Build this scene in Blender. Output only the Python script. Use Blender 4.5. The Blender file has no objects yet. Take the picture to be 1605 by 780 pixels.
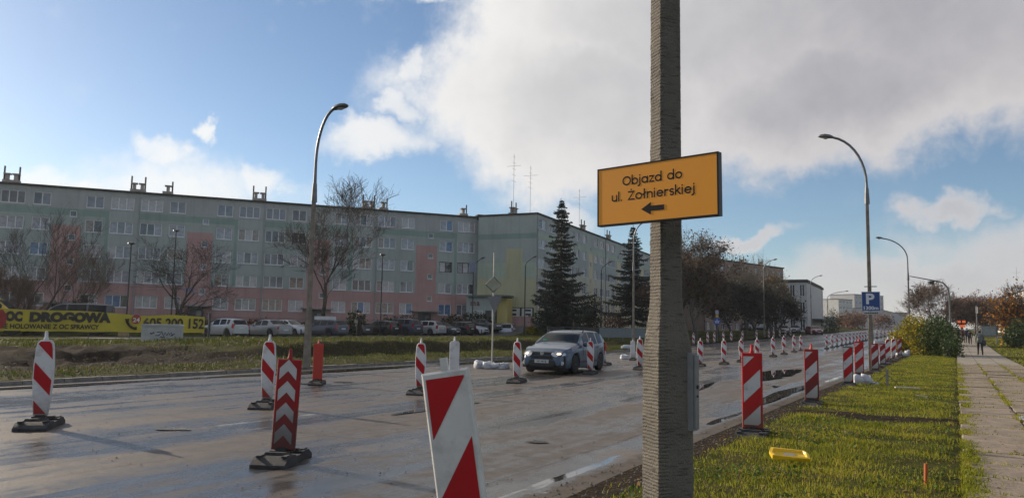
import bpy, bmesh, math, random
import numpy as np
from mathutils import Vector, Matrix, noise as mnoise
R = math.radians
sc = bpy.context.scene
COL = sc.collection

# ------------------------------------------------------------------ camera
CAM_H = 1.6
ROLL, PITCH, FPX = R(1.02), R(5.71), 1213.0
_F = Vector((0, math.cos(PITCH), math.sin(PITCH)))
_U0 = Vector((0, -math.sin(PITCH), math.cos(PITCH)))
_R0 = Vector((1, 0, 0))
_RT = math.cos(ROLL)*_R0 + math.sin(ROLL)*_U0
_UP = math.cos(ROLL)*_U0 - math.sin(ROLL)*_R0
EYE = Vector((0, 0, CAM_H))
cam_data = bpy.data.cameras.new('camera')
cam_data.sensor_width = 36.0
cam_data.lens = 36.0*FPX/1605.0
cam_data.clip_start = 0.05
cam_data.clip_end = 5000
cam = bpy.data.objects.new('camera', cam_data)
COL.objects.link(cam)
M = Matrix.Identity(4)
for i in range(3):
    M[i][0], M[i][1], M[i][2], M[i][3] = _RT[i], _UP[i], -_F[i], EYE[i]
cam.matrix_world = M
sc.camera = cam

def ray(px, py):
    return _F*FPX + _RT*(px-802.5) - _UP*(py-390.0)
def G(px, py, z=0.0):
    """where the line of sight meets the level z"""
    d = ray(px, py)
    return EYE + d*((z-CAM_H)/d.z)
def D(px, py, dep):
    """the point on the line of sight at depth dep"""
    d = ray(px, py)
    return EYE + d*(dep/d.y)

# road frame: d along the road, n to its right
RD = R(29.8)
DV = Vector((math.sin(RD), math.cos(RD), 0))
NV = Vector((DV.y, -DV.x, 0))
def bend(s): return 0.0
def rise(s):
    """the street climbs gently in the distance"""
    if s < 55: return 0.0
    if s < 75: return 0.0135*(s-55)**2/40.0
    return 0.0135*(min(s, 260)-65)
def SN(s, n, z=0.0):
    return DV*s + NV*(n+bend(s)) + Vector((0, 0, z))
def to_sn(p):
    s = p.x*DV.x + p.y*DV.y
    return s, p.x*NV.x + p.y*NV.y - bend(s)
ROT_D = math.atan2(DV.y, DV.x)         # turns local +X onto the road direction

# ------------------------------------------------------------------ light, sky, exposure
SUN_AZ, SUN_EL = R(-53), R(20)
sun_dir = Vector((math.sin(SUN_AZ)*math.cos(SUN_EL), math.cos(SUN_AZ)*math.cos(SUN_EL), math.sin(SUN_EL)))
sl = bpy.data.lights.new('sun', 'SUN')
sl.energy = 5.0
sl.angle = R(0.55)
sl.color = (1.0, 0.86, 0.68)
so = bpy.data.objects.new('sun', sl)
so.rotation_euler = sun_dir.to_track_quat('Z', 'Y').to_euler()
COL.objects.link(so)
sc.view_settings.view_transform = 'Standard'
sc.view_settings.look = 'None'
sc.view_settings.exposure = 0.22
sc.view_settings.gamma = 1.0

world = bpy.data.worlds.new('World')
sc.world = world
world.use_nodes = True
class NT:
    """tiny helper for node trees"""
    def __init__(self, tree):
        self.t = tree; self.n = tree.nodes; self.l = tree.links
    def new(self, typ, **kw):
        nd = self.n.new(typ)
        for k, v in kw.items(): setattr(nd, k, v)
        return nd
    def link(self, a, b): self.l.new(a, b)
    def put(self, sock, v):
        if hasattr(v, 'is_output') or isinstance(v, bpy.types.NodeSocket): self.l.new(v, sock)
        else: sock.default_value = v
    def math(self, op, a, b=None, c=None, clamp=False):
        nd = self.new('ShaderNodeMath', operation=op, use_clamp=clamp)
        self.put(nd.inputs[0], a)
        if b is not None: self.put(nd.inputs[1], b)
        if c is not None: self.put(nd.inputs[2], c)
        return nd.outputs[0]
    def vmath(self, op, a, b=None):
        nd = self.new('ShaderNodeVectorMath', operation=op)
        self.put(nd.inputs[0], a)
        if b is not None: self.put(nd.inputs[1], b)
        return nd.outputs['Value' if op in ('LENGTH', 'DOT_PRODUCT') else 'Vector']
    def noise(self, vec, scale, detail=4, rough=0.55, dist=0.0):
        nd = self.new('ShaderNodeTexNoise')
        if vec is not None: self.l.new(vec, nd.inputs['Vector'])
        nd.inputs['Scale'].default_value = scale
        nd.inputs['Detail'].default_value = detail
        nd.inputs['Roughness'].default_value = rough
        nd.inputs['Distortion'].default_value = dist
        return nd
    def smooth(self, v, a, b, lo=0.0, hi=1.0):
        nd = self.new('ShaderNodeMapRange', interpolation_type='SMOOTHSTEP')
        self.put(nd.inputs['Value'], v)
        self.put(nd.inputs['From Min'], a); self.put(nd.inputs['From Max'], b)
        self.put(nd.inputs['To Min'], lo); self.put(nd.inputs['To Max'], hi)
        return nd.outputs['Result']
    def mix(self, f, a, b, blend='MIX'):
        nd = self.new('ShaderNodeMix', data_type='RGBA', blend_type=blend)
        self.put(nd.inputs[0], f)
        self.put(nd.inputs[6], a if not isinstance(a, tuple) else (a+(1,))[:4])
        self.put(nd.inputs[7], b if not isinstance(b, tuple) else (b+(1,))[:4])
        return nd.outputs[2]

def build_world():
    N = NT(world.node_tree)
    N.n.clear()
    out = N.new('ShaderNodeOutputWorld')
    sky = N.new('ShaderNodeTexSky', sky_type='NISHITA')
    sky.sun_disc = False
    sky.sun_elevation = SUN_EL
    sky.sun_rotation = SUN_AZ
    sky.altitude = 700
    sky.air_density = 1.0; sky.dust_density = 0.55; sky.ozone_density = 2.6
    bg = N.new('ShaderNodeBackground')
    N.link(sky.outputs[0], bg.inputs[0]); bg.inputs[1].default_value = 0.100
    co = N.new('ShaderNodeTexCoord').outputs['Generated']
    sp = N.new('ShaderNodeSeparateXYZ'); N.link(co, sp.inputs[0])
    az = N.math('ARCTAN2', sp.outputs[0], sp.outputs[1])
    el = N.math('ARCSINE', sp.outputs[2])
    cb = N.new('ShaderNodeCombineXYZ'); N.link(az, cb.inputs[0]); N.link(el, cb.inputs[1])
    ae = cb.outputs[0]
    # warped position on the sky
    w1 = N.noise(co, 5.0, 6, 0.6)
    wv = N.vmath('MULTIPLY', N.vmath('SUBTRACT', w1.outputs['Color'], (0.5, 0.5, 0.5)), (0.20, 0.13, 0.0))
    w2 = N.noise(co, 26.0, 6, 0.62)
    wv2 = N.vmath('MULTIPLY', N.vmath('SUBTRACT', w2.outputs['Color'], (0.5, 0.5, 0.5)), (0.045, 0.04, 0.0))
    aw = N.vmath('ADD', N.vmath('ADD', ae, wv), wv2)
    def blob(px, py, rx, ry):
        d = ray(px, py).normalized()
        a, e = math.atan2(d.x, d.y), math.asin(d.z)
        v = N.vmath('MULTIPLY', N.vmath('SUBTRACT', aw, (a, e, 0)), (FPX/rx, FPX/ry, 0))
        return N.smooth(N.vmath('LENGTH', v), 1.5, 0.2)
    def union(lst):
        r = lst[0]
        for x in lst[1:]: r = N.math('MAXIMUM', r, x)
        return r
    thick = union([blob(1120, -20, 420, 250), blob(910, 165, 280, 140), blob(1500, 15, 420, 155), blob(1310, 150, 310, 105),
                   blob(1640, 30, 500, 150), blob(1180, -420, 1000, 330)])
    low = union([blob(1520, 440, 300, 48), blob(1290, 474, 180, 24), blob(1690, 400, 230, 60), blob(1485, 330, 55, 24),
                 blob(1170, 362, 80, 18)])
    white = union([blob(265, 290, 200, 62), blob(105, 292, 130, 34), blob(600, 232, 100, 34), blob(655, 120, 32, 36),
                   blob(640, 180, 45, 30), blob(415, 275, 58, 30), blob(235, 232, 55, 26), blob(905, 345, 70, 36), blob(640, -5, 140, 22),
                   blob(305, 190, 22, 16)])
    # loose broken clouds everywhere else
    big = N.noise(co, 2.3, 7, 0.58)
    away = N.smooth(N.math('ABSOLUTE', N.math('SUBTRACT', az, 0.0)), 0.75, 1.1)
    up = N.smooth(el, 0.5, 0.75)
    rnd = N.math('MULTIPLY', N.smooth(big.outputs[0], 0.46, 0.62), N.math('MAXIMUM', away, up))
    fine = N.noise(co, 14.0, 8, 0.62)
    fz = N.math('MULTIPLY', N.math('SUBTRACT', fine.outputs[0], 0.5), 1.1)
    def mask(v, a, b):
        return N.smooth(N.math('ADD', v, N.math('MULTIPLY', fz, 0.8)), a, b)
    mt = mask(thick, 0.10, 0.66)
    ml = N.math('MULTIPLY', mask(low, 0.12, 0.95), 0.85)
    mw = N.math('MULTIPLY', mask(white, 0.20, 1.1), 0.85)
    mr = mask(rnd, 0.25, 0.7)
    m = N.math('MAXIMUM', N.math('MAXIMUM', mt, ml), N.math('MAXIMUM', mw, mr), clamp=True)
    # cloud brightness: sunward white, thick parts grey-lilac
    sd = N.vmath('DOT_PRODUCT', co, tuple(sun_dir))
    sunny = N.smooth(sd, 0.25, 0.92)
    deep = N.smooth(N.math('ADD', N.math('MAXIMUM', thick, N.math('MULTIPLY', low, 0.75)), N.math('MULTIPLY', fz, 0.35)), 0.42, 1.35)
    body = N.noise(co, 4.0, 6, 0.55)
    deep = N.math('MULTIPLY', deep, N.smooth(body.outputs[0], 0.32, 0.6, 0.55, 1.0))
    edge = N.mix(sunny, (0.72, 0.69, 0.69), (1.08, 1.07, 1.04))
    core = N.mix(sunny, (0.34, 0.345, 0.395), (0.74, 0.74, 0.74))
    ccol = N.mix(deep, edge, core)
    bg2 = N.new('ShaderNodeBackground')
    N.link(ccol, bg2.inputs[0]); bg2.inputs[1].default_value = 0.80
    mx = N.new('ShaderNodeMixShader')
    N.link(m, mx.inputs[0]); N.link(bg.outputs[0], mx.inputs[1]); N.link(bg2.outputs[0], mx.inputs[2])
    N.link(mx.outputs[0], out.inputs[0])
build_world()

# ------------------------------------------------------------------ helpers
def tag(o, label=None, cat=None, group=None, kind=None):
    if label: o['label'] = label
    if cat: o['category'] = cat
    if group: o['group'] = group
    if kind: o['kind'] = kind
    return o
def empty(name, loc=(0, 0, 0), rz=0.0, label=None, cat=None, group=None):
    o = bpy.data.objects.new(name, None)
    o.empty_display_size = 0.2
    COL.objects.link(o)
    o.location = loc; o.rotation_euler = (0, 0, rz)
    return tag(o, label, cat, group)
def link_obj(name, mesh, parent=None, loc=None, rot=None):
    o = bpy.data.objects.new(name, mesh)
    COL.objects.link(o)
    if parent: o.parent = parent
    if loc is not None: o.location = loc
    if rot is not None: o.rotation_euler = rot
    return o
def kids(o): return KID.get(o.name, [c for c in o.children])
KID = {}
def copy_tree(o, parent=None):
    c = o.copy(); COL.objects.link(c)
    if parent: c.parent = parent
    for ch in list(o.children): copy_tree(ch, c)
    return c

class MB:
    def __init__(self):
        self.v = []; self.f = []; self.m = []; self.T = None
    def add(self, vs, fs, m=0):
        b = len(self.v)
        if self.T is not None: vs = [tuple(self.T @ Vector(v)) for v in vs]
        self.v.extend(tuple(v) for v in vs)
        self.f.extend(tuple(b+i for i in f) for f in fs)
        if isinstance(m, int): self.m.extend([m]*len(fs))
        else: self.m.extend(m)
        return self
    def box(self, c, s, m=0, rz=0.0, taper=1.0):
        x, y, z = s[0]/2, s[1]/2, s[2]/2
        cs, sn_ = math.cos(rz), math.sin(rz)
        vs = []
        for dz, k in ((-z, 1.0), (z, taper)):
            for dx, dy in ((-x, -y), (x, -y), (x, y), (-x, y)):
                dx *= k; dy *= k
                vs.append((c[0]+dx*cs-dy*sn_, c[1]+dx*sn_+dy*cs, c[2]+dz))
        return self.add(vs, [(0, 3, 2, 1), (4, 5, 6, 7), (0, 1, 5, 4), (1, 2, 6, 5), (2, 3, 7, 6), (3, 0, 4, 7)], m)
    def prism(self, poly, a0, a1, axis='z', m=0):
        """poly: 2-D outline (counter-clockwise) pushed from a0 to a1 along axis"""
        def mk(p, a):
            if axis == 'z': return (p[0], p[1], a)
            if axis == 'y': return (p[0], a, p[1])
            return (a, p[0], p[1])
        k = len(poly)
        vs = [mk(p, a0) for p in poly]+[mk(p, a1) for p in poly]
        fs = [tuple(range(k))[::-1], tuple(range(k, 2*k))]+[(i, (i+1) % k, k+(i+1) % k, k+i) for i in range(k)]
        return self.add(vs, fs, m)
    def tube(self, pts, rads, n=6, m=0, cap=True):
        pts = [Vector(p) for p in pts]
        if not hasattr(rads, '__len__'): rads = [rads]*len(pts)
        vs = []; fs = []
        up = None
        for i, p in enumerate(pts):
            t = (pts[min(i+1, len(pts)-1)]-pts[max(i-1, 0)])
            t = t.normalized() if t.length > 1e-9 else Vector((0, 0, 1))
            if up is None:
                up = Vector((0, 0, 1)) if abs(t.z) < 0.95 else Vector((1, 0, 0))
            a = t.cross(up)
            if a.length < 1e-5: a = t.cross(Vector((0.3, 1, 0.2)))
            a.normalize(); b = t.cross(a).normalized()
            up = a.cross(t)
            for k in range(n):
                th = 2*math.pi*k/n
                vs.append(p+(a*math.cos(th)+b*math.sin(th))*rads[i])
        for i in range(len(pts)-1):
            for k in range(n):
                fs.append((i*n+k, i*n+(k+1) % n, (i+1)*n+(k+1) % n, (i+1)*n+k))
        if cap:
            fs.append(tuple(range(n))); fs.append(tuple(range((len(pts)-1)*n, len(pts)*n))[::-1])
        return self.add(vs, fs, m)
    def lathe(self, prof, n=12, c=(0, 0, 0), axis='z', m=0):
        vs = []; fs = []
        for r_, h in prof:
            for k in range(n):
                th = 2*math.pi*k/n
                a, b = r_*math.cos(th), r_*math.sin(th)
                p = (a, b, h) if axis == 'z' else ((a, h, b) if axis == 'y' else (h, a, b))
                vs.append((c[0]+p[0], c[1]+p[1], c[2]+p[2]))
        for i in range(len(prof)-1):
            for k in range(n):
                fs.append((i*n+k, i*n+(k+1) % n, (i+1)*n+(k+1) % n, (i+1)*n+k))
        fs.append(tuple(range(n))[::-1]); fs.append(tuple(range((len(prof)-1)*n, len(prof)*n)))
        return self.add(vs, fs, m)
    def mesh(self, name, mats, smooth=None):
        me = bpy.data.meshes.new(name)
        me.from_pydata(self.v, [], self.f)
        for mt in (mats if isinstance(mats, (list, tuple)) else [mats]): me.materials.append(mt)
        if self.m and max(self.m) > 0: me.polygons.foreach_set('material_index', self.m)
        bm = bmesh.new(); bm.from_mesh(me)
        bmesh.ops.recalc_face_normals(bm, faces=bm.faces)
        bm.to_mesh(me); bm.free()
        if smooth is not None:
            me.polygons.foreach_set('use_smooth', [True]*len(me.polygons))
            if smooth < 180: me.set_sharp_from_angle(angle=R(smooth))
        me.update()
        return me
    def build(self, name, mats, parent=None, loc=None, rot=None, smooth=None):
        return link_obj(name, self.mesh(name, mats, smooth), parent, loc, rot)

def raw_mesh(name, verts, faces_flat, k, mats, attr=None, attr_name='mask'):
    """numpy mesh of k-gons"""
    me = bpy.data.meshes.new(name)
    nv, nf = len(verts), len(faces_flat)//k
    me.vertices.add(nv); me.loops.add(nf*k); me.polygons.add(nf)
    me.vertices.foreach_set('co', np.asarray(verts, dtype=np.float32).ravel())
    me.loops.foreach_set('vertex_index', np.asarray(faces_flat, dtype=np.int32))
    me.polygons.foreach_set('loop_start', np.arange(0, nf*k, k, dtype=np.int32))
    me.update(calc_edges=True)
    me.validate()
    for mt in (mats if isinstance(mats, (list, tuple)) else [mats]): me.materials.append(mt)
    if attr is not None:
        a = me.attributes.new(attr_name, 'FLOAT', 'POINT')
        a.data.foreach_set('value', np.asarray(attr, dtype=np.float32))
    return me

# ------------------------------------------------------------------ materials
MATS = {}
def mat(name, col, rough=0.6, metal=0.0, var=0.12, scale=4.0, bump=0.0, bscale=40.0, spec=0.5, dirt=0.0, dirtcol=(0.10, 0.085, 0.07),
        dscale=2.5, coat=0.0, island=0.0, rvar=0.0, trans=0.0):
    if name in MATS: return MATS[name]
    m = bpy.data.materials.new(name); m.use_nodes = True
    N = NT(m.node_tree)
    b = N.n['Principled BSDF']
    co = N.new('ShaderNodeTexCoord').outputs['Object']
    c = tuple(col)+(1,)
    lo = tuple(max(0, x*(1-var)) for x in col)+(1,)
    hi = tuple(min(1, x*(1+var)) for x in col)+(1,)
    nz = N.noise(co, scale, 5, 0.6)
    cc = N.mix(N.smooth(nz.outputs[0], 0.3, 0.7), lo, hi)
    if island > 0:
        gi = N.new('ShaderNodeNewGeometry')
        rr = gi.outputs['Random Per Island']
        k = N.math('ADD', N.math('MULTIPLY', rr, 2*island), 1-island)
        cc = N.mix(1.0, cc, k, 'MULTIPLY')
    if dirt > 0:
        dz = N.noise(co, dscale, 7, 0.65)
        cc = N.mix(N.math('MULTIPLY', N.smooth(dz.outputs[0], 0.45, 0.72), dirt), cc, dirtcol)
    N.link(cc, b.inputs['Base Color'])
    if rvar > 0:
        N.link(N.smooth(nz.outputs[0], 0.3, 0.7, max(0.02, rough-rvar), min(1, rough+rvar)), b.inputs['Roughness'])
    else: b.inputs['Roughness'].default_value = rough
    b.inputs['Metallic'].default_value = metal
    b.inputs['Specular IOR Level'].default_value = spec
    if coat: b.inputs['Coat Weight'].default_value = coat; b.inputs['Coat Roughness'].default_value = 0.06
    if bump > 0:
        bz = N.noise(co, bscale, 4, 0.6)
        bp = N.new('ShaderNodeBump'); bp.inputs['Strength'].default_value = bump; bp.inputs['Distance'].default_value = 0.02
        N.link(bz.outputs[0], bp.inputs['Height']); N.link(bp.outputs[0], b.inputs['Normal'])
    if trans > 0:
        out = N.n['Material Output']
        tr = N.new('ShaderNodeBsdfTranslucent'); N.link(cc, tr.inputs[0])
        mx = N.new('ShaderNodeMixShader'); mx.inputs[0].default_value = trans
        N.link(b.outputs[0], mx.inputs[1]); N.link(tr.outputs[0], mx.inputs[2]); N.link(mx.outputs[0], out.inputs[0])
    MATS[name] = m
    return m
def emit_mat(name, col, strength, base=None):
    if name in MATS: return MATS[name]
    m = mat(name, base or col, 0.3)
    b = m.node_tree.nodes['Principled BSDF']
    b.inputs['Emission Color'].default_value = tuple(col)+(1,)
    b.inputs['Emission Strength'].default_value = strength
    return m

_fc = {}
def text_mb(body, size, offset=0.0, depth=0.003, spacing=1.0, sx=1.0):
    """flat lettering in the X-Z plane, facing -Y, centred on x"""
    key = (body, size, offset, depth, spacing, sx)
    cu = bpy.data.curves.new('letters', 'FONT')
    cu.body = body; cu.size = size; cu.offset = offset; cu.extrude = depth/2
    cu.space_character = spacing; cu.align_x = 'CENTER'; cu.resolution_u = 3
    o = bpy.data.objects.new('letters', cu); COL.objects.link(o)
    dg = bpy.context.evaluated_depsgraph_get()
    me = bpy.data.meshes.new_from_object(o.evaluated_get(dg))
    mb = MB()
    mb.v = [(v.co.x*sx, -v.co.z, v.co.y) for v in me.vertices]
    mb.f = [tuple(p.vertices) for p in me.polygons]
    mb.m = [0]*len(mb.f)
    bpy.data.objects.remove(o); bpy.data.curves.remove(cu); bpy.data.meshes.remove(me)
    return mb
rng = random.Random(7)
def sstep(a, b, x):
    t = min(1.0, max(0.0, (x-a)/(b-a))); return t*t*(3-2*t)
# ================================================================== SETTING: ground, road, pavement
def n_far(s): return -19.5 - 2.6*sstep(42, 75, s)
N_NEAR = -3.3
B1A, B1B = Vector((-54.14, 80.65, 0)), Vector((-4.30, 100.69, 0))      # ends of the long block
B1D = (B1B-B1A).normalized(); B1N = Vector((B1D.y, -B1D.x, 0))          # B1N looks towards the road
B2C = Vector((3.07, 95.78, 0)); B2D = Vector((math.sin(R(24.2)), math.cos(R(24.2)), 0)); B2N = Vector((B2D.y, -B2D.x, 0))
def terrain_z(s, n):
    e = n_far(s)-n
    return terrain_flat(s, n)+rise(s)*(1-sstep(9, 24, e))
def terrain_flat(s, n):
    """n measured in the bent road frame"""
    if n > N_NEAR-0.01:
        z = 0.11*sstep(N_NEAR, N_NEAR+0.7, n)
        return z
    e = n_far(s)-n
    if e < 0: return -0.06
    c = sstep(16, 25, s)*(1-0.75*sstep(46, 70, s))
    z = 0.10+0.10*sstep(0, 2.5, e)+c*0.56*sstep(3.7, 5.0, e)-c*0.40*sstep(9, 16, e)+(1-c)*(0.30*sstep(6.3, 7.2, e)+0.10*sstep(9, 16, e)-0.10*sstep(2.2, 3.0, e)*(1-sstep(5.5, 6.4, e)))
    p = SN(s, n)
    w1 = (p-B1B).dot(B1N); u1 = (p-B1B).dot(B1D)
    w2 = (p-B2C).dot(B2N); u2 = (p-B2C).dot(B2D)
    k = 0.0
    if u1 < 6: k = max(k, sstep(7.5, 1.5, w1))
    if u2 > -12: k = max(k, sstep(15, 3, w2)*sstep(-12, -4, u2))
    z = z*(1-k)+1.65*k
    return z
def ground_at(x, y):
    s, n = to_sn(Vector((x, y, 0)))
    if n_far(s) < n < N_NEAR: return rise(s)
    if 0.0 < n < 2.75: return 0.14+rise(s)
    return terrain_z(s, n)
def lump(x, y, f, a): return (mnoise.noise(Vector((x*f, y*f, 3.1))))*a

def ground_material():
    m = bpy.data.materials.new('turf_and_soil'); m.use_nodes = True
    N = NT(m.node_tree); b = N.n['Principled BSDF']
    co = N.new('ShaderNodeTexCoord').outputs['Object']
    a = N.new('ShaderNodeAttribute'); a.attribute_name = 'mask'
    n1 = N.noise(co, 0.5, 8, 0.65); n2 = N.noise(co, 6.0, 6, 0.7); n3 = N.noise(co, 30, 4, 0.7)
    g = N.mix(N.smooth(n1.outputs[0], 0.35, 0.65), (0.040, 0.050, 0.014), (0.095, 0.088, 0.025))
    g = N.mix(N.smooth(n2.outputs[0], 0.4, 0.7), g, (0.085, 0.10, 0.022))
    s_ = N.mix(N.smooth(n2.outputs[0], 0.3, 0.7), (0.022, 0.017, 0.013), (0.062, 0.046, 0.032))
    f = N.smooth(N.math('ADD', a.outputs['Fac'], N.math('MULTIPLY', N.math('SUBTRACT', n2.outputs[0], 0.5), 0.9)), 0.4, 0.62)
    dead = N.noise(co, 1.7, 6, 0.7); g = N.mix(N.smooth(dead.outputs[0], 0.52, 0.66, 0.0, 0.8), g, (0.15, 0.11, 0.05))
    c = N.mix(f, g, s_)
    c = N.mix(N.math('MULTIPLY', n3.outputs[0], 0.5), c, (0.02, 0.02, 0.01), 'MULTIPLY')
    N.link(c, b.inputs['Base Color']); b.inputs['Roughness'].default_value = 0.9
    b.inputs['Specular IOR Level'].default_value = 0.04
    bp = N.new('ShaderNodeBump'); bp.inputs['Strength'].default_value = 0.8; bp.inputs['Distance'].default_value = 0.06
    N.link(N.math('ADD', n2.outputs[0], N.math('MULTIPLY', n3.outputs[0], 0.6)), bp.inputs['Height']); N.link(bp.outputs[0], b.inputs['Normal'])
    return m
GROUND_M = ground_material()

def soil_mask(s, n):
    k = 0.0
    if n > N_NEAR-0.1:
        k = max(k, 1-sstep(N_NEAR+0.35, N_NEAR+0.95, n))                      # muddy edge beside the road
        tr = 15.2+0.10*(n+3)                                                 # a wheel rut across the verge
        k = max(k, 0.95*(1-sstep(0.25, 0.75, abs(s-tr-0.25*math.sin(n*2)))))
        k = max(k, 0.3*(1-sstep(0.0, 0.25, abs(n-(-0.1)))))
        if s < 15 and n > 0: k = max(k, 0.0)
    else:
        e = n_far(s)-n
        left = 1-sstep(17, 24, s)
        k = max(k, left*1.0*sstep(2.0, 3.0, e)*(1-sstep(8.5, 12, e)))
        k = max(k, 0.75*(1-sstep(0.2, 0.7, e)))
        k = max(k, (0.55+0.3*left)*(1-sstep(0.5, 1.6, abs(e-4.2))))
    return k

def sheet(name, s_vals, e_vals, fn, material, uvfn=None, kind='structure'):
    vs = []; at = []
    for s in s_vals:
        for e in e_vals:
            p, k = fn(s, e); vs.append(p); at.append(k)
    ne = len(e_vals); fl = []
    for i in range(len(s_vals)-1):
        for j in range(ne-1):
            fl += [i*ne+j, (i+1)*ne+j, (i+1)*ne+j+1, i*ne+j+1]
    me = raw_mesh(name, vs, fl, 4, material, at)
    me.polygons.foreach_set('use_smooth', [True]*len(me.polygons))
    o = link_obj(name, me); tag(o, kind=kind)
    return o
def frange(a, b, st): return list(np.arange(a, b, st))
# base under everything, out to the horizon
o = sheet('ground', frange(-60, 2600, 190)+[2600], frange(-1800, 1800, 200)+[1800], lambda s, e: (DV*s+NV*e+Vector((0, 0, -0.25)), 0.3), GROUND_M)
# land on the far side of the road
sv = frange(-40, 0, 4)+frange(0, 60, 0.5)+frange(60, 120, 2)+frange(120, 700, 20)+[700, 1600]
ev = [0, 0.06]+frange(0.3, 14, 0.35)+frange(14, 60, 2.0)+frange(60, 260, 20)+[260, 700]
def far_fn(s, e):
    n = n_far(s)-e; p = SN(s, n); z = terrain_z(s, n)
    if e > 0.5:
        am = sstep(0.5, 3, e)*(1-sstep(14, 18, e))
        z += am*(lump(p.x, p.y, 0.7, 0.11)+lump(p.x, p.y, 2.1, 0.055)+soil_mask(s, n)*(lump(p.x+9, p.y, 4.2, 0.11)+lump(p.x+9, p.y, 1.3, 0.20)))
    p.z = z
    return p, soil_mask(s, n)
sheet('ground', sv, ev, far_fn, GROUND_M)
# verge and land on the near side
sv = frange(-20, 3, 2)+frange(3, 40, 0.25)+frange(40, 90, 1.5)+frange(90, 700, 25)+[700, 1600]
ev = [0]+frange(0.15, 3.4, 0.15)+frange(3.4, 8, 0.6)+frange(8, 60, 4)+[60, 120, 260, 700]
def near_fn(s, e):
    n = N_NEAR+e; p = SN(s, n)*1.0; z = terrain_z(s, n)
    if 0.25 < e < 3.2 or e > 6.3: z += lump(p.x, p.y, 1.6, 0.035)
    if 0 < n < 2.9: z -= 0.03
    p.z = z
    return p, soil_mask(s, n)
sheet('ground', sv, ev, near_fn, GROUND_M)

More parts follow.
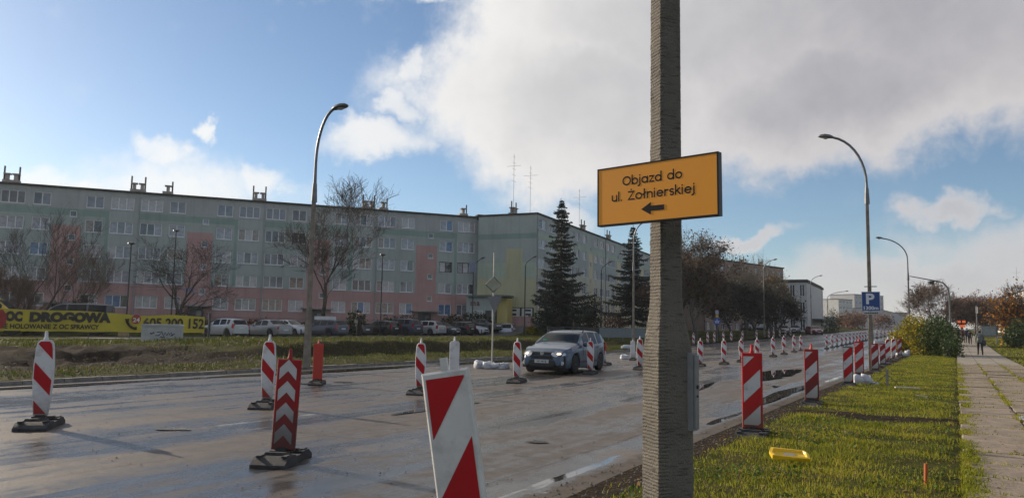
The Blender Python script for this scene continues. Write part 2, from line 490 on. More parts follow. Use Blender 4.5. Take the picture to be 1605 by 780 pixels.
# ---- road
def road_material():
    m = bpy.data.materials.new('wet_muddy_asphalt'); m.use_nodes = True
    N = NT(m.node_tree); b = N.n['Principled BSDF']
    uv = N.new('ShaderNodeUVMap'); uv.uv_map = 'UVMap'
    co = uv.outputs[0]
    def scl(x, y): return N.vmath('MULTIPLY', co, (x, y, 1))
    st1 = N.noise(scl(0.035, 0.62), 1.0, 4, 0.55, 0.5)        # wheel tracks
    st2 = N.noise(scl(0.10, 1.9), 1.0, 5, 0.6, 0.4)
    pt = N.noise(co, 0.42, 6, 0.6)                           # damp patches
    fi = N.noise(co, 48.0, 5, 0.8)
    mid = N.noise(co, 3.4, 8, 0.68)
    wet = N.math('ADD', N.math('MULTIPLY', st1.outputs[0], 0.68), N.math('ADD', N.math('MULTIPLY', st2.outputs[0], 0.32), N.math('MULTIPLY', pt.outputs[0], 0.28)))
    wet = N.math('ADD', wet, N.math('MULTIPLY', N.math('SUBTRACT', mid.outputs[0], 0.5), 0.22))
    wf = N.smooth(wet, 0.57, 0.70)
    dry = N.mix(N.smooth(mid.outputs[0], 0.3, 0.7), (0.074, 0.060, 0.048), (0.126, 0.099, 0.077))
    wc = N.mix(N.smooth(mid.outputs[0], 0.35, 0.7), (0.038, 0.037, 0.037), (0.066, 0.060, 0.055))
    c = N.mix(wf, dry, wc)
    mud = N.noise(scl(0.5, 1.2), 0.8, 7, 0.65)
    mf = N.math('MULTIPLY', N.smooth(mud.outputs[0], 0.56, 0.68), 0.75)
    c = N.mix(mf, c, (0.135, 0.098, 0.068))
    # long cracks and joints in the surface
    sx = N.new('ShaderNodeSeparateXYZ'); N.link(N.vmath('ADD', co, N.vmath('MULTIPLY', N.vmath('SUBTRACT', N.noise(co, 0.9, 5, 0.6).outputs['Color'], (0.5, 0.5, 0.5)), (0.7, 0.25, 0))), sx.inputs[0])
    fr = N.math('PINGPONG', N.math('ADD', sx.outputs[1], 0.4), 1.9)
    fr2 = N.math('PINGPONG', sx.outputs[0], 4.3)
    jl = N.math('MAXIMUM', N.smooth(fr, 0.022, 0.008), N.smooth(fr2, 0.028, 0.01))
    gate = N.smooth(N.noise(co, 0.23, 3, 0.5).outputs[0], 0.42, 0.52)
    c = N.mix(N.math('MULTIPLY', N.math('MULTIPLY', jl, gate), 0.85), c, (0.018, 0.016, 0.014))
    # grit and small stones
    c = N.mix(N.smooth(fi.outputs[0], 0.58, 0.68, 0.0, 0.55), c, (0.27, 0.245, 0.21))
    c = N.mix(N.smooth(fi.outputs[0], 0.43, 0.33, 0.0, 0.65), c, (0.03, 0.027, 0.025))
    # worn white centre line
    sy = N.new('ShaderNodeSeparateXYZ'); N.link(co, sy.inputs[0])
    ln = N.smooth(N.math('ABSOLUTE', N.math('ADD', sy.outputs[1], 9.9)), 0.085, 0.06)
    dash = N.smooth(N.math('PINGPONG', sy.outputs[0], 3.0), 1.5, 1.55)
    wear = N.smooth(mid.outputs[0], 0.44, 0.6, 0.0, 0.55)
    c = N.mix(N.math('MULTIPLY', N.math('MULTIPLY', ln, dash), wear), c, (0.45, 0.43, 0.40))
    # rain water standing in the gutter beside the verge and in shallow dips
    gut = N.math('ADD', N.smooth(N.math('ABSOLUTE', N.math('ADD', sy.outputs[1], 3.72)), 0.20, 0.04), N.smooth(N.math('ABSOLUTE', N.math('ADD', sy.outputs[1], 18.6)), 0.9, 0.2, 0.0, 0.9))
    gn = N.noise(scl(0.45, 1.6), 1.0, 6, 0.6)
    gw = N.smooth(N.math('ADD', N.math('MULTIPLY', gut, 0.5), gn.outputs[0]), 0.96, 1.02)
    dip = N.smooth(N.noise(scl(0.16, 0.75), 1.0, 6, 0.55).outputs[0], 0.665, 0.70)
    gw = N.math('MAXIMUM', gw, dip)
    c = N.mix(gw, c, (0.032, 0.030, 0.028))
    soil = N.smooth(N.math('ADD', sy.outputs[1], N.math('MULTIPLY', N.math('SUBTRACT', mid.outputs[0], 0.5), 0.6)), -3.62, -3.48)
    c = N.mix(soil, c, N.mix(mid.outputs[0], (0.03, 0.024, 0.018), (0.11, 0.085, 0.062)))
    N.link(c, b.inputs['Base Color'])
    ro = N.mix(wf, (0.55,)*3, (0.22,)*3)
    ro = N.mix(N.smooth(wet, 0.72, 0.84), ro, (0.10,)*3)
    ro = N.mix(mf, ro, (0.55,)*3)
    ro = N.mix(gw, ro, (0.03,)*3)
    ro = N.mix(soil, ro, (0.8,)*3)
    N.link(ro, b.inputs['Roughness'])
    N.link(N.mix(wf, (0.28,)*3, (0.5,)*3), b.inputs['Specular IOR Level'])
    bp = N.new('ShaderNodeBump'); bp.inputs['Distance'].default_value = 0.012
    N.link(N.mix(gw, N.mix(wf, (0.6,)*3, (0.10,)*3), (0.0,)*3), bp.inputs['Strength'])
    N.link(N.math('ADD', N.math('MULTIPLY', mid.outputs[0], 1.2), N.math('MULTIPLY', fi.outputs[0], 0.8)), bp.inputs['Height'])
    N.link(bp.outputs[0], b.inputs['Normal'])
    return m
ROAD_M = road_material()
def road_z(s, n): return rise(s)+0.012*mnoise.noise(Vector((s*0.18, n*0.5, 0)))
sv = frange(-40, 0, 4)+frange(0, 60, 1.0)+frange(60, 160, 4)+frange(160, 700, 20)+[700]
tv = frange(0, 1.0, 0.05)+[1.0]
def road_fn(s, t):
    n = n_far(s)+0.02+(N_NEAR+0.32-n_far(s))*t
    p = SN(s, n); p.z = road_z(s, n)+0.02*0
    return p, 0.0
road = sheet('road', sv, tv, road_fn, ROAD_M)
uvl = road.data.uv_layers.new(name='UVMap')
uvs = np.zeros((len(road.data.loops), 2), dtype=np.float32)
vidx = np.zeros(len(road.data.loops), dtype=np.int32); road.data.loops.foreach_get('vertex_index', vidx)
tab = np.array([(s, n_far(s)+0.02+(N_NEAR+0.32-n_far(s))*t) for s in sv for t in tv], dtype=np.float32)
uvl.data.foreach_set('uv', tab[vidx].ravel())

# parking yard asphalt beyond the bank
lot_m = mat('yard_asphalt', (0.075, 0.07, 0.066), 0.7, var=0.25, scale=1.2, bump=0.3)
sheet('parking_lot', frange(30, 98, 2), frange(22.5, 32.5, 1.0), lambda s, e: (SN(s, n_far(40)-e, terrain_z(s, n_far(40)-e)+0.02-0.0), 0), lot_m)

# far kerb: separate stones
KERB_M = mat('kerb_concrete', (0.20, 0.185, 0.165), 0.8, var=0.3, scale=6, bump=0.4, dirt=0.6)
kmb = MB(); kmb.prism([(-0.49, -0.075), (0.49, -0.075), (0.49, 0.055), (0.47, 0.075), (-0.47, 0.075), (-0.49, 0.055)], -0.1, 0.105, 'z')
kme = kmb.mesh('kerb_stone', KERB_M)
kerb = MB().prism([(-1, -0.05), (1, -0.05), (1, 0.05), (-1, 0.05)], -0.2, -0.12).build('kerb', KERB_M, loc=SN(20, n_far(20)))
tag(kerb, kind='structure'); kerb.rotation_euler = (0, 0, ROT_D)
Minv = (Matrix.Translation(SN(20, n_far(20))) @ Matrix.Rotation(ROT_D, 4, 'Z')).inverted()
for i in range(64):
    s = 3+i*1.0
    p = SN(s, n_far(s)-0.02, rise(s)+rng.uniform(-0.012, 0.012)); q = SN(s+0.5, n_far(s+0.5)-0.02)
    a = math.atan2(q.y-p.y, q.x-p.x)
    link_obj('kerb_stone', kme, kerb, Minv @ p, (rng.uniform(-0.03, 0.03), rng.uniform(-0.01, 0.01), a-ROT_D+rng.uniform(-0.012, 0.012)))

# ---- pavement of concrete slabs on the right
SLAB_M = mat('paving_concrete', (0.255, 0.200, 0.145), 0.85, var=0.32, scale=2.0, bump=0.7, bscale=22, dirt=0.9, dirtcol=(0.10, 0.078, 0.048), dscale=0.8)
def walk_material():
    m = bpy.data.materials.new('distant_paving'); m.use_nodes = True
    N = NT(m.node_tree); b = N.n['Principled BSDF']
    co = N.new('ShaderNodeTexCoord').outputs['Object']
    n1 = N.noise(co, 1.3, 7, 0.65); n2 = N.noise(co, 9, 5, 0.6)
    c = N.mix(N.smooth(n1.outputs[0], 0.35, 0.65), (0.21, 0.18, 0.14), (0.33, 0.28, 0.22))
    c = N.mix(N.smooth(n2.outputs[0], 0.5, 0.75, 0, 0.6), c, (0.10, 0.085, 0.06))
    sx = N.new('ShaderNodeSeparateXYZ'); N.link(co, sx.inputs[0])
    j = N.math('MAXIMUM', N.smooth(N.math('PINGPONG', sx.outputs[0], 0.5), 0.03, 0.012), N.smooth(N.math('PINGPONG', sx.outputs[1], 0.45), 0.03, 0.012))
    c = N.mix(N.math('MULTIPLY', j, 0.7), c, (0.06, 0.055, 0.03))
    N.link(c, b.inputs['Base Color']); b.inputs['Roughness'].default_value = 0.85
    return m
walk = MB()
ws = frange(2, 260, 4)
for i in range(len(ws)-1):
    a, b_ = ws[i], ws[i+1]
    zz = (0.105 if a < 46 else 0.16)+rise(a); zb = (0.105 if b_ < 46 else 0.16)+rise(b_)
    walk.add([(a, -0.0, zz), (b_, -0.0, zb), (b_, -2.75, zb), (a, -2.75, zz)], [(0, 1, 2, 3)])
walk = walk.build('sidewalk', [walk_material()], rot=(0, 0, ROT_D))
tag(walk, kind='structure')
slab_me = []
for k in range(4):
    rr = random.Random(k)
    mb = MB()
    L, W_ = 0.485, 0.44
    def edge(p, q, m_=2): return [(p[0]+(q[0]-p[0])*t/m_+rr.uniform(-.012, .012), p[1]+(q[1]-p[1])*t/m_+rr.uniform(-.012, .012)) for t in range(m_)]
    cs = [(-L, -W_), (L, -W_), (L, W_), (-L, W_)]
    out = []
    for i in range(4): out += edge(cs[i], cs[(i+1) % 4])
    inn = [(x*0.97, y*0.97) for x, y in out]
    n_ = len(out)
    mb.add([(x, y, -0.06) for x, y in out]+[(x, y, -0.012) for x, y in out]+[(x, y, 0) for x, y in inn],
           [(i, (i+1) % n_, n_+(i+1) % n_, n_+i) for i in range(n_)]+[(n_+i, n_+(i+1) % n_, 2*n_+(i+1) % n_, 2*n_+i) for i in range(n_)]+[tuple(range(2*n_, 3*n_))])
    slab_me.append(mb.mesh('paving_slab', SLAB_M))
for i in range(40):
    for j in range(3):
        s = 6.0+i*1.0+[0, 0.33, -0.2][j]+rng.uniform(-.015, .015)
        link_obj('paving_slab', slab_me[rng.randrange(4)], walk, (s, -(0.46+j*0.915)+rng.uniform(-.012, .012), 0.15+rng.uniform(-.014, .014)),
                 (rng.uniform(-.018, .018), rng.uniform(-.022, .022), rng.choice([0, math.pi])+rng.uniform(-.015, .015)))

# ---- puddles: still water lying on the road and pavement
PUD_M = mat('still_water', (0.035, 0.033, 0.032), 0.015, var=0.1, spec=0.6)
def puddle(name, pts, z=0.016, wob=0.07, kindname='structure'):
    """pts: centre line in (s, n) with half-widths"""
    L_, R_ = [], []
    m_ = 14
    for i in range(len(pts)-1):
        for t in range(m_):
            f = t/m_
            s = pts[i][0]*(1-f)+pts[i+1][0]*f; n = pts[i][1]*(1-f)+pts[i+1][1]*f; w = pts[i][2]*(1-f)+pts[i+1][2]*f
            w1 = w*(1+wob*3.4*mnoise.noise(Vector((s*1.1, n, 1)))); w2 = w*(1+wob*3.4*mnoise.noise(Vector((s*1.1, n, 7))))
            L_.append((s, n-max(0.01, w1))); R_.append((s, n+max(0.01, w2)))
    vs = [SN(a, b, z) for a, b in L_]+[SN(a, b, z) for a, b in R_]
    k = len(L_)
    mb = MB(); mb.add(vs, [(i, i+1, k+i+1, k+i) for i in range(k-1)])
    return tag(mb.build('puddle', PUD_M), kind='structure')
puddle('p', [(16.2, -3.75, 0.02), (18.5, -3.85, 0.16), (21.5, -3.95, 0.22), (24, -3.9, 0.1), (26, -3.8, 0.02)])
puddle('p', [(25, -5.6, 0.05), (27, -5.8, 0.5), (30, -6.0, 0.75), (33, -6.0, 0.55), (35, -5.8, 0.05)])
puddle('p', [(18.5, -5.9, 0.02), (20.5, -6.1, 0.14), (22.5, -6.3, 0.10), (24, -6.5, 0.02)])
puddle('p', [(11, -8.7, 0.02), (12.0, -8.75, 0.16), (13.2, -8.7, 0.12), (14, -8.7, 0.02)], z=0.014)
puddle('p', [(26, -18.3, 0.1), (29, -18.2, 0.55), (33, -18.3, 0.7), (37, -18.6, 0.2)])
puddle('p', [(15, -18.4, 0.1), (18, -18.2, 0.45), (22, -18.3, 0.6), (25, -18.4, 0.1)])
puddle('p', [(8, -18.7, 0.05), (11, -18.5, 0.35), (14, -18.5, 0.1)])
w = puddle('p', [(15.7, 1.05, 0.03), (16.1, 1.1, 0.22), (16.6, 1.15, 0.25), (17.0, 1.12, 0.03)], z=0.172)

# pot-holes: broken dips edged with dark rubble
POT_M = mat('broken_asphalt', (0.022, 0.02, 0.018), 0.5, var=0.5, scale=9, bump=0.8)
for (px, py, w) in ((275, 672, 0.28), (843, 692, 0.17), (478, 600, 0.3), (540, 598, 0.35)):
    c = G(px, py, 0.012); k = 12
    rad = [w*(0.7+0.5*rng.random()) for _ in range(k)]
    mb = MB()
    ring = [(c.x+rad[i]*math.cos(6.283*i/k), c.y+0.6*rad[i]*math.sin(6.283*i/k), 0.017) for i in range(k)]
    rin = [(c.x+0.7*rad[i]*math.cos(6.283*i/k), c.y+0.42*rad[i]*math.sin(6.283*i/k), 0.013) for i in range(k)]
    mb.add(ring+rin, [(i, (i+1) % k, k+(i+1) % k, k+i) for i in range(k)]+[tuple(range(k, 2*k))])
    tag(mb.build('road_pothole', POT_M), kind='structure')

# ================================================================== grass
def grass_material(name, cols, trans=0.35):
    m = bpy.data.materials.new(name); m.use_nodes = True
    N = NT(m.node_tree); b = N.n['Principled BSDF']
    gi = N.new('ShaderNodeNewGeometry')
    cr = N.new('ShaderNodeValToRGB')
    while len(cr.color_ramp.elements) < len(cols): cr.color_ramp.elements.new(0.5)
    for i, c in enumerate(cols):
        cr.color_ramp.elements[i].position = i/(len(cols)-1); cr.color_ramp.elements[i].color = c+(1,)
    co = N.new('ShaderNodeTexCoord').outputs['Object']
    nz = N.noise(co, 0.9, 5, 0.6)
    f = N.math('ADD', N.math('MULTIPLY', gi.outputs['Random Per Island'], 0.62), N.math('MULTIPLY', N.smooth(nz.outputs[0], 0.3, 0.7), 0.38))
    N.link(f, cr.inputs[0])
    N.link(cr.outputs[0], b.inputs['Base Color']); b.inputs['Roughness'].default_value = 0.6
    b.inputs['Specular IOR Level'].default_value = 0.25
    tr = N.new('ShaderNodeBsdfTranslucent'); N.link(cr.outputs[0], tr.inputs[0])
    mx = N.new('ShaderNodeMixShader'); mx.inputs[0].default_value = trans
    N.link(b.outputs[0], mx.inputs[1]); N.link(tr.outputs[0], mx.inputs[2])
    N.link(mx.outputs[0], N.n['Material Output'].inputs[0])
    return m
GRASS_NEAR = grass_material('verge_grass', [(0.055, 0.090, 0.010), (0.165, 0.195, 0.015), (0.34, 0.315, 0.026), (0.46, 0.36, 0.085)], 0.5)
GRASS_FAR = grass_material('bank_grass', [(0.026, 0.046, 0.009), (0.062, 0.085, 0.013), (0.150, 0.150, 0.020), (0.22, 0.17, 0.048)], 0.2)
nrg = np.random.default_rng(5)
def grass(name, pts, h, w, material, lean=0.5, label=None, cat='grass'):
    """pts (k,3): one bent blade of two triangles each; h, w arrays"""
    k = len(pts)
    az = nrg.uniform(0, 2*np.pi, k); la = nrg.uniform(0, 2*np.pi, k)
    ln = np.abs(nrg.normal(0, lean, k))*h
    ax = np.stack([np.cos(az), np.sin(az), np.zeros(k)], 1)*(w/2)[:, None]
    ld = np.stack([np.cos(la), np.sin(la), np.zeros(k)], 1)
    mid = pts+ld*(ln*0.35)[:, None]; mid[:, 2] += h*0.55
    tip = pts+ld*ln[:, None]; tip[:, 2] += h*np.clip(1-ln/h*0.25, 0.5, 1)
    V = np.stack([pts-ax, pts+ax, mid+ax*0.75, mid-ax*0.75, tip], 1).reshape(-1, 3)
    base = np.arange(k)*5
    F = np.stack([base, base+1, base+2, base, base+2, base+3, base+3, base+2, base+4], 1).ravel()
    me = raw_mesh(name, V, F, 3, material)
    o = link_obj(name, me)
    return tag(o, label, cat, kind='stuff')
TZ = np.vectorize(terrain_z); LZ = np.vectorize(lambda x, y, f, a: mnoise.noise(Vector((x*f, y*f, 3.1)))*a)
SM = np.vectorize(soil_mask); BN = np.vectorize(bend); NF = np.vectorize(n_far)
def world_pts(s, n, z):
    nb = n+BN(s)
    return np.stack([DV.x*s+NV.x*nb, DV.y*s+NV.y*nb, z], 1)
def near_grass(count, s0, s1, n0, n1, hm, wm, power=1.0):
    u = nrg.random(count)
    s = s0*(s1/s0)**(u**power); n = nrg.uniform(n0, n1, count)
    k = SM(s, n)
    patch = LZ(s, n, 1.1, 1.0)
    keep = nrg.random(count) > np.clip(k*1.15, 0, 0.985)
    keep &= (nrg.random(count) < 0.70+0.8*patch)
    keep &= (n < -0.06+0.30*LZ(s, n*0, 1.9, 1.0)) | (n > 2)
    s, n, patch = s[keep], n[keep], patch[keep]
    p = world_pts(s, n, np.zeros(len(s)))
    p[:, 2] = TZ(s, n)+LZ(p[:, 0], p[:, 1], 1.6, 0.035)-0.008
    h = hm*nrg.uniform(0.5, 1.35, len(s))*(1+0.6*patch)
    return p, h, wm*nrg.uniform(0.7, 1.3, len(s))*(1+s/30.0)
p, h, w = near_grass(150000, 4.2, 90, -3.05, 0.12, 0.054, 0.0058)
grass('grass', p, h, w, GRASS_NEAR, 0.65, 'yellow green grass of the verge between road and sidewalk')
p, h, w = near_grass(26000, 22, 140, 2.85, 12, 0.09, 0.013)
grass('grass', p, h, w, GRASS_NEAR, 0.6, 'mown grass to the right of the sidewalk')
# weeds rooted along the slab joints and the left edge of the pavement
c_ = 40000
s = 5.5*(46/5.5)**nrg.random(c_); j = nrg.integers(0, 6, c_)
n = np.where(j < 3, np.abs(nrg.normal(0.02, 0.10, c_)), np.where(j == 3, 0.915+nrg.normal(0, .035, c_), np.where(j == 4, 1.83+nrg.normal(0, .035, c_), nrg.uniform(0, 2.75, c_))))
srow = np.where(j == 5, np.round(s-0.5)+0.5+nrg.normal(0, .035, c_), s)
keep = (LZ(srow, n*2, 0.8, 1.0) > np.where(j < 3, -0.05, -0.12))
s, n = srow[keep], n[keep]
p = world_pts(s, n, np.full(len(s), 0.135))
grass('weeds', p, nrg.uniform(0.015, 0.07, len(s)), np.full(len(s), 0.008)*(1+s/30), GRASS_NEAR, 0.9, 'low weeds growing from the joints of the paving', 'weeds')
# bank on the far side
def bank_grass(count, s0, s1, e0, e1, hm, wm):
    s = nrg.uniform(s0, s1, count); e = nrg.uniform(e0, e1, count)
    n = NF(s)-e; k = SM(s, n)
    patch = LZ(s, n, 0.55, 1.0)
    keep = (nrg.random(count) > np.clip(k*1.1, 0, 0.97)) & (nrg.random(count) < 0.7+0.6*patch)
    s, n, e, patch = s[keep], n[keep], e[keep], patch[keep]
    p = world_pts(s, n, np.zeros(len(s)))
    am = np.clip((e-0.5)/2.5, 0, 1)
    p[:, 2] = TZ(s, n)+am*(LZ(p[:, 0], p[:, 1], 0.7, 0.11)+LZ(p[:, 0], p[:, 1], 2.1, 0.055))-0.02
    h = hm*nrg.uniform(0.5, 1.5, len(s))*(1+0.8*patch)*(0.6+0.4*np.clip(e/6, 0, 1.4))
    return p, h, wm*nrg.uniform(0.7, 1.3, len(s))
p, h, w = bank_grass(110000, 8, 62, 0.2, 13, 0.12, 0.022)
grass('grass', p, h, w, GRASS_FAR, 0.6, 'rough tufted grass on the bank beyond the road')
p, h, w = bank_grass(16000, 60, 130, 0.2, 14, 0.14, 0.04)
grass('grass', p, h, w, GRASS_FAR, 0.5, 'shaded grass below the trees far along the road')
p, h, w = bank_grass(14000, 14, 48, 13, 24, 0.14, 0.03)
grass('grass', p, h, w, GRASS_FAR, 0.5, 'dark green lawn in front of the yellow banner')
# ================================================================== BUILDINGS
PL = dict(
    grey=mat('render_grey', (0.335, 0.355, 0.35), 0.85, var=0.07, scale=0.5, dirt=0.25, dirtcol=(0.25, 0.265, 0.26), dscale=0.35, bump=0.08, bscale=12),
    green=mat('render_green', (0.325, 0.365, 0.340), 0.85, var=0.06, scale=0.5, dirt=0.25, dirtcol=(0.21, 0.275, 0.245), dscale=0.35),
    pale=mat('render_pale_green', (0.345, 0.385, 0.365), 0.85, var=0.06, scale=0.5, dirt=0.2, dirtcol=(0.26, 0.285, 0.275), dscale=0.35),
    dark=mat('render_dark_green', (0.215, 0.295, 0.262), 0.85, var=0.07, scale=0.5),
    pink=mat('render_salmon', (0.42, 0.255, 0.235), 0.85, var=0.07, scale=0.5, dirt=0.25, dirtcol=(0.31, 0.195, 0.18), dscale=0.35),
    cream=mat('render_cream', (0.53, 0.47, 0.31), 0.85, var=0.06, scale=0.5, dirt=0.2, dirtcol=(0.40, 0.36, 0.26), dscale=0.35),
    beige=mat('render_beige', (0.47, 0.455, 0.37), 0.85, var=0.06, scale=0.5),
    mint=mat('render_mint', (0.36, 0.42, 0.33), 0.85, var=0.06, scale=0.5),
    olive=mat('render_olive', (0.42, 0.405, 0.255), 0.85, var=0.06, scale=0.5),
    yellow=mat('render_yellow', (0.52, 0.42, 0.15), 0.85, var=0.06, scale=0.5),
    white=mat('render_white', (0.46, 0.46, 0.44), 0.85, var=0.10, scale=0.8, dirt=0.3, dirtcol=(0.30, 0.30, 0.29), dscale=0.5),
    brown=mat('render_brown', (0.27, 0.20, 0.165), 0.85, var=0.10, scale=0.6),
    plinth=mat('plinth_render', (0.34, 0.21, 0.20), 0.9, var=0.1, scale=1.0, bump=0.2),
    stone=mat('render_light_grey', (0.33, 0.33, 0.335), 0.85, var=0.08, scale=0.4),
)
def streaked(material):
    """faint rain streaks running down the render"""
    N = NT(material.node_tree); b = N.n['Principled BSDF']
    src = b.inputs['Base Color'].links[0].from_socket
    co = N.new('ShaderNodeTexCoord').outputs['Object']
    nz = N.noise(N.vmath('MULTIPLY', co, (2.6, 2.6, 0.16)), 1.0, 6, 0.62)
    br = N.mix(1.0, src, (1.10, 1.10, 1.12), 'MULTIPLY')
    N.link(N.mix(N.smooth(nz.outputs[0], 0.46, 0.72, 0.0, 0.30), br, N.mix(1.0, src, (0.55, 0.54, 0.53), 'MULTIPLY')), b.inputs['Base Color'])
for m_ in PL.values(): streaked(m_)
ROOF_M = mat('roof_felt', (0.035, 0.034, 0.036), 0.9, var=0.2)
UPVC = mat('white_window_frame', (0.72, 0.73, 0.75), 0.4, var=0.04)
BROWNF = mat('brown_window_frame', (0.06, 0.03, 0.028), 0.5)
SILL = mat('window_sill_metal', (0.58, 0.60, 0.63), 0.4, var=0.05)
GLASS = [mat('pane_net_curtain', (0.27, 0.265, 0.30), 0.08, var=0.25, scale=3.0, spec=0.7),
         mat('pane_dim_room', (0.055, 0.058, 0.068), 0.05, var=0.35, scale=1.5, spec=0.8),
         mat('pane_pale_curtain', (0.40, 0.38, 0.39), 0.10, var=0.18, scale=5.0, spec=0.6),
         mat('pane_blue_reflection', (0.10, 0.17, 0.30), 0.08, var=0.25, scale=4.0, spec=0.6),  # bluish sky reflection painted into the pane colour
         mat('pane_warm_curtain', (0.24, 0.19, 0.16), 0.08, var=0.35, scale=4.0, spec=0.6),
         mat('pane_grey_blind', (0.17, 0.175, 0.20), 0.07, var=0.2, scale=2.0, spec=0.7)]
GW = [0.34, 0.16, 0.18, 0.05, 0.08, 0.19]
METAL_D = mat('dark_sheet_metal', (0.05, 0.05, 0.055), 0.5, metal=0.4)
BRICKC = mat('chimney_render', (0.33, 0.29, 0.265), 0.9, var=0.25, scale=3)
PIPE_M = mat('rain_pipe', (0.30, 0.31, 0.32), 0.5)
_wm = {}
def window_meshes(w, h, n, fr):
    key = (round(w, 2), round(h, 2), n, fr.name)
    if key in _wm: return _wm[key]
    t = 0.075; y0, y1 = 0.0, 0.07
    mb = MB()
    mb.box((0, 0.035, -h/2+t/2), (w, 0.07, t)); mb.box((0, 0.035, h/2-t/2), (w, 0.07, t))
    xs = [-w/2+t/2]+[(-w/2+w*i/n) for i in range(1, n)]+[w/2-t/2]
    for x in xs: mb.box((x, 0.037, 0), (t*1.15 if abs(x) < w/2-t else t, 0.066, h-2*t))
    fm = mb.mesh('window', fr)
    cells = []
    for i in range(n):
        a = xs[i]+t*0.5; b = xs[i+1]-t*0.5
        pm = MB().add([(a, 0.045, -h/2+t), (b, 0.045, -h/2+t), (b, 0.045, h/2-t), (a, 0.045, h/2-t)], [(0, 1, 2, 3)])
        cells.append([pm.mesh('pane', g) for g in GLASS])
    sm = MB().box((0, -0.03, -h/2-0.03), (w+0.10, 0.20, 0.045)).mesh('sill', SILL)
    _wm[key] = (fm, cells, sm)
    return _wm[key]
def add_window(parent, T, u, z, w, h, n, fr=None, depth=0.14, sill=True, glass=None):
    """window centred at u, z in a facade frame T (x along the wall, -y outwards)"""
    fr = fr or UPVC
    fm, cells, sm = window_meshes(w, h, n, fr)
    o = link_obj('window', fm, parent)
    o.matrix_local = T @ Matrix.Translation((u, depth-0.07, z))
    base = rng.choices(range(6), GW)[0] if glass is None else glass
    for c in cells:
        g = base if rng.random() < 0.72 else rng.choices(range(6), GW)[0]
        link_obj('pane', c[g], o)
    if sill: link_obj('sill', sm, o)
    return o
def facade(parent, name, T, L, zlo, zhi, zones, holes, depth=0.14, default='grey', order=None):
    """one wall cut by window openings. zones: (u0,u1,z0,z1,colour) later ones win"""
    order = order or list(PL)
    us = {0.0, L}; zs = {zlo, zhi}
    for z_ in zones: us |= {z_[0], z_[1]}; zs |= {z_[2], z_[3]}
    for (u, z, w, h) in holes: us |= {u-w/2, u+w/2}; zs |= {z-h/2, z+h/2}
    us = sorted(round(x, 3) for x in us if -1e-6 <= x <= L+1e-6); zs = sorted(round(x, 3) for x in zs if zlo-1e-6 <= x <= zhi+1e-6)
    us = [x for i, x in enumerate(us) if i == 0 or x-us[i-1] > 2e-3]; zs = [x for i, x in enumerate(zs) if i == 0 or x-zs[i-1] > 2e-3]
    mb = MB(); mb.T = T
    vid = {}
    cols = []
    def colat(u, z):
        c = default
        for z_ in zones:
            if z_[0] <= u <= z_[1] and z_[2] <= z <= z_[3]: c = z_[4]
        if c not in cols: cols.append(c)
        return cols.index(c)
    V, F, MI = [], [], []
    def vx(i, j):
        if (i, j) not in vid: vid[(i, j)] = len(V); V.append((us[i], 0, zs[j]))
        return vid[(i, j)]
    for i in range(len(us)-1):
        for j in range(len(zs)-1):
            u, z = (us[i]+us[i+1])/2, (zs[j]+zs[j+1])/2
            if any(abs(u-a) < w/2 and abs(z-b) < h/2 for a, b, w, h in holes): continue
            F.append((vx(i, j), vx(i+1, j), vx(i+1, j+1), vx(i, j+1))); MI.append(colat(u, z))
    for (a, b, w, h) in holes:
        k = len(V); x0, x1, z0, z1 = a-w/2, a+w/2, b-h/2, b+h/2
        V += [(x0, 0, z0), (x1, 0, z0), (x1, 0, z1), (x0, 0, z1), (x0, depth, z0), (x1, depth, z0), (x1, depth, z1), (x0, depth, z1)]
        F += [(k, k+1, k+5, k+4), (k+1, k+2, k+6, k+5), (k+2, k+3, k+7, k+6), (k+3, k, k+4, k+7)]; MI += [colat(a, b+h/2+0.05)]*4
    mb.add(V, F, MI)
    return mb.build(name, [PL[c] for c in cols], parent)
def wall_frame(origin, udir):
    """x along udir, z up, -y pointing out of the wall (to the right of udir seen from above is outward = -y)"""
    x = udir.normalized(); z = Vector((0, 0, 1)); y = z.cross(x)
    T = Matrix.Identity(4)
    for i in range(3): T[i][0], T[i][1], T[i][2], T[i][3] = x[i], y[i], z[i], origin[i]
    return T
def chimney(parent, T, u, dep, zroof, kind):
    c = MB(); c.T = T
    w = 1.5 if kind == 0 else 0.9
    w *= .8
    c.box((u, dep, zroof+0.2), (w+0.4, 0.8, 0.4)); 
    for x in ((-w/2+0.2, w/2-0.2) if kind == 0 else (0,)):
        c.box((u+x, dep, zroof+0.7), (0.34, 0.5, 0.6)); c.box((u+x, dep, zroof+1.06), (0.7, 0.7, 0.12))
    o = c.build('chimney', BRICKC, parent)
    f = MB(); f.T = T
    for x in ((-w/2-0.1, w/2+0.1) if kind == 0 else (0.45,)):
        f.tube([(u+x, dep, zroof+0.3), (u+x, dep, zroof+1.9 if kind == 0 else zroof+1.6)], 0.09, 8)
    f.build('flue', METAL_D, o)
def antenna(parent, T, u, dep, z, h):
    a = MB(); a.T = T
    a.tube([(u, dep, z), (u, dep, z+h)], 0.02, 5)
    for k in range(5):
        zz = z+h*(0.55+0.1*k); a.tube([(u-0.7+0.08*k, dep, zz), (u+0.7-0.08*k, dep, zz)], 0.015, 4)
    a.tube([(u, dep-1.0, z+h*0.8), (u, dep+1.0, z+h*0.8)], 0.015, 4)
    a.build('antenna', METAL_D, parent)
DOOR_M = mat('entrance_door', (0.05, 0.05, 0.055), 0.35)
CONC = mat('canopy_concrete', (0.30, 0.29, 0.28), 0.85, var=0.15)
ROWS = [3.59, 6.30, 8.99, 11.68, 14.37]
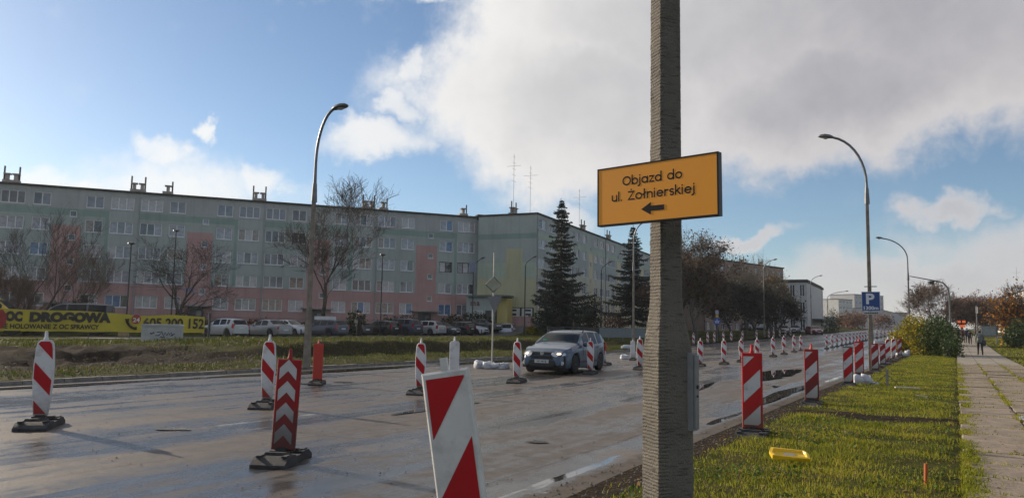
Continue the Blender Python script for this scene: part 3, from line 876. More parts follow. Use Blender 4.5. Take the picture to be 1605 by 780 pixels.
# ---- long block, five storeys; u runs from the right-hand corner to the left
bld = empty('apartment_building', label='long five storey apartment block painted green, grey and salmon behind the parked cars', cat='apartment building')
T1 = wall_frame(B1A - B1D*13.6, B1D)
L1 = 53.72+13.6
zones = []; holes = []; wins = []
for k in range(5):
    r0 = L1-13.4*(k+1)-0.1
    def U(a, r0=r0): return r0+13.4-a          # a measured leftwards from the section's right edge
    zones += [(U(13.4), U(0), 5.55, 13.45, 'green'), (U(2.95), U(0), 5.55, 13.45, 'pale'), (U(13.4), U(3.3), 12.72, 13.45, 'dark'),
              (U(3.3), U(2.95), 5.7, 13.45, 'dark'), (U(13.4), U(0), 1.0, 5.55, 'pink'), (U(8.35), U(5.6), 1.0, 11.65, 'pink')]
    for r, z in enumerate(ROWS):
        for (a0, a1, n) in ((0.55, 2.85, 3), (3.55, 5.25, 2), (8.62, 10.28, 2), (11.0, 13.25, 3)):
            u = U((a0+a1)/2); holes.append((u, z, a1-a0, 1.36)); wins.append((k, r, u, z, a1-a0, 1.36, n))
    for z in (4.9, 7.72, 10.35, 12.92):
        u = U(6.43); holes.append((u, z, 0.68, 0.66)); wins.append((k, 9, u, z, 0.68, 0.66, 1))
    holes.append((U(7.0), 2.05, 1.7, 2.2))
zones += [(0, L1, 1.0, 2.15, 'plinth')]
facade(bld, 'wall', T1, L1, 1.0, 15.62, zones, holes)
for (k, r, u, z, w, h, n) in wins:
    add_window(bld, T1, u, z, w, h, n, BROWNF if (k == 0 and r == 2 and u > L1-6) else None, glass=1 if n == 1 else None)
for k in range(5):
    u = L1-13.4*(k+1)-0.1+13.4-7.0
    d_ = MB(); d_.T = T1; d_.box((u, 0.12, 2.05), (1.68, 0.06, 2.18)); dd = d_.build('door', DOOR_M, bld)
    q = MB(); q.T = T1; q.box((u+0.35, 0.08, 2.3), (0.5, 0.03, 0.9)); q.build('pane', GLASS[5], dd)
    d_ = MB(); d_.T = T1; d_.box((u, -0.6, 3.3), (3.6, 1.2, 0.16)); d_.build('canopy', CONC, bld)
    if k < 4:
        d_ = MB(); d_.T = T1; d_.tube([(L1-13.4*k-0.1 if k else L1-0.12, -0.08, 1.6), (L1-13.4*k-0.1 if k else L1-0.12, -0.08, 15.6)], 0.07, 6)
        d_.build('drainpipe', PIPE_M, bld)
s_ = MB(); s_.T = T1
s_.box((L1/2, 5.5, 8.3), (L1-0.1, 10.7, 14.5)); s_.build('core', PL['grey'], bld)
s_ = MB(); s_.T = T1; s_.box((L1/2, 5.4, 15.72), (L1+0.3, 11.3, 0.20)); rf = s_.build('roof', ROOF_M, bld)
sd = MB(); sd.T = T1; sd.box((L1-8.0, -0.01, 5.05), (0.6, 0.04, 0.28)); 
num = MB(); num.T = T1
for k, c_ in ((2, 7.9),):
    num.box((L1-13.4*k-c_, -0.03, 5.0), (0.95, 0.05, 0.32))
num.build('street_plate', mat('plate_blue', (0.20, 0.27, 0.50), 0.4), bld)
for (px, py, kd) in ((12, 284, 0), (215, 300, 0), (262, 302, 1), (408, 313, 0), (582, 326, 0), (605, 328, 1), (735, 336, 1)):
    p = G(px, py, 15.8); u = (p-B1A).dot(B1D)+13.6
    chimney(rf, T1, u, 0.9, 15.8, kd)
s_ = MB(); s_.T = T1; s_.box((L1+0.05, 0.3, 15.75), (0.8, 1.2, 0.7)); s_.build('roof_box', ROOF_M, bld)

# ---- second block, gable towards the road junction
bl2 = empty('apartment_building', label='mint and cream apartment block showing its windowless gable beside the tall spruce', cat='apartment building')
T2 = wall_frame(B2C, B2D)          # long side: u away along the road, outwards = B2N
L2 = 78.0
wins2 = []; holes2 = []
pat = [(0.6, 3.2, 2), (4.6, 6.1, 2), (9.7, 11.2, 2), (12.4, 13.9, 2), (14.7, 16.2, 2), (17.7, 19.3, 2), (23.0, 24.8, 2), (25.9, 27.9, 2),
       (29.2, 31.1, 2), (32.1, 34.0, 2), (37.5, 39.2, 2), (40.5, 42.5, 2), (44, 45.7, 2), (47, 49, 2), (53, 55, 2), (57, 59, 2), (61, 63, 2), (66, 68, 2), (71, 73, 2)]
for z in (4.65, 7.1, 9.6, 12.05, 14.5):
    for a, b_, n in pat:
        holes2.append(((a+b_)/2, z, b_-a, 1.25)); wins2.append(((a+b_)/2, z, b_-a, 1.25, n))
for z in (6.0, 8.5, 11.0, 13.3):
    for u in (7.9, 21.3, 35.8, 51):
        holes2.append((u, z, 0.7, 0.7)); wins2.append((u, z, 0.7, 0.7, 1))
z2 = [(0, L2, 1, 9.0, 'beige'), (0, L2, 1, 6.2, 'cream'), (0, L2, 12.6, 13.3, 'mint')]
for u in (7.2, 20.4, 35, 50): z2.append((u, u+2.0, 1, 12.6, 'cream'))
facade(bl2, 'wall', T2, L2, 1.0, 15.62, z2, holes2, default='pale')
for (u, z, w, h, n) in wins2: add_window(bl2, T2, u, z, w, h, n)
GW2 = 8.15
TG = wall_frame(B2C - B2N*GW2, B2N)   # gable: u from the far left to the front corner
g = [(0, GW2, 1, 9.6, 'mint'), (0, GW2, 1, 7.6, 'olive'), (GW2-4.25, GW2-1.9, 1, 11.35, 'olive'), (0, GW2, 12.6, 13.28, 'dark'), (GW2-4.2, GW2, 1.0, 2.85, 'pink')]
facade(bl2, 'gable_wall', TG, GW2, 1.0, 15.62, g, [], default='green')
s_ = MB(); s_.T = T2; s_.box((L2/2, GW2/2, 15.71), (L2+0.3, GW2+0.3, 0.20)); rf2 = s_.build('roof', ROOF_M, bl2)
s_ = MB(); s_.T = T2; s_.box((L2/2, GW2/2+0.2, 8.3), (L2-0.1, GW2-0.5, 14.5)); s_.build('core', PL['grey'], bl2)
for (u, dep, k) in ((2.2, 4.2, 0), (21, 1.2, 0), (34, 1.2, 0), (47, 1.2, 0)): chimney(rf2, T2, u, dep, 15.8, k)
antenna(rf2, T2, 1.6, 4.0, 15.9, 8.0); antenna(rf2, T2, 2.2, 1.9, 15.9, 6.4); antenna(rf2, T2, 20.5, 1.6, 15.9, 6.5); antenna(rf2, T2, 33, 1.5, 15.9, 6.0)
for u in (0.15, 28.6): 
    d_ = MB(); d_.T = T2; d_.tube([(u, -0.08, 1.6), (u, -0.08, 15.6)], 0.07, 6); d_.build('drainpipe', PIPE_M, bl2)
# mural of two black and white faces on the plinth of the gable
BLK = mat('black_paint', (0.02, 0.02, 0.022), 0.7); WHT = mat('white_paint', (0.55, 0.55, 0.53), 0.7)
mu = MB(); mu.T = TG; mu.box((GW2-2.0, -0.012, 3.42), (3.5, 0.02, 1.1)); mu = mu.build('mural', WHT, bl2)
k_ = MB(); k_.T = TG
for (x, z, w, h) in ((-3.6, 3.9, 0.5, .14), (-2.0, 3.93, 3.4, .10), (-3.65, 3.3, .18, .9), (-2.95, 3.62, .75, .22), (-2.95, 3.1, .7, .24), (-2.0, 3.4, .26, 1.0), (-1.05, 3.62, .8, .22), (-1.0, 3.12, .72, .22), (-.35, 3.4, .2, 1.0)):
    k_.box((GW2+x, -0.03, z), (w, 0.02, h))
k_.build('painted_shapes', BLK, mu)
# low shop annexe in the corner between the two blocks
an = empty('corner_shop', label='small pale shop annexe with yellow side wall in the corner between the two blocks', cat='shop')
TA = TG @ Matrix.Translation((GW2-8.2, 0, 0))
a_ = MB(); a_.T = TA
a_.box((1.6, -1.2, 3.2), (3.6, 2.4, 4.0)); a_.build('wall', PL['pale'], an)
a_ = MB(); a_.T = TA; a_.box((4.35, -0.8, 3.1), (1.4, 1.6, 3.9)); a_.build('side_wall', PL['yellow'], an)
a_ = MB(); a_.T = TA; a_.box((2.6, -1.45, 5.3), (5.2, 3.0, 0.22)); a_.build('roof', mat('annexe_fascia', (0.13, 0.16, 0.14), 0.6), an)
a_ = MB(); a_.T = TA; a_.box((2.85, -2.42, 2.4), (0.75, 0.06, 2.2)); a_.build('door', DOOR_M, an)
add_window(an, TA @ Matrix.Translation((0, -2.5, 0)), 1.35, 2.9, 1.5, 1.2, 3, sill=False)
for ch_, x_ in (('m', 0.75), ('a', 1.45)):
    o = text_mb(ch_, 1.0, 0.03, 0.04).build('letter', mat('sign_maroon', (0.16, 0.06, 0.07), 0.6), an); o.matrix_local = TA @ Matrix.Translation((x_, -2.43, 4.1))

# ---- farther buildings
def block(name, label, px0, px1, ytop, dep, rz, depth_m, colour, rows, cols, roofm=ROOF_M, zlo=0.0, cat='building', parap=0.25, wsize=(1.4, 1.3), strips=None, gl=None):
    """a plain slab block whose front runs between two columns of the picture at a depth"""
    a, b_ = D(px0, 515, dep[0]), D(px1, 515, dep[1])
    zt = max(D(px0, ytop[0], dep[0]).z, D(px1, ytop[1], dep[1]).z)
    a.z = b_.z = 0
    u = (b_-a); L = u.length
    e = empty(name, (0, 0, 0), 0, label, cat)
    T = wall_frame(a, u)
    holes = []
    st = (zt-zlo-0.9)/rows
    for r in range(rows):
        for c in range(cols):
            holes.append((L*(c+0.5)/cols, zlo+0.9+st*(r+0.5), min(wsize[0], L/cols*0.8), min(wsize[1], st*0.7)))
    facade(e, 'wall', T, L, zlo, zt, strips(L, zlo, zt) if strips else [], holes, depth=0.2, default=colour)
    for h in holes: add_window(e, T, h[0], h[1], h[2], h[3], 2, depth=0.2, sill=False, glass=gl)
    m_ = MB(); m_.T = T; m_.box((L/2, depth_m/2+0.25, (zlo+zt)/2-0.1), (L-0.04, depth_m, zt-zlo-0.1)); m_.build('core', PL[colour], e)
    m_ = MB(); m_.T = T; m_.box((L/2, depth_m/2, zt+parap/2-0.02), (L+0.3, depth_m+0.5, parap)); r_ = m_.build('roof', roofm, e)
    return e, T, L, zt, r_
e, T, L, zt, rf = block('apartment_building', 'long brown apartment block rising behind the dark row of trees', 1105, 1229, (411, 421), (150, 172), 0, 12, 'brown', 5, 12)
for u in (L*0.25, L*0.55, L*0.8): chimney(rf, T, u, 2.0, zt, 0)
e, T, L, zt, rf = block('white_villa', 'pale flat roofed office building behind the red car, tall narrow upper windows', 1205, 1266, (442, 444), (160.5, 157), 0, 27, 'white', 3, 4, zlo=0.3, cat='office building', parap=0.5, wsize=(1.0, 2.4), gl=1)
# its right-hand flank turns along the road
a0 = D(1266, 515, 157); a0.z = 0; a1 = D(1291, 515, 185); a1.z = 0
TF = wall_frame(a0, a1-a0); LF = (a1-a0).length
hs = [(LF*(c+0.5)/5, z, 1.7, h) for c in range(5) for z, h in ((2.2, 1.9), (5.6, 1.5), (9.0, 3.4))]
facade(e, 'side_wall', TF, LF, 0.3, zt-0.25, [], hs, depth=0.2, default='white')
for h in hs: add_window(e, TF, *h, 2, depth=0.2, sill=False, glass=1)
m_ = MB(); m_.T = TF; m_.box((LF/2, 3.0, zt+.12), (LF+0.2, 6.4, 0.5)); m_.build('flank_roof', ROOF_M, e)
m_ = MB(); m_.T = TF; m_.box((LF*0.6, -1.0, 4.1), (LF*0.7, 2.0, 0.5)); m_.build('canopy', METAL_D, e)
block('office_tower', 'distant white office block with banded windows left of the parking sign', 1316, 1337, (470, 470), (420, 428), 0, 18, 'white', 6, 4, zlo=0.2, cat='office building', wsize=(6, 1.2), gl=5)
block('office_tower', 'distant blue grey glass tower directly behind the parking sign', 1341, 1386, (464, 464), (520, 540), 0, 18, 'stone', 7, 8, zlo=0.2, cat='office building', wsize=(2.2, 1.8), gl=3)
block('warehouse', 'long pale blue grey hall at the end of the street', 1372, 1412, (492, 492), (470, 600), 0, 20, 'stone', 2, 8, zlo=0.2, cat='hall', wsize=(2.5, 1.4), gl=3)
block('warehouse', 'grey glazed hall at the far end of the street, right of the long pale one', 1404, 1424, (490, 490), (610, 615), 0, 20, 'stone', 3, 5, zlo=0.2, cat='hall', wsize=(3, 1.6), gl=5)
block('warehouse', 'low white shop building left of the distant office block', 1286, 1318, (497, 499), (300, 330), 0, 14, 'white', 1, 6, zlo=0.2, cat='shop', wsize=(2, 1.6), gl=1)
e, T, L, zt, rf = block('apartment_building', 'white apartment block with stacked balconies behind the orange tree on the right', 1560, 1640, (477, 447), (205, 140), 0, 12, 'white', 5, 9, cat='apartment building', gl=1)
for r in range(5):
    for c in range(9):
        m_ = MB(); m_.T = T; z = 0.9+(zt-0.9)/5*r+0.5
        m_.box((L*(c+0.5)/9, -0.7, z), (L/9*0.8, 1.3, 0.14)); m_.box((L*(c+0.5)/9, -1.32, z+0.55), (L/9*0.8, 0.06, 0.95)); m_.build('balcony', PL['white'], e)
antenna(rf, T, L*0.35, 2, zt, 7)
# ================================================================== STREET FURNITURE
def along(px, nf, lo=5.0, hi=900.0):
    """ground point seen in picture column px whose bent-road offset is nf(s)"""
    def f(dep):
        p = D(px, 515, dep); s, n = to_sn(Vector((p.x, p.y, 0))); return n-nf(s)
    a, b_ = lo, hi; fa = f(a)
    for _ in range(60):
        m_ = (a+b_)/2
        if (f(m_) > 0) == (fa > 0): a = m_
        else: b_ = m_
    p = D(px, 515, a); p.z = 0
    return p
def clip(poly, a, b_, c):
    """keep a*x+b*z<=c"""
    out = []
    for i in range(len(poly)):
        p, q = poly[i], poly[(i+1) % len(poly)]
        dp, dq = a*p[0]+b_*p[1]-c, a*q[0]+b_*q[1]-c
        if dp <= 0: out.append(p)
        if dp*dq < 0:
            t = dp/(dp-dq); out.append((p[0]+(q[0]-p[0])*t, p[1]+(q[1]-p[1])*t))
    return out
def stripes(outline, slope, period, red, off):
    """parallel bands z+slope*x in [k*period+off, +red] clipped to the outline"""
    qs = [z+slope*x for x, z in outline]; k0 = int(math.floor((min(qs)-off)/period))-1; res = []
    for k in range(k0, k0+12):
        lo, hi = k*period+off, k*period+off+red
        p = clip(clip(outline, slope, 1, hi), -slope, -1, -lo)
        if len(p) >= 3: res.append(p)
    return res
WHITE_P = mat('white_plastic', (0.62, 0.62, 0.63), 0.42, var=0.05, dirt=0.6, dirtcol=(0.28, 0.26, 0.23), dscale=8)
RED_F = mat('red_reflective', (0.42, 0.010, 0.014), 0.55, spec=.25, var=0.06, dirt=0.3, dirtcol=(0.22, 0.018, 0.018), dscale=6)
WHT_F = mat('white_reflective', (0.52, 0.52, 0.53), 0.38, var=0.05, dirt=0.55, dirtcol=(0.22, 0.205, 0.18), dscale=9)
RED_B = mat('red_plastic', (0.42, 0.013, 0.014), 0.55, spec=.25, var=0.08, dirt=0.35, dirtcol=(0.16, 0.04, 0.03), dscale=6)
ORG_B = mat('orange_plastic', (0.44, 0.030, 0.014), 0.45, var=0.08, dirt=0.25, dirtcol=(0.24, 0.06, 0.035), dscale=6)
DARK_RED = mat('faded_red_plastic', (0.30, 0.014, 0.015), 0.55, spec=.25, var=0.1, dirt=0.6, dirtcol=(0.09, 0.045, 0.04), dscale=5)
BLACK_E = mat('black_edging', (0.02, 0.02, 0.022), 0.5)
RUBBER = mat('recycled_rubber', (0.028, 0.028, 0.030), 0.75, var=0.4, scale=7, bump=0.5, bscale=60, dirt=0.5, dirtcol=(0.085, 0.072, 0.06), dscale=5)
def foot_mesh():
    mb = MB()
    L, W_, H_ = 0.43, 0.19, 0.10
    sec = [(-L, 0), (-L, 0.035), (-L*0.72, H_), (-0.10, H_), (-0.10, H_*0.8), (0.10, H_*0.8), (0.10, H_), (L*0.72, H_), (L, 0.035), (L, 0)]
    mb.prism(sec, -W_, W_, 'x')
    for sy in (-1, 1):
        mb.box((0, sy*0.16, H_+0.012), (0.30, 0.06, 0.035), taper=0.8)
        for sx in (-1, 1): mb.box((sx*0.14, sy*0.27, H_+0.004), (0.05, 0.12, 0.02))
    mb.box((0, 0, H_+0.01), (0.13, 0.13, 0.10), taper=0.8)
    return mb.mesh('foot', RUBBER, 35)
FOOT = foot_mesh()
def slot_mesh():
    mb = MB()
    for sy in (-1, 1):
        mb.add([(-0.14, sy*0.335, 0.083), (0.14, sy*0.335, 0.083), (0.14, sy*0.37, 0.067), (-0.14, sy*0.37, 0.067)], [(0, 1, 2, 3)])
    return mb.mesh('hand_slot', BLACK_E)
def panel_body(outline, th, edge):
    """a board with slightly rounded rim"""
    mb = MB(); k = len(outline)
    cx = sum(p[0] for p in outline)/k; cz = sum(p[1] for p in outline)/k
    def sc_(f): return [(cx+(x-cx)*(1-f/0.12*0.12/max(abs(x-cx), .05) if abs(x-cx) > .02 else 1), cz+(z-cz)*(1-f/max(abs(z-cz), .2))) for x, z in outline]
    inn = sc_(edge)
    vs = [(x, -th/2, z) for x, z in inn]+[(x, -th/2+edge, z) for x, z in outline]+[(x, th/2-edge, z) for x, z in outline]+[(x, th/2, z) for x, z in inn]
    fs = [tuple(range(k)), tuple(range(3*k, 4*k))[::-1]]
    for r in range(3): fs += [(r*k+i, r*k+(i+1) % k, (r+1)*k+(i+1) % k, (r+1)*k+i) for i in range(k)]
    mb.add(vs, fs)
    return mb
def shrink(outline, dx, dz):
    cx = sum(p[0] for p in outline)/len(outline); cz = (max(p[1] for p in outline)+min(p[1] for p in outline))/2
    hz = (max(p[1] for p in outline)-min(p[1] for p in outline))/2; hx = max(abs(p[0]-cx) for p in outline)
    return [(cx+(x-cx)*(1-dx/hx), cz+(z-cz)*(1-dz/hz)) for x, z in outline]
BARREL = [(-0.085, 0.15), (0.085, 0.15), (0.105, 0.35), (0.122, 0.62), (0.122, 0.80), (0.105, 1.03), (0.092, 1.09), (0.06, 1.125), (-0.06, 1.125), (-0.092, 1.09), (-0.105, 1.03), (-0.122, 0.80), (-0.122, 0.62), (-0.105, 0.35)]
RECT = [(-0.135, 0.13), (0.135, 0.13), (0.135, 1.14), (-0.135, 1.14)]
def board(name, label, group, loc, yaw, outline, bodymat, face, handle, scale=1.0, lean=(0, 0), backface=True, cat='traffic beacon', handle_shape='round', foot=True):
    e = empty(name, loc, yaw, label, cat, group); e.scale = (scale,)*3
    if foot:
        f = link_obj('foot', FOOT, e); link_obj('hand_slot', SLOT, f)
    th = 0.055
    pb = panel_body(outline, th, 0.012).build('panel', bodymat, e, rot=(lean[0], lean[1], 0), smooth=25)
    ztop = max(p[1] for p in outline)
    fc = shrink(outline, 0.016, 0.02) if len(outline) > 4 else shrink(outline, 0.014, 0.018)
    for side in ((-1, 1) if backface else (-1,)):
        for kind, mt, y in face(fc):
            mb = MB()
            for poly in kind:
                pts = [((x if side < 0 else -x), side*(th/2+y), z) for x, z in poly]
                mb.add(pts, [tuple(range(len(pts)))])
            nm = 'red_stripe' if 'red' in mt.name else ('white_stripe' if 'white' in mt.name else 'face')
            if side < 0:
                for poly in kind:
                    m1 = MB(); m1.add([(x, side*(th/2+y), z) for x, z in poly], [tuple(range(len(poly)))]); m1.build(nm, mt, pb)
            else: mb.build('back_'+nm, mt, pb)
    if handle:
        h = MB()
        if handle_shape == 'round': h.lathe([(0.030, ztop-0.02), (0.030, ztop+0.02), (0.022, ztop+0.03), (0.020, ztop+0.10), (0.012, ztop+0.115)], 8)
        else: h.box((0, 0, ztop+0.035), (0.04, 0.035, 0.08))
        h.build('handle', handle, pb, smooth=40)
    return e
SLOT = slot_mesh()
def face_w(fc): return [(stripes(fc, 1.12, 0.475, 0.213, 0.035), RED_F, 0.003)]
def face_w_rev(fc): return [(stripes(fc, -1.12, 0.475, 0.213, 0.035), RED_F, 0.003)]
def face_r(fc): return [(stripes(shrink(fc, 0.012, 0.03), -1.0, 0.48, 0.235, 0.10), WHT_F, 0.003)]
def face_k(fc): return [([shrink(fc, 0.006, 0.01)], WHT_F, 0.0015), (stripes(shrink(fc, 0.006, 0.01), -1.0, 0.48, 0.245, 0.335), RED_F, 0.003)]
def face_none(fc): return []
def face_chev(fc):
    out = []
    for k in range(4):
        z = 0.19+0.235*k; w = 0.098
        out.append([(-w, z), (0, z+0.10), (w, z), (w, z+0.125), (0, z+0.225), (-w, z+0.125)])
    return [(out, CHEV_F, 0.003)]
CHEV_F = mat('white_road_dirt', (0.50, 0.50, 0.50), 0.45, var=0.1, dirt=0.5, dirtcol=(0.22, 0.21, 0.20), dscale=4)
def soiled(material, z0, z1, col):
    """road spray has greyed the lower part of the board"""
    N = NT(material.node_tree); b = N.n['Principled BSDF']
    src = b.inputs['Base Color'].links[0].from_socket
    co = N.new('ShaderNodeTexCoord').outputs['Object']; sp = N.new('ShaderNodeSeparateXYZ'); N.link(co, sp.inputs[0])
    nz = N.noise(co, 9, 5, 0.65)
    f = N.smooth(N.math('ADD', sp.outputs[2], N.math('MULTIPLY', N.math('SUBTRACT', nz.outputs[0], 0.5), 0.35)), z1, z0)
    N.link(N.mix(N.math('MULTIPLY', f, 0.85), src, col), b.inputs['Base Color'])
soiled(CHEV_F, 0.25, 0.85, (0.10, 0.085, 0.08))
soiled(DARK_RED, 0.15, 0.8, (0.075, 0.04, 0.036))
soiled(WHITE_P, 0.05, 0.50, (0.24, 0.22, 0.19))
soiled(RED_B, 0.08, 0.50, (0.13, 0.055, 0.04))
soiled(WHT_F, 0.10, 0.55, (0.24, 0.215, 0.18))
soiled(RED_F, 0.08, 0.45, (0.17, 0.045, 0.035))
def yaw_to(p, f=0.5):
    """turn the face part of the way from the road direction towards the viewer's side"""
    v = math.atan2(p.x, p.y)
    return -(RD*(1-f)+v*f)
GC = 'red and white beacons along the road centre'
def wb(px, base, top, label, f=0.5, lean=(0, 0), group=GC):
    p = G(px, base, 0.0)
    hgt = (base-top)*p.y/1213.0
    return board('traffic_beacon', label, group, p, yaw_to(p, f), BARREL, WHITE_P, face_w, WHITE_P, scale=hgt/1.24, lean=lean)
P_ = 'striped pointed beacon '
wb(62, 669, 522, P_+'nearest the left edge of the photo, yellow banner behind it', 0.75)
wb(418, 638, 526, P_+'standing just behind the red arrow board', 0.65)
wb(658, 617, 531, P_+'to the left of the upright plain white panel', 0.55)
wb(810, 599, 530, P_+'just in front of the left headlamp of the moving car')
wb(925, 586, 530, P_+'overlapping the rear door of the moving car')
wb(1003, 579, 527, P_+'half hidden behind the concrete pole, left of it')
wb(1098, 574, 530, P_+'first to the right of the concrete pole')
wb(1135, 571, 530, P_+'second to the right of the concrete pole')
wb(1162, 567, 529.7, P_+'partly hidden behind the left half of the big red board')
wb(1187, 564, 529, P_+'partly hidden behind the right half of the big red board')
wb(1212, 559, 527, P_+'first one clear to the right of the big red board')
wb(1229, 555.4, 525.5, P_+'second one clear to the right of the big red board')
wb(1245, 552, 524.6, P_+'third one right of the big red board, left of a close twin')
wb(1255.5, 550.5, 525, P_+'fourth one right of the big red board, close behind a twin')
ORD = ['first', 'second', 'third', 'fourth', 'fifth', 'sixth', 'seventh', 'eighth', 'ninth', 'tenth', 'eleventh', 'twelfth', 'thirteenth', 'fourteenth', 'fifteenth', 'sixteenth', 'seventeenth']
for k, s in enumerate((74, 77.6, 81, 84.6, 88, 91.5, 95, 98.4, 101.8, 105, 108.5, 112, 125, 132, 139, 147, 155)):
    p = SN(s, -10.0, rise(s))
    lab_ = '%s striped beacon from the near end of the distant row left of the parking sign' % ORD[k] if k < 12 else '%s tiny striped beacon right of the parking sign post in the distant row' % ORD[k-12]
    board('traffic_beacon', lab_, GC, p, yaw_to(p, 0.5), BARREL, WHITE_P, face_w, WHITE_P, scale=1.0)
GB = 'beacons along the far edge of the road'
def fb(px, label, f=0.6, scale=1.0):
    p = along(px, lambda s: n_far(s)+0.5); p.z = rise(to_sn(p)[0])
    board('traffic_beacon', label, GB, p, yaw_to(p, f), BARREL, WHITE_P, face_w, WHITE_P, scale=scale)
fb(1087, 'far edge beacon with red top, peeping out right behind the concrete pole')
fb(1109, 'far edge beacon to the left of the post with the round blue sign')
fb(1119.5, 'far edge beacon touching the left side of the round blue sign post')
fb(1133.5, 'far edge beacon first to the right of the round blue sign')
fb(1146, 'far edge beacon second to the right of the round blue sign')
fb(1163.5, 'far edge beacon showing above the left half of the big red board')
fb(1185.6, 'far edge beacon showing above the right half of the big red board')
for k, px in enumerate((1205, 1212.5, 1222, 1231, 1239)):
    fb(px, 'far edge beacon before the dark parked cars, %s of five from the left' % ORD[k])
for k, px in enumerate((1271.7, 1278.7, 1286)):
    fb(px, 'far edge beacon before the red estate car, %s of three from the left' % ORD[k])
# leaning beacon behind the moving car and plain backs
p = G(948, 572)
board('traffic_beacon', 'tilted striped beacon behind the rear of the moving car', GC, p, yaw_to(p, 0.3), BARREL, WHITE_P, face_w, WHITE_P, lean=(0, -0.16), scale=1.05)
p = G(992, 564)
board('barrier_board', 'plain pale board seen from behind beside the sandbag left of the concrete pole', None, p, yaw_to(p, 0.7), RECT, WHITE_P, face_none, WHITE_P, scale=0.85)
p = G(711, 607)
board('barrier_board', 'upright plain white panel standing on the road behind the leaning foreground board', None, p, yaw_to(p, 0.8), [(-0.125, .13), (.125, .13), (.125, 1.12), (.09, 1.17), (-.09, 1.17), (-.125, 1.12)], WHITE_P, face_none, WHITE_P, scale=1.02)
p = G(497, 602)
board('barrier_board', 'plain orange red board with stub on top on the far lane', None, p, yaw_to(p, 0.8), RECT, ORG_B, face_none, ORG_B, scale=0.93)
p = G(442, 723)
board('chevron_board', 'dirty red board with four white arrowheads pointing up on the road', None, p, yaw_to(p, 0.55), [(-0.135, .13), (.135, .13), (.135, 1.12), (-.135, 1.12)], DARK_RED, face_chev, DARK_RED, scale=1.0*(723-551)*p.y/1213/1.24, lean=(0, 0.035))
# big striped boards along the right verge
GR = 'red and white boards along the right verge'
def rb(px, base, top, label, body=RED_B, handle=RED_B, f=0.35, lean=(0, 0), face=face_r, outline=RECT, z=0.06):
    p = G(px, base, z); h = (base-top)*p.y/1213.0
    return board('barrier_board', label, GR, p, yaw_to(p, f), outline, body, face, handle, scale=h/1.255, lean=lean)
rb(1180, 686, 543, 'big red board with two white bands nearest the camera on the right verge', f=0.45)
rb(1273, 637, 540, 'dark red striped board with orange stub alone between big red board and lamp pole', DARK_RED, ORG_B, f=0.45)
rb(1330, 606, 538, 'striped board with black edges beside the white sandbags', BLACK_E, None, f=0.5, face=face_k)
rb(1347.5, 592, 530, 'striped board with orange stub close to the right of the black edged one', RED_B, ORG_B, f=0.5)
rb(1372, 584, 534, 'striped board standing directly below the parking sign', DARK_RED, WHITE_P, f=0.5)
rb(1384, 574, 535, 'narrow dark striped board half hidden right of the one below the parking sign', DARK_RED, None, f=0.2)
rb(1390.5, 570, 527, 'white framed tilted striped beacon, left one of a touching pair', WHITE_P, WHITE_P, f=0.6, lean=(0, 0.06), face=face_w_rev, outline=BARREL)
rb(1400, 565, 527, 'white framed tilted striped beacon, right one of a touching pair', WHITE_P, WHITE_P, f=0.5, lean=(0, 0.05), face=face_w_rev, outline=BARREL)
rb(1410.5, 559, 528, 'striped red board in front of the yellow green bush', DARK_RED, None, f=0.6)
# leaning white board right in the foreground
FB_M = mat('scuffed_white_board', (0.60, 0.595, 0.575), 0.45, var=0.08, dirt=0.6, dirtcol=(0.36, 0.34, 0.30), dscale=7)
p = D(745, 930, 4.6); p.z = 0.05
fo = [(-0.143, .15), (.143, .15), (.143, 1.275), (-.143, 1.275)]
def face_f(fc): return [(stripes(shrink(fc, 0.014, 0.02), -1.45, 0.70, 0.365, 0.36), RED_F, 0.003)]
e = board('barrier_board', 'large scuffed white board with red bands leaning in the foreground', GR, p, R(-12), fo, FB_M, face_f, FB_M, scale=1.02, lean=(0.0, -0.165), handle_shape='square')

# ---------------------------------------------------------------- the concrete pole and the detour sign
POLE_D = 5.2
def concrete_pole_material():
    m = mat('weathered_concrete', (0.178, 0.162, 0.138), 0.9, var=0.22, scale=3.0, bump=1.0, bscale=70, spec=0.2, dirt=0.5, dirtcol=(0.13, 0.11, 0.085), dscale=3)
    N = NT(m.node_tree); b = N.n['Principled BSDF']
    src = b.inputs['Base Color'].links[0].from_socket
    co = N.new('ShaderNodeTexCoord').outputs['Object']
    n1 = N.noise(N.vmath('MULTIPLY', co, (9, 9, 75)), 1.0, 4, 0.6)
    c = N.mix(N.smooth(n1.outputs[0], 0.46, 0.33, 0.0, 0.75), src, (0.07, 0.06, 0.05))
    n2 = N.noise(co, 130, 3, 0.6)
    c = N.mix(N.smooth(n2.outputs[0], 0.40, 0.30, 0.0, 0.7), c, (0.06, 0.05, 0.042))
    N.link(c, b.inputs['Base Color'])
    sz = N.new('ShaderNodeSeparateXYZ'); N.link(co, sz.inputs[0])
    wz = N.math('ADD', N.math('MULTIPLY', sz.outputs[2], 285.0), N.math('MULTIPLY', N.noise(co, 9, 4, 0.6).outputs[0], 7.0))
    bp = [q for q in N.n if q.bl_idname == 'ShaderNodeBump'][0]; hs = bp.inputs['Height'].links[0].from_socket
    N.link(N.math('ADD', hs, N.math('MULTIPLY', N.math('SINE', wz), N.smooth(sz.outputs[0], -0.045, -0.075, 0.02, 0.15))), bp.inputs['Height'])
    return m
CP_M = concrete_pole_material()
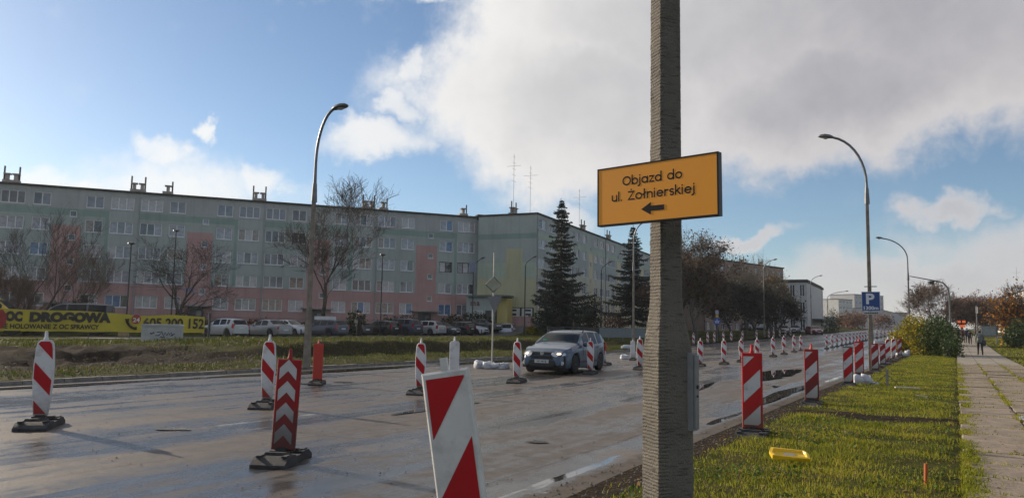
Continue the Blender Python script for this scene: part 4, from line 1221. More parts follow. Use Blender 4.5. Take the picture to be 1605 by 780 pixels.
def concrete_pole(name, label, base, h, yaw, w_bot, w_top, zsh=None, mtl=None, rib=0.0, nring=40, cat='pole', chamf=0.33, right=0.0, lo=0.0):
    """square concrete mast with bevelled edges, thickened below the shoulder"""
    e = empty(name, base, yaw, label, cat)
    def sect(w, c, r):
        a = w/2; k = a*c
        per = []
        pts = [(-a, -a+0.012), (-a+0.012, -a), (a-k+r, -a), (a+r, -a+k), (a+r, a-k), (a-k+r, a), (-a+k, a), (-a, a-k)]
        for i in range(8):
            p, q = pts[i], pts[(i+1) % 8]
            m_ = 5 if rib else 1
            for t in range(m_): per.append((p[0]+(q[0]-p[0])*t/m_, p[1]+(q[1]-p[1])*t/m_))
        return per
    zs = list(np.linspace(lo, h, nring)) if not rib else list(np.arange(lo, 4.2, 0.0085))+list(np.linspace(4.21, h, 20))
    vs = []; fs = []; rr = random.Random(3); ring_off = 0
    for i, z in enumerate(zs):
        t = z/h
        w = w_bot*(1-t)+w_top*t; r = 0.0
        if zsh:
            f = 1-sstep(zsh[0], zsh[1], z); w *= 1+zsh[2]*f; r = right*f
        sec = sect(w, chamf, r)
        side_ = 0
        j = rib*0.35*(rr.random()-0.5)+rib*0.8*math.sin(z*285+1.2*math.sin(z*7)) if rib else 0
        for (x, y) in sec:
            d_ = math.hypot(x, y)
            o_ = j*(0.5+mnoise.noise(Vector((x*14, y*14, z*9)))*1.4)+(rib*1.6*mnoise.noise(Vector((x*40, y*40, z*55))) if rib else 0)
            if rib and x > -w*0.5*1.02+0.03: o_ *= 0.35
            vs.append((x*(1+o_/d_), y*(1+o_/d_), z))
    k = len(sec)
    for i in range(len(zs)-1): fs += [(i*k+q, i*k+(q+1) % k, (i+1)*k+(q+1) % k, (i+1)*k+q) for q in range(k)]
    fs.append(tuple(range((len(zs)-1)*k, len(zs)*k)))
    mb = MB(); mb.add(vs, fs); mb.build('mast', mtl or CP_M, e, smooth=40)
    return e
pb_ = D(1044, 560, POLE_D); pb_.z = 0.0
pole = concrete_pole('lamp_post', 'ribbed concrete pole in the foreground carrying the orange detour sign', pb_, 9.3, R(20), 0.185, 0.140, (1.40, 1.82, 0.42), rib=0.0022, cat='lamp post', right=0.022)
# inspection door let into the right-hand bevel
dmet = mat('galvanised_door', (0.20, 0.21, 0.215), 0.5, metal=0.3, var=0.2, dirt=0.4)
d_ = MB(); d_.box((0, 0, 0), (0.070, 0.04, 0.50)); d_.box((0, -0.027, 0), (0.054, 0.012, 0.47))
door = d_.build('service_door', dmet, pole, loc=(0.121, -0.127, 1.20), rot=(0, 0, R(32)))
MB().lathe([(0.013, -0.005), (0.013, 0.006)], 10, axis='y').build('lock', BLACK_E, door, loc=(0.002, -0.036, 0.03))
MB().lathe([(0.007, -0.004), (0.007, 0.005)], 8, axis='y').build('lock', BLACK_E, door, loc=(0, -0.036, -0.03))
# sign
ORANGE_F = mat('orange_sign_sheet', (0.84, 0.32, 0.004), 0.45, var=0.03, scale=2)
SGN_BLK = mat('sign_black', (0.012, 0.012, 0.013), 0.6, spec=.2)
SGN_EDGE = mat('sign_back_metal', (0.035, 0.037, 0.042), 0.5)
yaw = R(41); xd = Vector((math.cos(yaw), -math.sin(yaw), 0)); dl = 5.10
WS = 0.17*dl; pl = D(938.5, 307, dl); pr = pl+xd*WS; pc = (pl+pr)/2
zc = (D(938.5, 307, dl).z+D(1131.5, 292, pr.y).z)/2; HS = 0.385
sign = empty('detour_sign', (pc.x, pc.y, zc), -yaw, 'orange detour sign with black lettering and left arrow on the concrete pole', 'road sign')
sign.rotation_euler = (0, R(-0.4), -yaw)
MB().prism([(-WS/2, -HS/2), (WS/2, -HS/2), (WS/2, HS/2), (-WS/2, HS/2)], -0.012, 0.03, 'y').build('panel', SGN_EDGE, sign)
fr_ = MB(); b_ = 0.0095
for c, s_ in (((0, -0.0145, HS/2-b_/2), (WS, 0.005, b_)), ((0, -0.0145, -HS/2+b_/2), (WS, 0.005, b_)), ((-WS/2+b_/2, -0.0145, 0), (b_, 0.005, HS-2*b_)), ((WS/2-b_/2, -0.0145, 0), (b_, 0.005, HS-2*b_))): fr_.box(c, s_)
fr_.build('border', SGN_BLK, sign)
MB().box((0, -0.0135, 0), (WS-2*b_, 0.003, HS-2*b_)).build('face', ORANGE_F, sign)
# lettering drawn as round pen strokes: (strokes, advance); unit = x-height
def arc(cx, cz, r, a0, a1, n=14, rz=None):
    return [(cx+r*math.cos(R(a0+(a1-a0)*i/n)), cz+(rz or r)*math.sin(R(a0+(a1-a0)*i/n))) for i in range(n+1)]
def glyphs():
    g = {}
    g['O'] = ([arc(.62, .68, .60, 0, 360, 28, .66)], 1.30)
    g['b'] = ([[(.06, 1.5), (.06, 0)], arc(.48, .48, .42, 0, 360, 22, .46)], 1.00)
    g['j'] = ([[(.14, .98), (.14, -.12)]+arc(-.12, -.12, .26, 0, -95, 7), [(.14, 1.34), (.14, 1.37)]], 0.32)
    g['a'] = ([arc(.42, .48, .42, 0, 360, 22, .46), [(.86, .96), (.86, 0)]], 1.00)
    g['z'] = ([[(.05, .94), (.68, .94), (.05, .04), (.70, .04)]], 0.80)
    g['d'] = ([arc(.42, .48, .42, 0, 360, 22, .46), [(.86, 1.5), (.86, 0)]], 1.02)
    g['o'] = ([arc(.45, .48, .43, 0, 360, 22, .46)], 0.98)
    g['u'] = ([[(.05, .96), (.05, .36)]+arc(.39, .38, .34, 180, 360, 12)+[(.73, .96)], [(.73, .5), (.73, 0)]], 0.86)
    g['l'] = ([[(.06, 1.5), (.06, 0)]], 0.24)
    g['.'] = ([[(.06, .03), (.06, .06)]], 0.26)
    g['Ż'] = ([[(.05, 1.32), (.86, 1.32), (.05, .04), (.90, .04)], [(.46, 1.66), (.46, 1.69)]], 1.00)
    g['ł'] = ([[(.16, 1.5), (.16, 0)], [(-.06, .62), (.38, .94)]], 0.42)
    g['n'] = ([[(.05, .96), (.05, 0)], [(.05, .58)]+arc(.39, .58, .34, 180, 0, 12)+[(.73, 0)]], 0.86)
    g['i'] = ([[(.06, .96), (.06, 0)], [(.06, 1.34), (.06, 1.37)]], 0.24)
    g['e'] = ([[(.06, .50), (.86, .50)]+arc(.46, .48, .41, 3, 318, 20, .46)], 0.98)
    g['r'] = ([[(.05, .96), (.05, 0)], [(.05, .55)]+arc(.39, .56, .34, 180, 75, 7)], 0.56)
    g['s'] = ([arc(.31, .70, .25, 40, 270, 12)+arc(.31, .24, .24, 90, -145, 12)], 0.64)
    g['k'] = ([[(.06, 1.5), (.06, 0)], [(.62, .96), (.08, .44)], [(.24, .58), (.70, 0)]], 0.76)
    g[' '] = ([], 0.55)
    return g
GL = glyphs()
def ribbon(mb, pts, w, y):
    """flat pen stroke with round ends"""
    P2 = [Vector((p[0], p[1])) for p in pts]
    L_, R_ = [], []
    closed = (P2[0]-P2[-1]).length < 1e-4
    for i, p in enumerate(P2):
        a = P2[i-1] if i > 0 else (P2[-2] if closed else None)
        c = P2[i+1] if i < len(P2)-1 else (P2[1] if closed else None)
        t1 = (p-a).normalized() if a is not None else None; t2 = (c-p).normalized() if c is not None else None
        if t1 is None: t1 = t2
        if t2 is None: t2 = t1
        n1 = Vector((-t1.y, t1.x)); n2 = Vector((-t2.y, t2.x)); nn = (n1+n2)
        nn = nn.normalized() if nn.length > 1e-4 else n1
        k = min(1.9, 1/max(0.35, nn.dot(n1)))
        L_.append(p+nn*w/2*k); R_.append(p-nn*w/2*k)
    n_ = len(P2)
    mb.add([(q.x, y, q.y) for q in L_]+[(q.x, y, q.y) for q in R_], [(i, i+1, n_+i+1, n_+i) for i in range(n_-1)])
    if not closed:
        for p in (P2[0], P2[-1]):
            mb.add([(p.x+w/2*math.cos(i*math.pi/5), y-0.0002, p.y+w/2*math.sin(i*math.pi/5)) for i in range(10)], [tuple(range(10))])
def write(parent, txt, x0, x1, z, xh, w, y, m, track=0.16):
    adv = sum(GL[c][1]+track for c in txt)-track
    sx = (x1-x0)/adv
    x = x0
    for c in txt:
        st, ad = GL[c]
        mb = MB()
        for s_ in st: ribbon(mb, [(x+p[0]*sx, z+p[1]*xh) for p in s_], w, y)
        x += (ad+track)*sx
        if st: mb.build('letter', m, parent)
def sgn_uv(px, py):
    """position on the sign face of a point of the photograph"""
    d_ = ray(px, py); nrm = Vector((-math.sin(yaw), -math.cos(yaw), 0)); o_ = Vector((pc.x, pc.y, zc))+nrm*0.016
    t = (o_-EYE).dot(nrm)/d_.dot(nrm); q = EYE+d_*t-Vector((pc.x, pc.y, zc))
    return q.dot(xd), q.z
zf = lambda X, Y: sgn_uv(920+X/5.57, 230+Y/5.57)
a0, a1 = zf(314, 320), zf(832, 278); write(sign, 'Objazd do', a0[0], a1[0], (a0[1]+a1[1])/2-0.002, 0.0385, 0.0098, -0.0158, SGN_BLK)
a0, a1 = zf(218, 460), zf(945, 408); write(sign, 'ul. Żołnierskiej', a0[0], a1[0], (a0[1]+a1[1])/2-0.002, 0.0385, 0.0098, -0.0158, SGN_BLK)
c = zf(571, 535); aw = 0.5*(zf(670, 528)[0]-zf(470, 540)[0])
MB().prism([(c[0]-aw, c[1]), (c[0]-aw*.15, c[1]-.040), (c[0]-aw*.15, c[1]-.0165), (c[0]+aw, c[1]-.0165), (c[0]+aw, c[1]+.0165), (c[0]-aw*.15, c[1]+.0165), (c[0]-aw*.15, c[1]+.040)], -0.0165, -0.0152, 'y').build('arrow', SGN_BLK, sign)
# strap that holds the sign to the pole
for dz in (-0.12, 0.12):
    MB().box((0.02, 0.075, dz), (0.24, 0.09, 0.022)).build('strap', SGN_EDGE, sign)

# ---------------------------------------------------------------- street lamps
STEEL = mat('galvanised_steel', (0.15, 0.155, 0.16), 0.45, metal=0.6, var=0.15)
PAINTED_D = mat('dark_painted_steel', (0.035, 0.037, 0.04), 0.5, var=0.2)
LENS = mat('lamp_lens', (0.42, 0.42, 0.40), 0.15)
OLDCONC = mat('mast_concrete', (0.22, 0.19, 0.155), 0.9, var=0.25, scale=4, bump=0.6, bscale=30, dirt=0.5, dirtcol=(0.11, 0.095, 0.08))
def lamp_head(parent, p, dirv, size=0.62, m=None):
    """cobra head whose neck joins at p and that points along dirv"""
    dirv = dirv.normalized(); side = Vector((0, 0, 1)).cross(dirv).normalized(); up = dirv.cross(side)
    T = Matrix.Identity(4)
    for i in range(3): T[i][0], T[i][1], T[i][2], T[i][3] = dirv[i], side[i], up[i], p[i]
    h = MB(); h.T = T
    rings = []
    for t, w, zt, zb in ((0, .06, .04, -.04), (.08, .10, .07, -.05), (.25, .16, .11, -.05), (.55, .19, .13, -.06), (.82, .16, .10, -.05), (.97, .08, .04, -.03), (1, .02, .0, -.01)):
        rings.append([(t*size, w*math.cos(a)*size/.62, (zt if math.sin(a) > 0 else -zb)*math.sin(a)*size/.62) for a in [i*math.pi/5 for i in range(10)]])
    vs = [p_ for r in rings for p_ in r]; fs = []
    for i in range(len(rings)-1): fs += [(i*10+k, i*10+(k+1) % 10, (i+1)*10+(k+1) % 10, (i+1)*10+k) for k in range(10)]
    fs += [tuple(range(10)), tuple(range(60, 70))]
    h.add(vs, fs); hd = h.build('lamp_head', m or STEEL, parent, smooth=50)
    l_ = MB(); l_.T = T; l_.lathe([(0.02, -.10), (0.10, -.075), (0.125, -.045)], 10, (0.52*size, 0, 0)); l_.build('lens', LENS, hd, smooth=60)
def street_lamp(label, base, h, side, reach, joint=0.68, wb_=0.22, wt=0.12, curve=1.9, group='tall lamps along the road', nm='street_lamp', yaw=None):
    base = Vector((base[0], base[1], base[2])); g_ = rise(to_sn(base)[0]); base.z = max(base.z, g_); h -= g_
    e = concrete_pole(nm, label, base, h*joint, -RD if yaw is None else yaw, wb_*0.72, wt, (1.3, 1.9, 0.34), OLDCONC, cat='street lamp', nring=16, chamf=0.5)
    e['group'] = group
    Minv_ = Matrix.Rotation(-(-RD if yaw is None else yaw), 4, 'Z')
    sd = (Minv_ @ side).normalized()
    z0 = h*joint
    pts = [(0, 0, z0-0.35), (0, 0, z0+0.2), (0, 0, h-curve)]
    n_ = 9
    for i in range(1, n_+1):
        a = i/n_*R(78)
        pts.append(tuple(sd*(reach*(1-math.cos(a))/(1-math.cos(R(78))))+Vector((0, 0, h-curve+curve*math.sin(a)/math.sin(R(78))))))
    MB().tube(pts, [0.10, 0.062]+[0.05]*(len(pts)-2), 8).build('arm', STEEL, e, smooth=50)
    MB().tube([(0, 0, z0-0.4), (0, 0, z0+0.25)], [0.105, 0.075], 8).build('sleeve', STEEL, e, smooth=50)
    lp = Vector(pts[-1]); lamp_head(e, lp-sd*0.03, sd+Vector((0, 0, 0.16)))
    return e
pL = G(481, 575, 0.1)
hL = CAM_H+(505.8-172)/1213*pL.y
street_lamp('tall concrete street lamp on the far verge in front of the salmon block', pL, hL, Vector((1, -0.35, 0)), 0.62, joint=0.68)
pR = G(1366.5, 581, 0.08); hR = CAM_H+(521.5-209)/1213*pR.y
lampR = street_lamp('tall concrete street lamp on the right verge carrying the blue parking sign', pR, hR, -NV, 1.25, joint=0.74, curve=2.1)
for px, ytop, hz, side, lab in ((1426, 372, 522.5, -NV, 'slim street lamp behind the yellow green bush, next beyond the parking sign'),):
    p = D(px, 515, 67); p.z = 0.1; street_lamp(lab, p, CAM_H+(hz-ytop)/1213*p.y, side, 1.9, joint=0.66)
for px, ytop, hz, lab, rc in ((993, 349, 514.7, 'grey street lamp between the second dark spruce and the concrete pole', 0.8),
                          (1198, 408, 518.5, 'street lamp rising out of the row of dark trees', 1.3), (1272, 433, 519.8, 'street lamp in front of the pale office building', 1.5),
                          (1298, 457, 520.3, 'street lamp with long flat arm right of the pale office building', 3.5)):
    p = along(px, lambda s: n_far(s)-0.8); street_lamp(lab, p, CAM_H+(hz-ytop)/1213*p.y, NV, rc, joint=0.66, wb_=0.22, curve=1.4)
for px, ytop, dep, lab in ((1457, 449, 140, 'far street lamp in front of the bare tree with round clump'), (1402, 492, 300, 'tiny street lamp far down the road, right of the parking sign')):
    p = D(px, 515, dep); p.z = 0; street_lamp(lab, p, CAM_H+(523-ytop)/1213*dep, -NV, 2.2, joint=0.66, wb_=0.22, curve=1.2)
def park_lamp(px, ytop, dep, label, arm=None, m=PAINTED_D):
    p = D(px, 515, dep); z0 = ground_at(p.x, p.y); hz = 497+.0178*px
    h = CAM_H+(hz-ytop)/1213*dep-z0; p.z = z0
    e = empty('park_lamp', p, 0, label, 'street lamp', 'dark lamps between the parked cars and the blocks')
    MB().tube([(0, 0, -0.2), (0, 0, 1.0), (0, 0, 1.02), (0, 0, h-(0.9 if arm else 0.15))], [0.10, 0.10, 0.07, 0.055], 8).build('pole', m, e, smooth=40)
    if arm:
        MB().tube([(0, 0, h-0.95), (arm*0.12, 0, h-0.6), (arm*0.75, 0, h-0.05)], 0.04, 6).build('arm', m, e)
        lamp_head(e, Vector((arm*0.72, 0, h-0.05)), Vector((arm, 0, 0.35)), 0.55, m)
    else:
        MB().lathe([(0.05, h-0.2), (0.16, h-0.12), (0.30, h-0.10), (0.26, h), (0.05, h+0.06)], 10).build('lamp_head', m, e, smooth=40)
    return e
park_lamp(197, 380, 66, 'black post lamp with flat round head behind the yellow banner')
park_lamp(267, 360, 74, 'post lamp with round head rising from the bare forked tree')
park_lamp(596, 398, 76, 'black post lamp right of the big bare tree')
pk = park_lamp(740, 405, 84, 'dark lamp with short arm at the right corner of the long block', 1)
park_lamp(822, 403, 84, 'dark lamp with short raised arm in front of the gable mural', 1)
park_lamp(942, 411, 88, 'dark lamp with arm in front of the side of the mint block', 1)
bb = MB().box((0, -0.06, 0), (0.7, 0.05, 1.1)).build('back_plate', mat('sign_back_blue', (0.16, 0.19, 0.27), 0.5), None, loc=(D(741, 418, 83.8)))
tag(bb, 'small blue grey board fixed high on the lamp at the block corner', 'sign')
# blue parking sign
PB = mat('parking_blue', (0.012, 0.055, 0.22), 0.4, var=0.05); PW = mat('parking_white', (0.62, 0.65, 0.70), 0.4, var=0.03)
psc = D(1365, 472, pR.y-0.32)
ps = empty('parking_sign', psc, -R(26), 'blue parking sign with white letter and 1300 m below it on the lamp pole', 'road sign')
k = pR.y/1213
MB().prism([(-13*k, -15*k), (13*k, -15*k), (13*k, 15*k), (-13*k, 15*k)], 0, 0.03, 'y').build('panel', PB, ps)
b_ = MB()
for c, s_ in (((0, -0.003, 14.6*k), (26*k, .005, .5*k)), ((0, -0.003, -14.6*k), (26*k, .005, .5*k)), ((-12.7*k, -.003, 0), (.5*k, .005, 28*k)), ((12.7*k, -.003, 0), (.5*k, .005, 28*k))): b_.box(c, s_)
b_.build('border', PW, ps)
def fit_text(body, w, h, m, parent, loc, name='lettering', offset=0.0, depth=0.006, rot=None):
    t = text_mb(body, 1.0, offset, depth)
    xs = [v[0] for v in t.v]; zs = [v[2] for v in t.v]
    sx = w/(max(xs)-min(xs)); sz = h/(max(zs)-min(zs)); cx = (max(xs)+min(xs))/2; cz = (max(zs)+min(zs))/2
    t.v = [((v[0]-cx)*sx, v[1], (v[2]-cz)*sz) for v in t.v]
    return t.build(name, m, parent, loc=loc, rot=rot)
fit_text('P', 12*k, 16.5*k, PW, ps, (-0.8*k, -0.005, 4.0*k), offset=0.035)
fit_text('1300m', 20.5*k, 5.6*k, PW, ps, (0, -0.005, -10.2*k), offset=0.03)
MB().prism([(-10.5*k, -20.5*k), (10.5*k, -20.5*k), (10.5*k, -15.9*k), (-10.5*k, -15.9*k)], 0, 0.02, 'y').build('lower_plate', mat('plate_white', (0.42, 0.42, 0.42), 0.5), ps)
b_ = MB()
for i in range(8): b_.box((-8.6*k+i*2.45*k, -0.004, -18.2*k), (1.5*k, 0.005, 2.0*k))
b_.build('plate_text', SGN_BLK, ps)
for dz in (23*k,): MB().tube([(-9*k, 0.02, dz), (9*k, 0.02, dz)], 0.02, 6).build('bracket', STEEL, ps)
MB().tube([(0.0, 0.1, -15*k), (0.0, 0.1, 15*k)], 0.03, 6).build('rear_post', STEEL, ps)
# traffic-signal mast arm
p = D(1490, 515, 69); p.z = 0.1
tm = empty('signal_mast', p, 0, 'grey mast at the bush whose long arm reaches left over the road', 'mast')
MB().tube([(0, 0, 0), (0, 0, 4.9), (-0.1, 0, 5.6), (-0.5, 0, 6.05), (-1.1, 0, 6.2), (-3.5, 0, 6.6)], [.085, .075, .07, .065, .055, .035], 8).build('mast', STEEL, tm, smooth=50)
m_ = MB(); m_.box((-1.6, 0, 6.05), (0.45, 0.3, 0.28)); m_.tube([(-1.6, 0, 6.1), (-1.6, 0, 6.3)], .03, 5); m_.build('camera_box', PAINTED_D, tm)
# round blue sign on the far side
p = along(1124, lambda s: n_far(s)-0.6); p.z = 0.05+rise(to_sn(p)[0]); k = p.y/1213
rs = empty('cycle_path_sign', p, -RD*0.8, 'round blue sign with small plates above it on a thin post', 'road sign')
MB().tube([(0, .05, 0), (0, .05, 50*k)], 0.035, 6).build('post', STEEL, rs)
MB().lathe([(.40, 0), (.40, .02)], 20, (0, 0, 32*k), 'y').build('disc', mat('sign_blue', (0.015, 0.07, 0.32), 0.4), rs)
w_ = MB(); w_.box((0, -.008, 32*k), (.52, .012, .05)); w_.box((0, -.008, 32*k+.14), (.05, .012, .2)); w_.box((-.12, -.008, 32*k-.14), (.16, .012, .10)); w_.box((.12, -.008, 32*k-.14), (.16, .012, .10)); w_.build('emblem', PW, rs)
MB().box((0, 0, 40*k), (.30, .03, .30)).build('yellow_plate', mat('plate_yellow', (0.55, 0.33, 0.05), .5), rs)
MB().box((0, 0, 46*k), (.34, .03, .42)).build('top_plate', mat('plate_lilac', (0.35, 0.35, 0.45), .5), rs)
# priority and give-way signs seen from behind
p = G(771, 577); k = p.y/1213
gs = empty('priority_signs', p, -R(3), 'backs of a diamond and a triangle sign on a thin post among white sandbags', 'road sign')
MB().tube([(0, 0, 0), (0, 0, 180*k)], 0.028, 7).build('post', mat('sign_post_paint', (0.45, 0.43, 0.38), .5, var=.2), gs)
gy = mat('sign_back_grey', (0.17, 0.175, 0.18), 0.5, metal=0.3, var=0.15)
q = MB(); zc_ = 130*k; r_ = 12*k
for a, b_ in ((0, 1), (1, 2), (2, 3), (3, 0)):
    pt = [(0, r_), (r_, 0), (0, -r_), (-r_, 0)]
    q.tube([(pt[a][0], -.04, zc_+pt[a][1]), (pt[b_][0], -.04, zc_+pt[b_][1])], 0.022, 4)
q.tube([(0, -.05, zc_+r_), (0, -.05, zc_-r_)], .02, 4); q.build('diamond_frame', gy, gs)
MB().prism([(0, zc_-r_*0.93), (r_*0.93, zc_), (0, zc_+r_*0.93), (-r_*0.93, zc_)], -.075, -.06, 'y').build('diamond_panel', mat('sign_back_olive', (0.30, 0.31, 0.24), .7), gs)
MB().prism([(-10*k, 112*k), (2.5*k, 84*k), (14*k, 112*k)], -.055, -.03, 'y').build('triangle_panel', gy, gs)
# sandbags
BAG = mat('white_woven_sack', (0.52, 0.53, 0.56), 0.6, var=0.12, scale=9, bump=0.5, bscale=25, dirt=0.3, dirtcol=(.33, .31, .28))
def sandbag(loc, size, label, group, seed, rz=0):
    rr = random.Random(seed); n1, n2 = 14, 9; vs = []
    for j in range(n2):
        ph = -math.pi/2+math.pi*j/(n2-1)
        for i in range(n1):
            a = 2*math.pi*i/n1
            v = Vector((math.cos(ph)*math.cos(a), math.cos(ph)*math.sin(a), math.sin(ph)))
            sq = Vector([math.copysign(abs(c_)**0.7, c_) for c_ in v])
            k_ = 1+0.42*mnoise.noise(v*1.7+Vector((seed*3.1, 0, 0)))+0.20*mnoise.noise(v*4.5+Vector((seed, 5, 0)))
            z = sq.z*size[2]*k_
            vs.append((sq.x*size[0]*k_, sq.y*size[1]*k_, max(-size[2]*0.72, z)))
    fs = [(j*n1+i, j*n1+(i+1) % n1, (j+1)*n1+(i+1) % n1, (j+1)*n1+i) for j in range(n2-1) for i in range(n1)]
    mb = MB(); mb.add(vs, fs)
    o = mb.build('sandbag', BAG, None, loc=(loc[0], loc[1], loc[2]+size[2]*0.70), rot=(0, 0, rz), smooth=60)
    return tag(o, label, 'sandbag', group)
bl = p
for i, (dx, dy, sx, sy, sz, t) in enumerate(((-.50, .02, .20, .17, .16, 'leftmost white sandbag of the pile round the sign post'), (-.22, -.12, .22, .18, .14, 'white sandbag lying left in front of the sign post in the pile'),
        (.14, -.1, .24, .2, .13, 'white sandbag lying right in front of the sign post in the pile'), (.48, .05, .24, .18, .13, 'rightmost white sandbag of the pile round the sign post'),
        (-.12, .25, .24, .2, .15, 'white sandbag behind the sign post in the pile'), (.35, -.12, .16, .14, .09, 'flat small white sack'))):
    if i == 5: t = 'flat small white sack at the front right of the pile round the sign post'
    sandbag((bl.x+dx, bl.y+dy, 0), (sx, sy, sz), t, 'sandbags round the sign post', i+1, rng.uniform(0, 3))
q = G(1349, 602, .08)
for i, (dx, dy, s_, t) in enumerate(((-.10, 0, .15, 'white sandbag left one of two at the foot of the black edged board'), (.17, .05, .17, 'white sandbag right one of two at the foot of the black edged board'), (.40, -.02, .10, 'flattened scrap of white sack beside the two sandbags'))):
    sandbag((q.x+dx, q.y+dy, .08), (s_*1.1, s_, s_*(1.0 if i < 2 else .5)), t, 'sandbags by the right verge boards', i+11, i)
q = G(1413, 558, .08)
sandbag((q.x, q.y, .08), (.42, .25, .14), 'white sandbag lying in the grass at the foot of the yellow green bush', 'sandbags by the right verge boards', 21, .3)
sandbag((q.x+.5, q.y+.2, .08), (.18, .16, .25), 'upright white sack beside the sandbag near the yellow green bush', 'sandbags by the right verge boards', 22, .3)
q = G(985, 562); sandbag((q.x-.25, q.y-.2, 0), (.22, .18, .14), 'white sandbag on the road beside the plain pale board', 'sandbags by the plain pale board', 25)
q = G(982, 549); sandbag((q.x, q.y, .1), (.42, .3, .18), 'white sandbag in the grass above the plain pale board', 'sandbags by the plain pale board', 26)

# ---------------------------------------------------------------- yellow banner on its fence
BY = mat('banner_yellow', (0.50, 0.40, 0.02), 0.55, var=0.10, scale=0.8, dirt=0.25, dirtcol=(.33, .27, .04), dscale=1.2)
BK = mat('banner_print_black', (0.03, 0.022, 0.018), 0.6); BR = mat('banner_print_red', (0.33, 0.025, 0.02), 0.6); BWH = mat('banner_print_white', (.6, .58, .5), .6)
bA = D(0, 515, 46); bB = D(321, 515, 54.5); bA.z = bB.z = 0
bx = (bB-bA).normalized(); bn = Vector((bx.y, -bx.x, 0))
def ban(px, py, off=0.0):
    d_ = ray(px, py); t = (bA+bn*off-EYE).dot(bn)/d_.dot(bn); q_ = EYE+d_*t
    return (q_-bA).dot(bx), q_.z
def wave(u): return 0.05*math.sin(u*1.3)+0.03*math.sin(u*3.1+1)
banner = empty('banner', bA, math.atan2(bx.y, bx.x), 'long yellow roadside assistance banner with black lettering and phone number', 'banner')
u0, u1 = -2.6, ban(321, 505)[0]
n_ = 60; vs = []
ztl, ztr = ban(0, 482.5)[1], ban(321, 496)[1]; zbl, zbr = ban(0, 518)[1], ban(321, 521.5)[1]
for i in range(n_+1):
    u = u0+(u1-u0)*i/n_; f = (u)/(u1)
    sag = 0.10*math.exp(-((u-ban(226, 500)[0])/1.0)**2)+0.03*math.sin(u*1.1)
    zt_ = ztl+(ztr-ztl)*f-sag; zb_ = zbl+(zbr-zbl)*f+0.015*math.sin(u*2.3)
    for j in range(5):
        vs.append((u, wave(u)*(0.4+0.15*j), zb_+(zt_-zb_)*j/4))
mb = MB(); mb.add(vs, [(i*5+j, (i+1)*5+j, (i+1)*5+j+1, i*5+j+1) for i in range(n_) for j in range(4)])
sheet_ = mb.build('sheet', BY, banner, smooth=180)
def ban_text(body, x0, x1, y0a, y0b, y1a, y1b, m, off=0.0):
    """fit between columns x0..x1; top edge runs y0a..y0b, bottom y1a..y1b"""
    t = text_mb(body, 1.0, off, 0.0)
    xs = [v[0] for v in t.v]; zs = [v[2] for v in t.v]; xa, xb, za, zb = min(xs), max(xs), min(zs), max(zs)
    ua, ub = ban(x0, 500)[0], ban(x1, 500)[0]; ta, tb = ban(x0, y0a)[1], ban(x1, y0b)[1]; la, lb = ban(x0, y1a)[1], ban(x1, y1b)[1]
    nv = []
    for v in t.v:
        f = (v[0]-xa)/(xb-xa); g_ = (v[2]-za)/(zb-za); u = ua+(ub-ua)*f
        lo = la+(lb-la)*f; hi = ta+(tb-ta)*f
        nv.append((u, wave(u)*0.7-0.045, lo+(hi-lo)*g_))
    t.v = nv
    return t.build('lettering', m, sheet_)
ban_text('OC', 8, 35, 486.5, 487.5, 503, 504, BK, 0.08)
ban_text('DROGOWA', 46, 174, 488, 489.5, 504.5, 506, BK, 0.08)
ban_text('IE HOLOWANIE Z OC SPRAWCY', 5, 156, 506.5, 508.5, 514.5, 516, BK, 0.035)
ban_text('605 200 152', 224.5, 320, 497.5, 499, 513, 515.5, BK, 0.03)
c = ban(213, 500); m_ = MB(); m_.add([(c[0]+0.30*math.cos(a*math.pi/10), wave(c[0])*.7-.06, c[1]+0.30*math.sin(a*math.pi/10)) for a in range(20)], [tuple(range(20))]); m_.build('red_disc', BR, sheet_)
ban_text('24', 207.5, 218.5, 497.5, 497.5, 504.5, 504.5, BWH, 0.03).location.y = -0.03
h_ = MB(); pts = [ban(*q_) for q_ in ((199, 499), (199.5, 505), (203, 510.5), (208, 513.5), (213, 514))]
h_.tube([(a, wave(a)*.7-.05, b_) for a, b_ in pts], [.13, .085, .08, .085, .13], 6); h_.build('handset', BK, sheet_)
oc = ban(-1, 499.5); m_ = MB(); rr_ = 0.60
m_.add([(oc[0]+rr_*math.cos(math.pi/8+a*math.pi/4)*0.62, wave(oc[0])*.7-.07, oc[1]+rr_*math.sin(math.pi/8+a*math.pi/4)) for a in range(8)], [tuple(range(8))]); m_.build('red_octagon', BR, sheet_)
for i in range(7):
    u = u0+(u1-u0)*i/6+0.03; MB().tube([(u, .1, 0.0), (u, .1, 1.95)], 0.03, 6).build('post', PAINTED_D, banner)
MB().tube([(u1+0.35, .05, .1), (u1+0.35, .05, 2.15)], 0.09, 6).build('post', PAINTED_D, banner)
for zz in (1.0, 1.75): MB().tube([(u0, .1, zz), (u1+.35, .1, zz)], 0.012, 4).build('wire', PAINTED_D, banner)
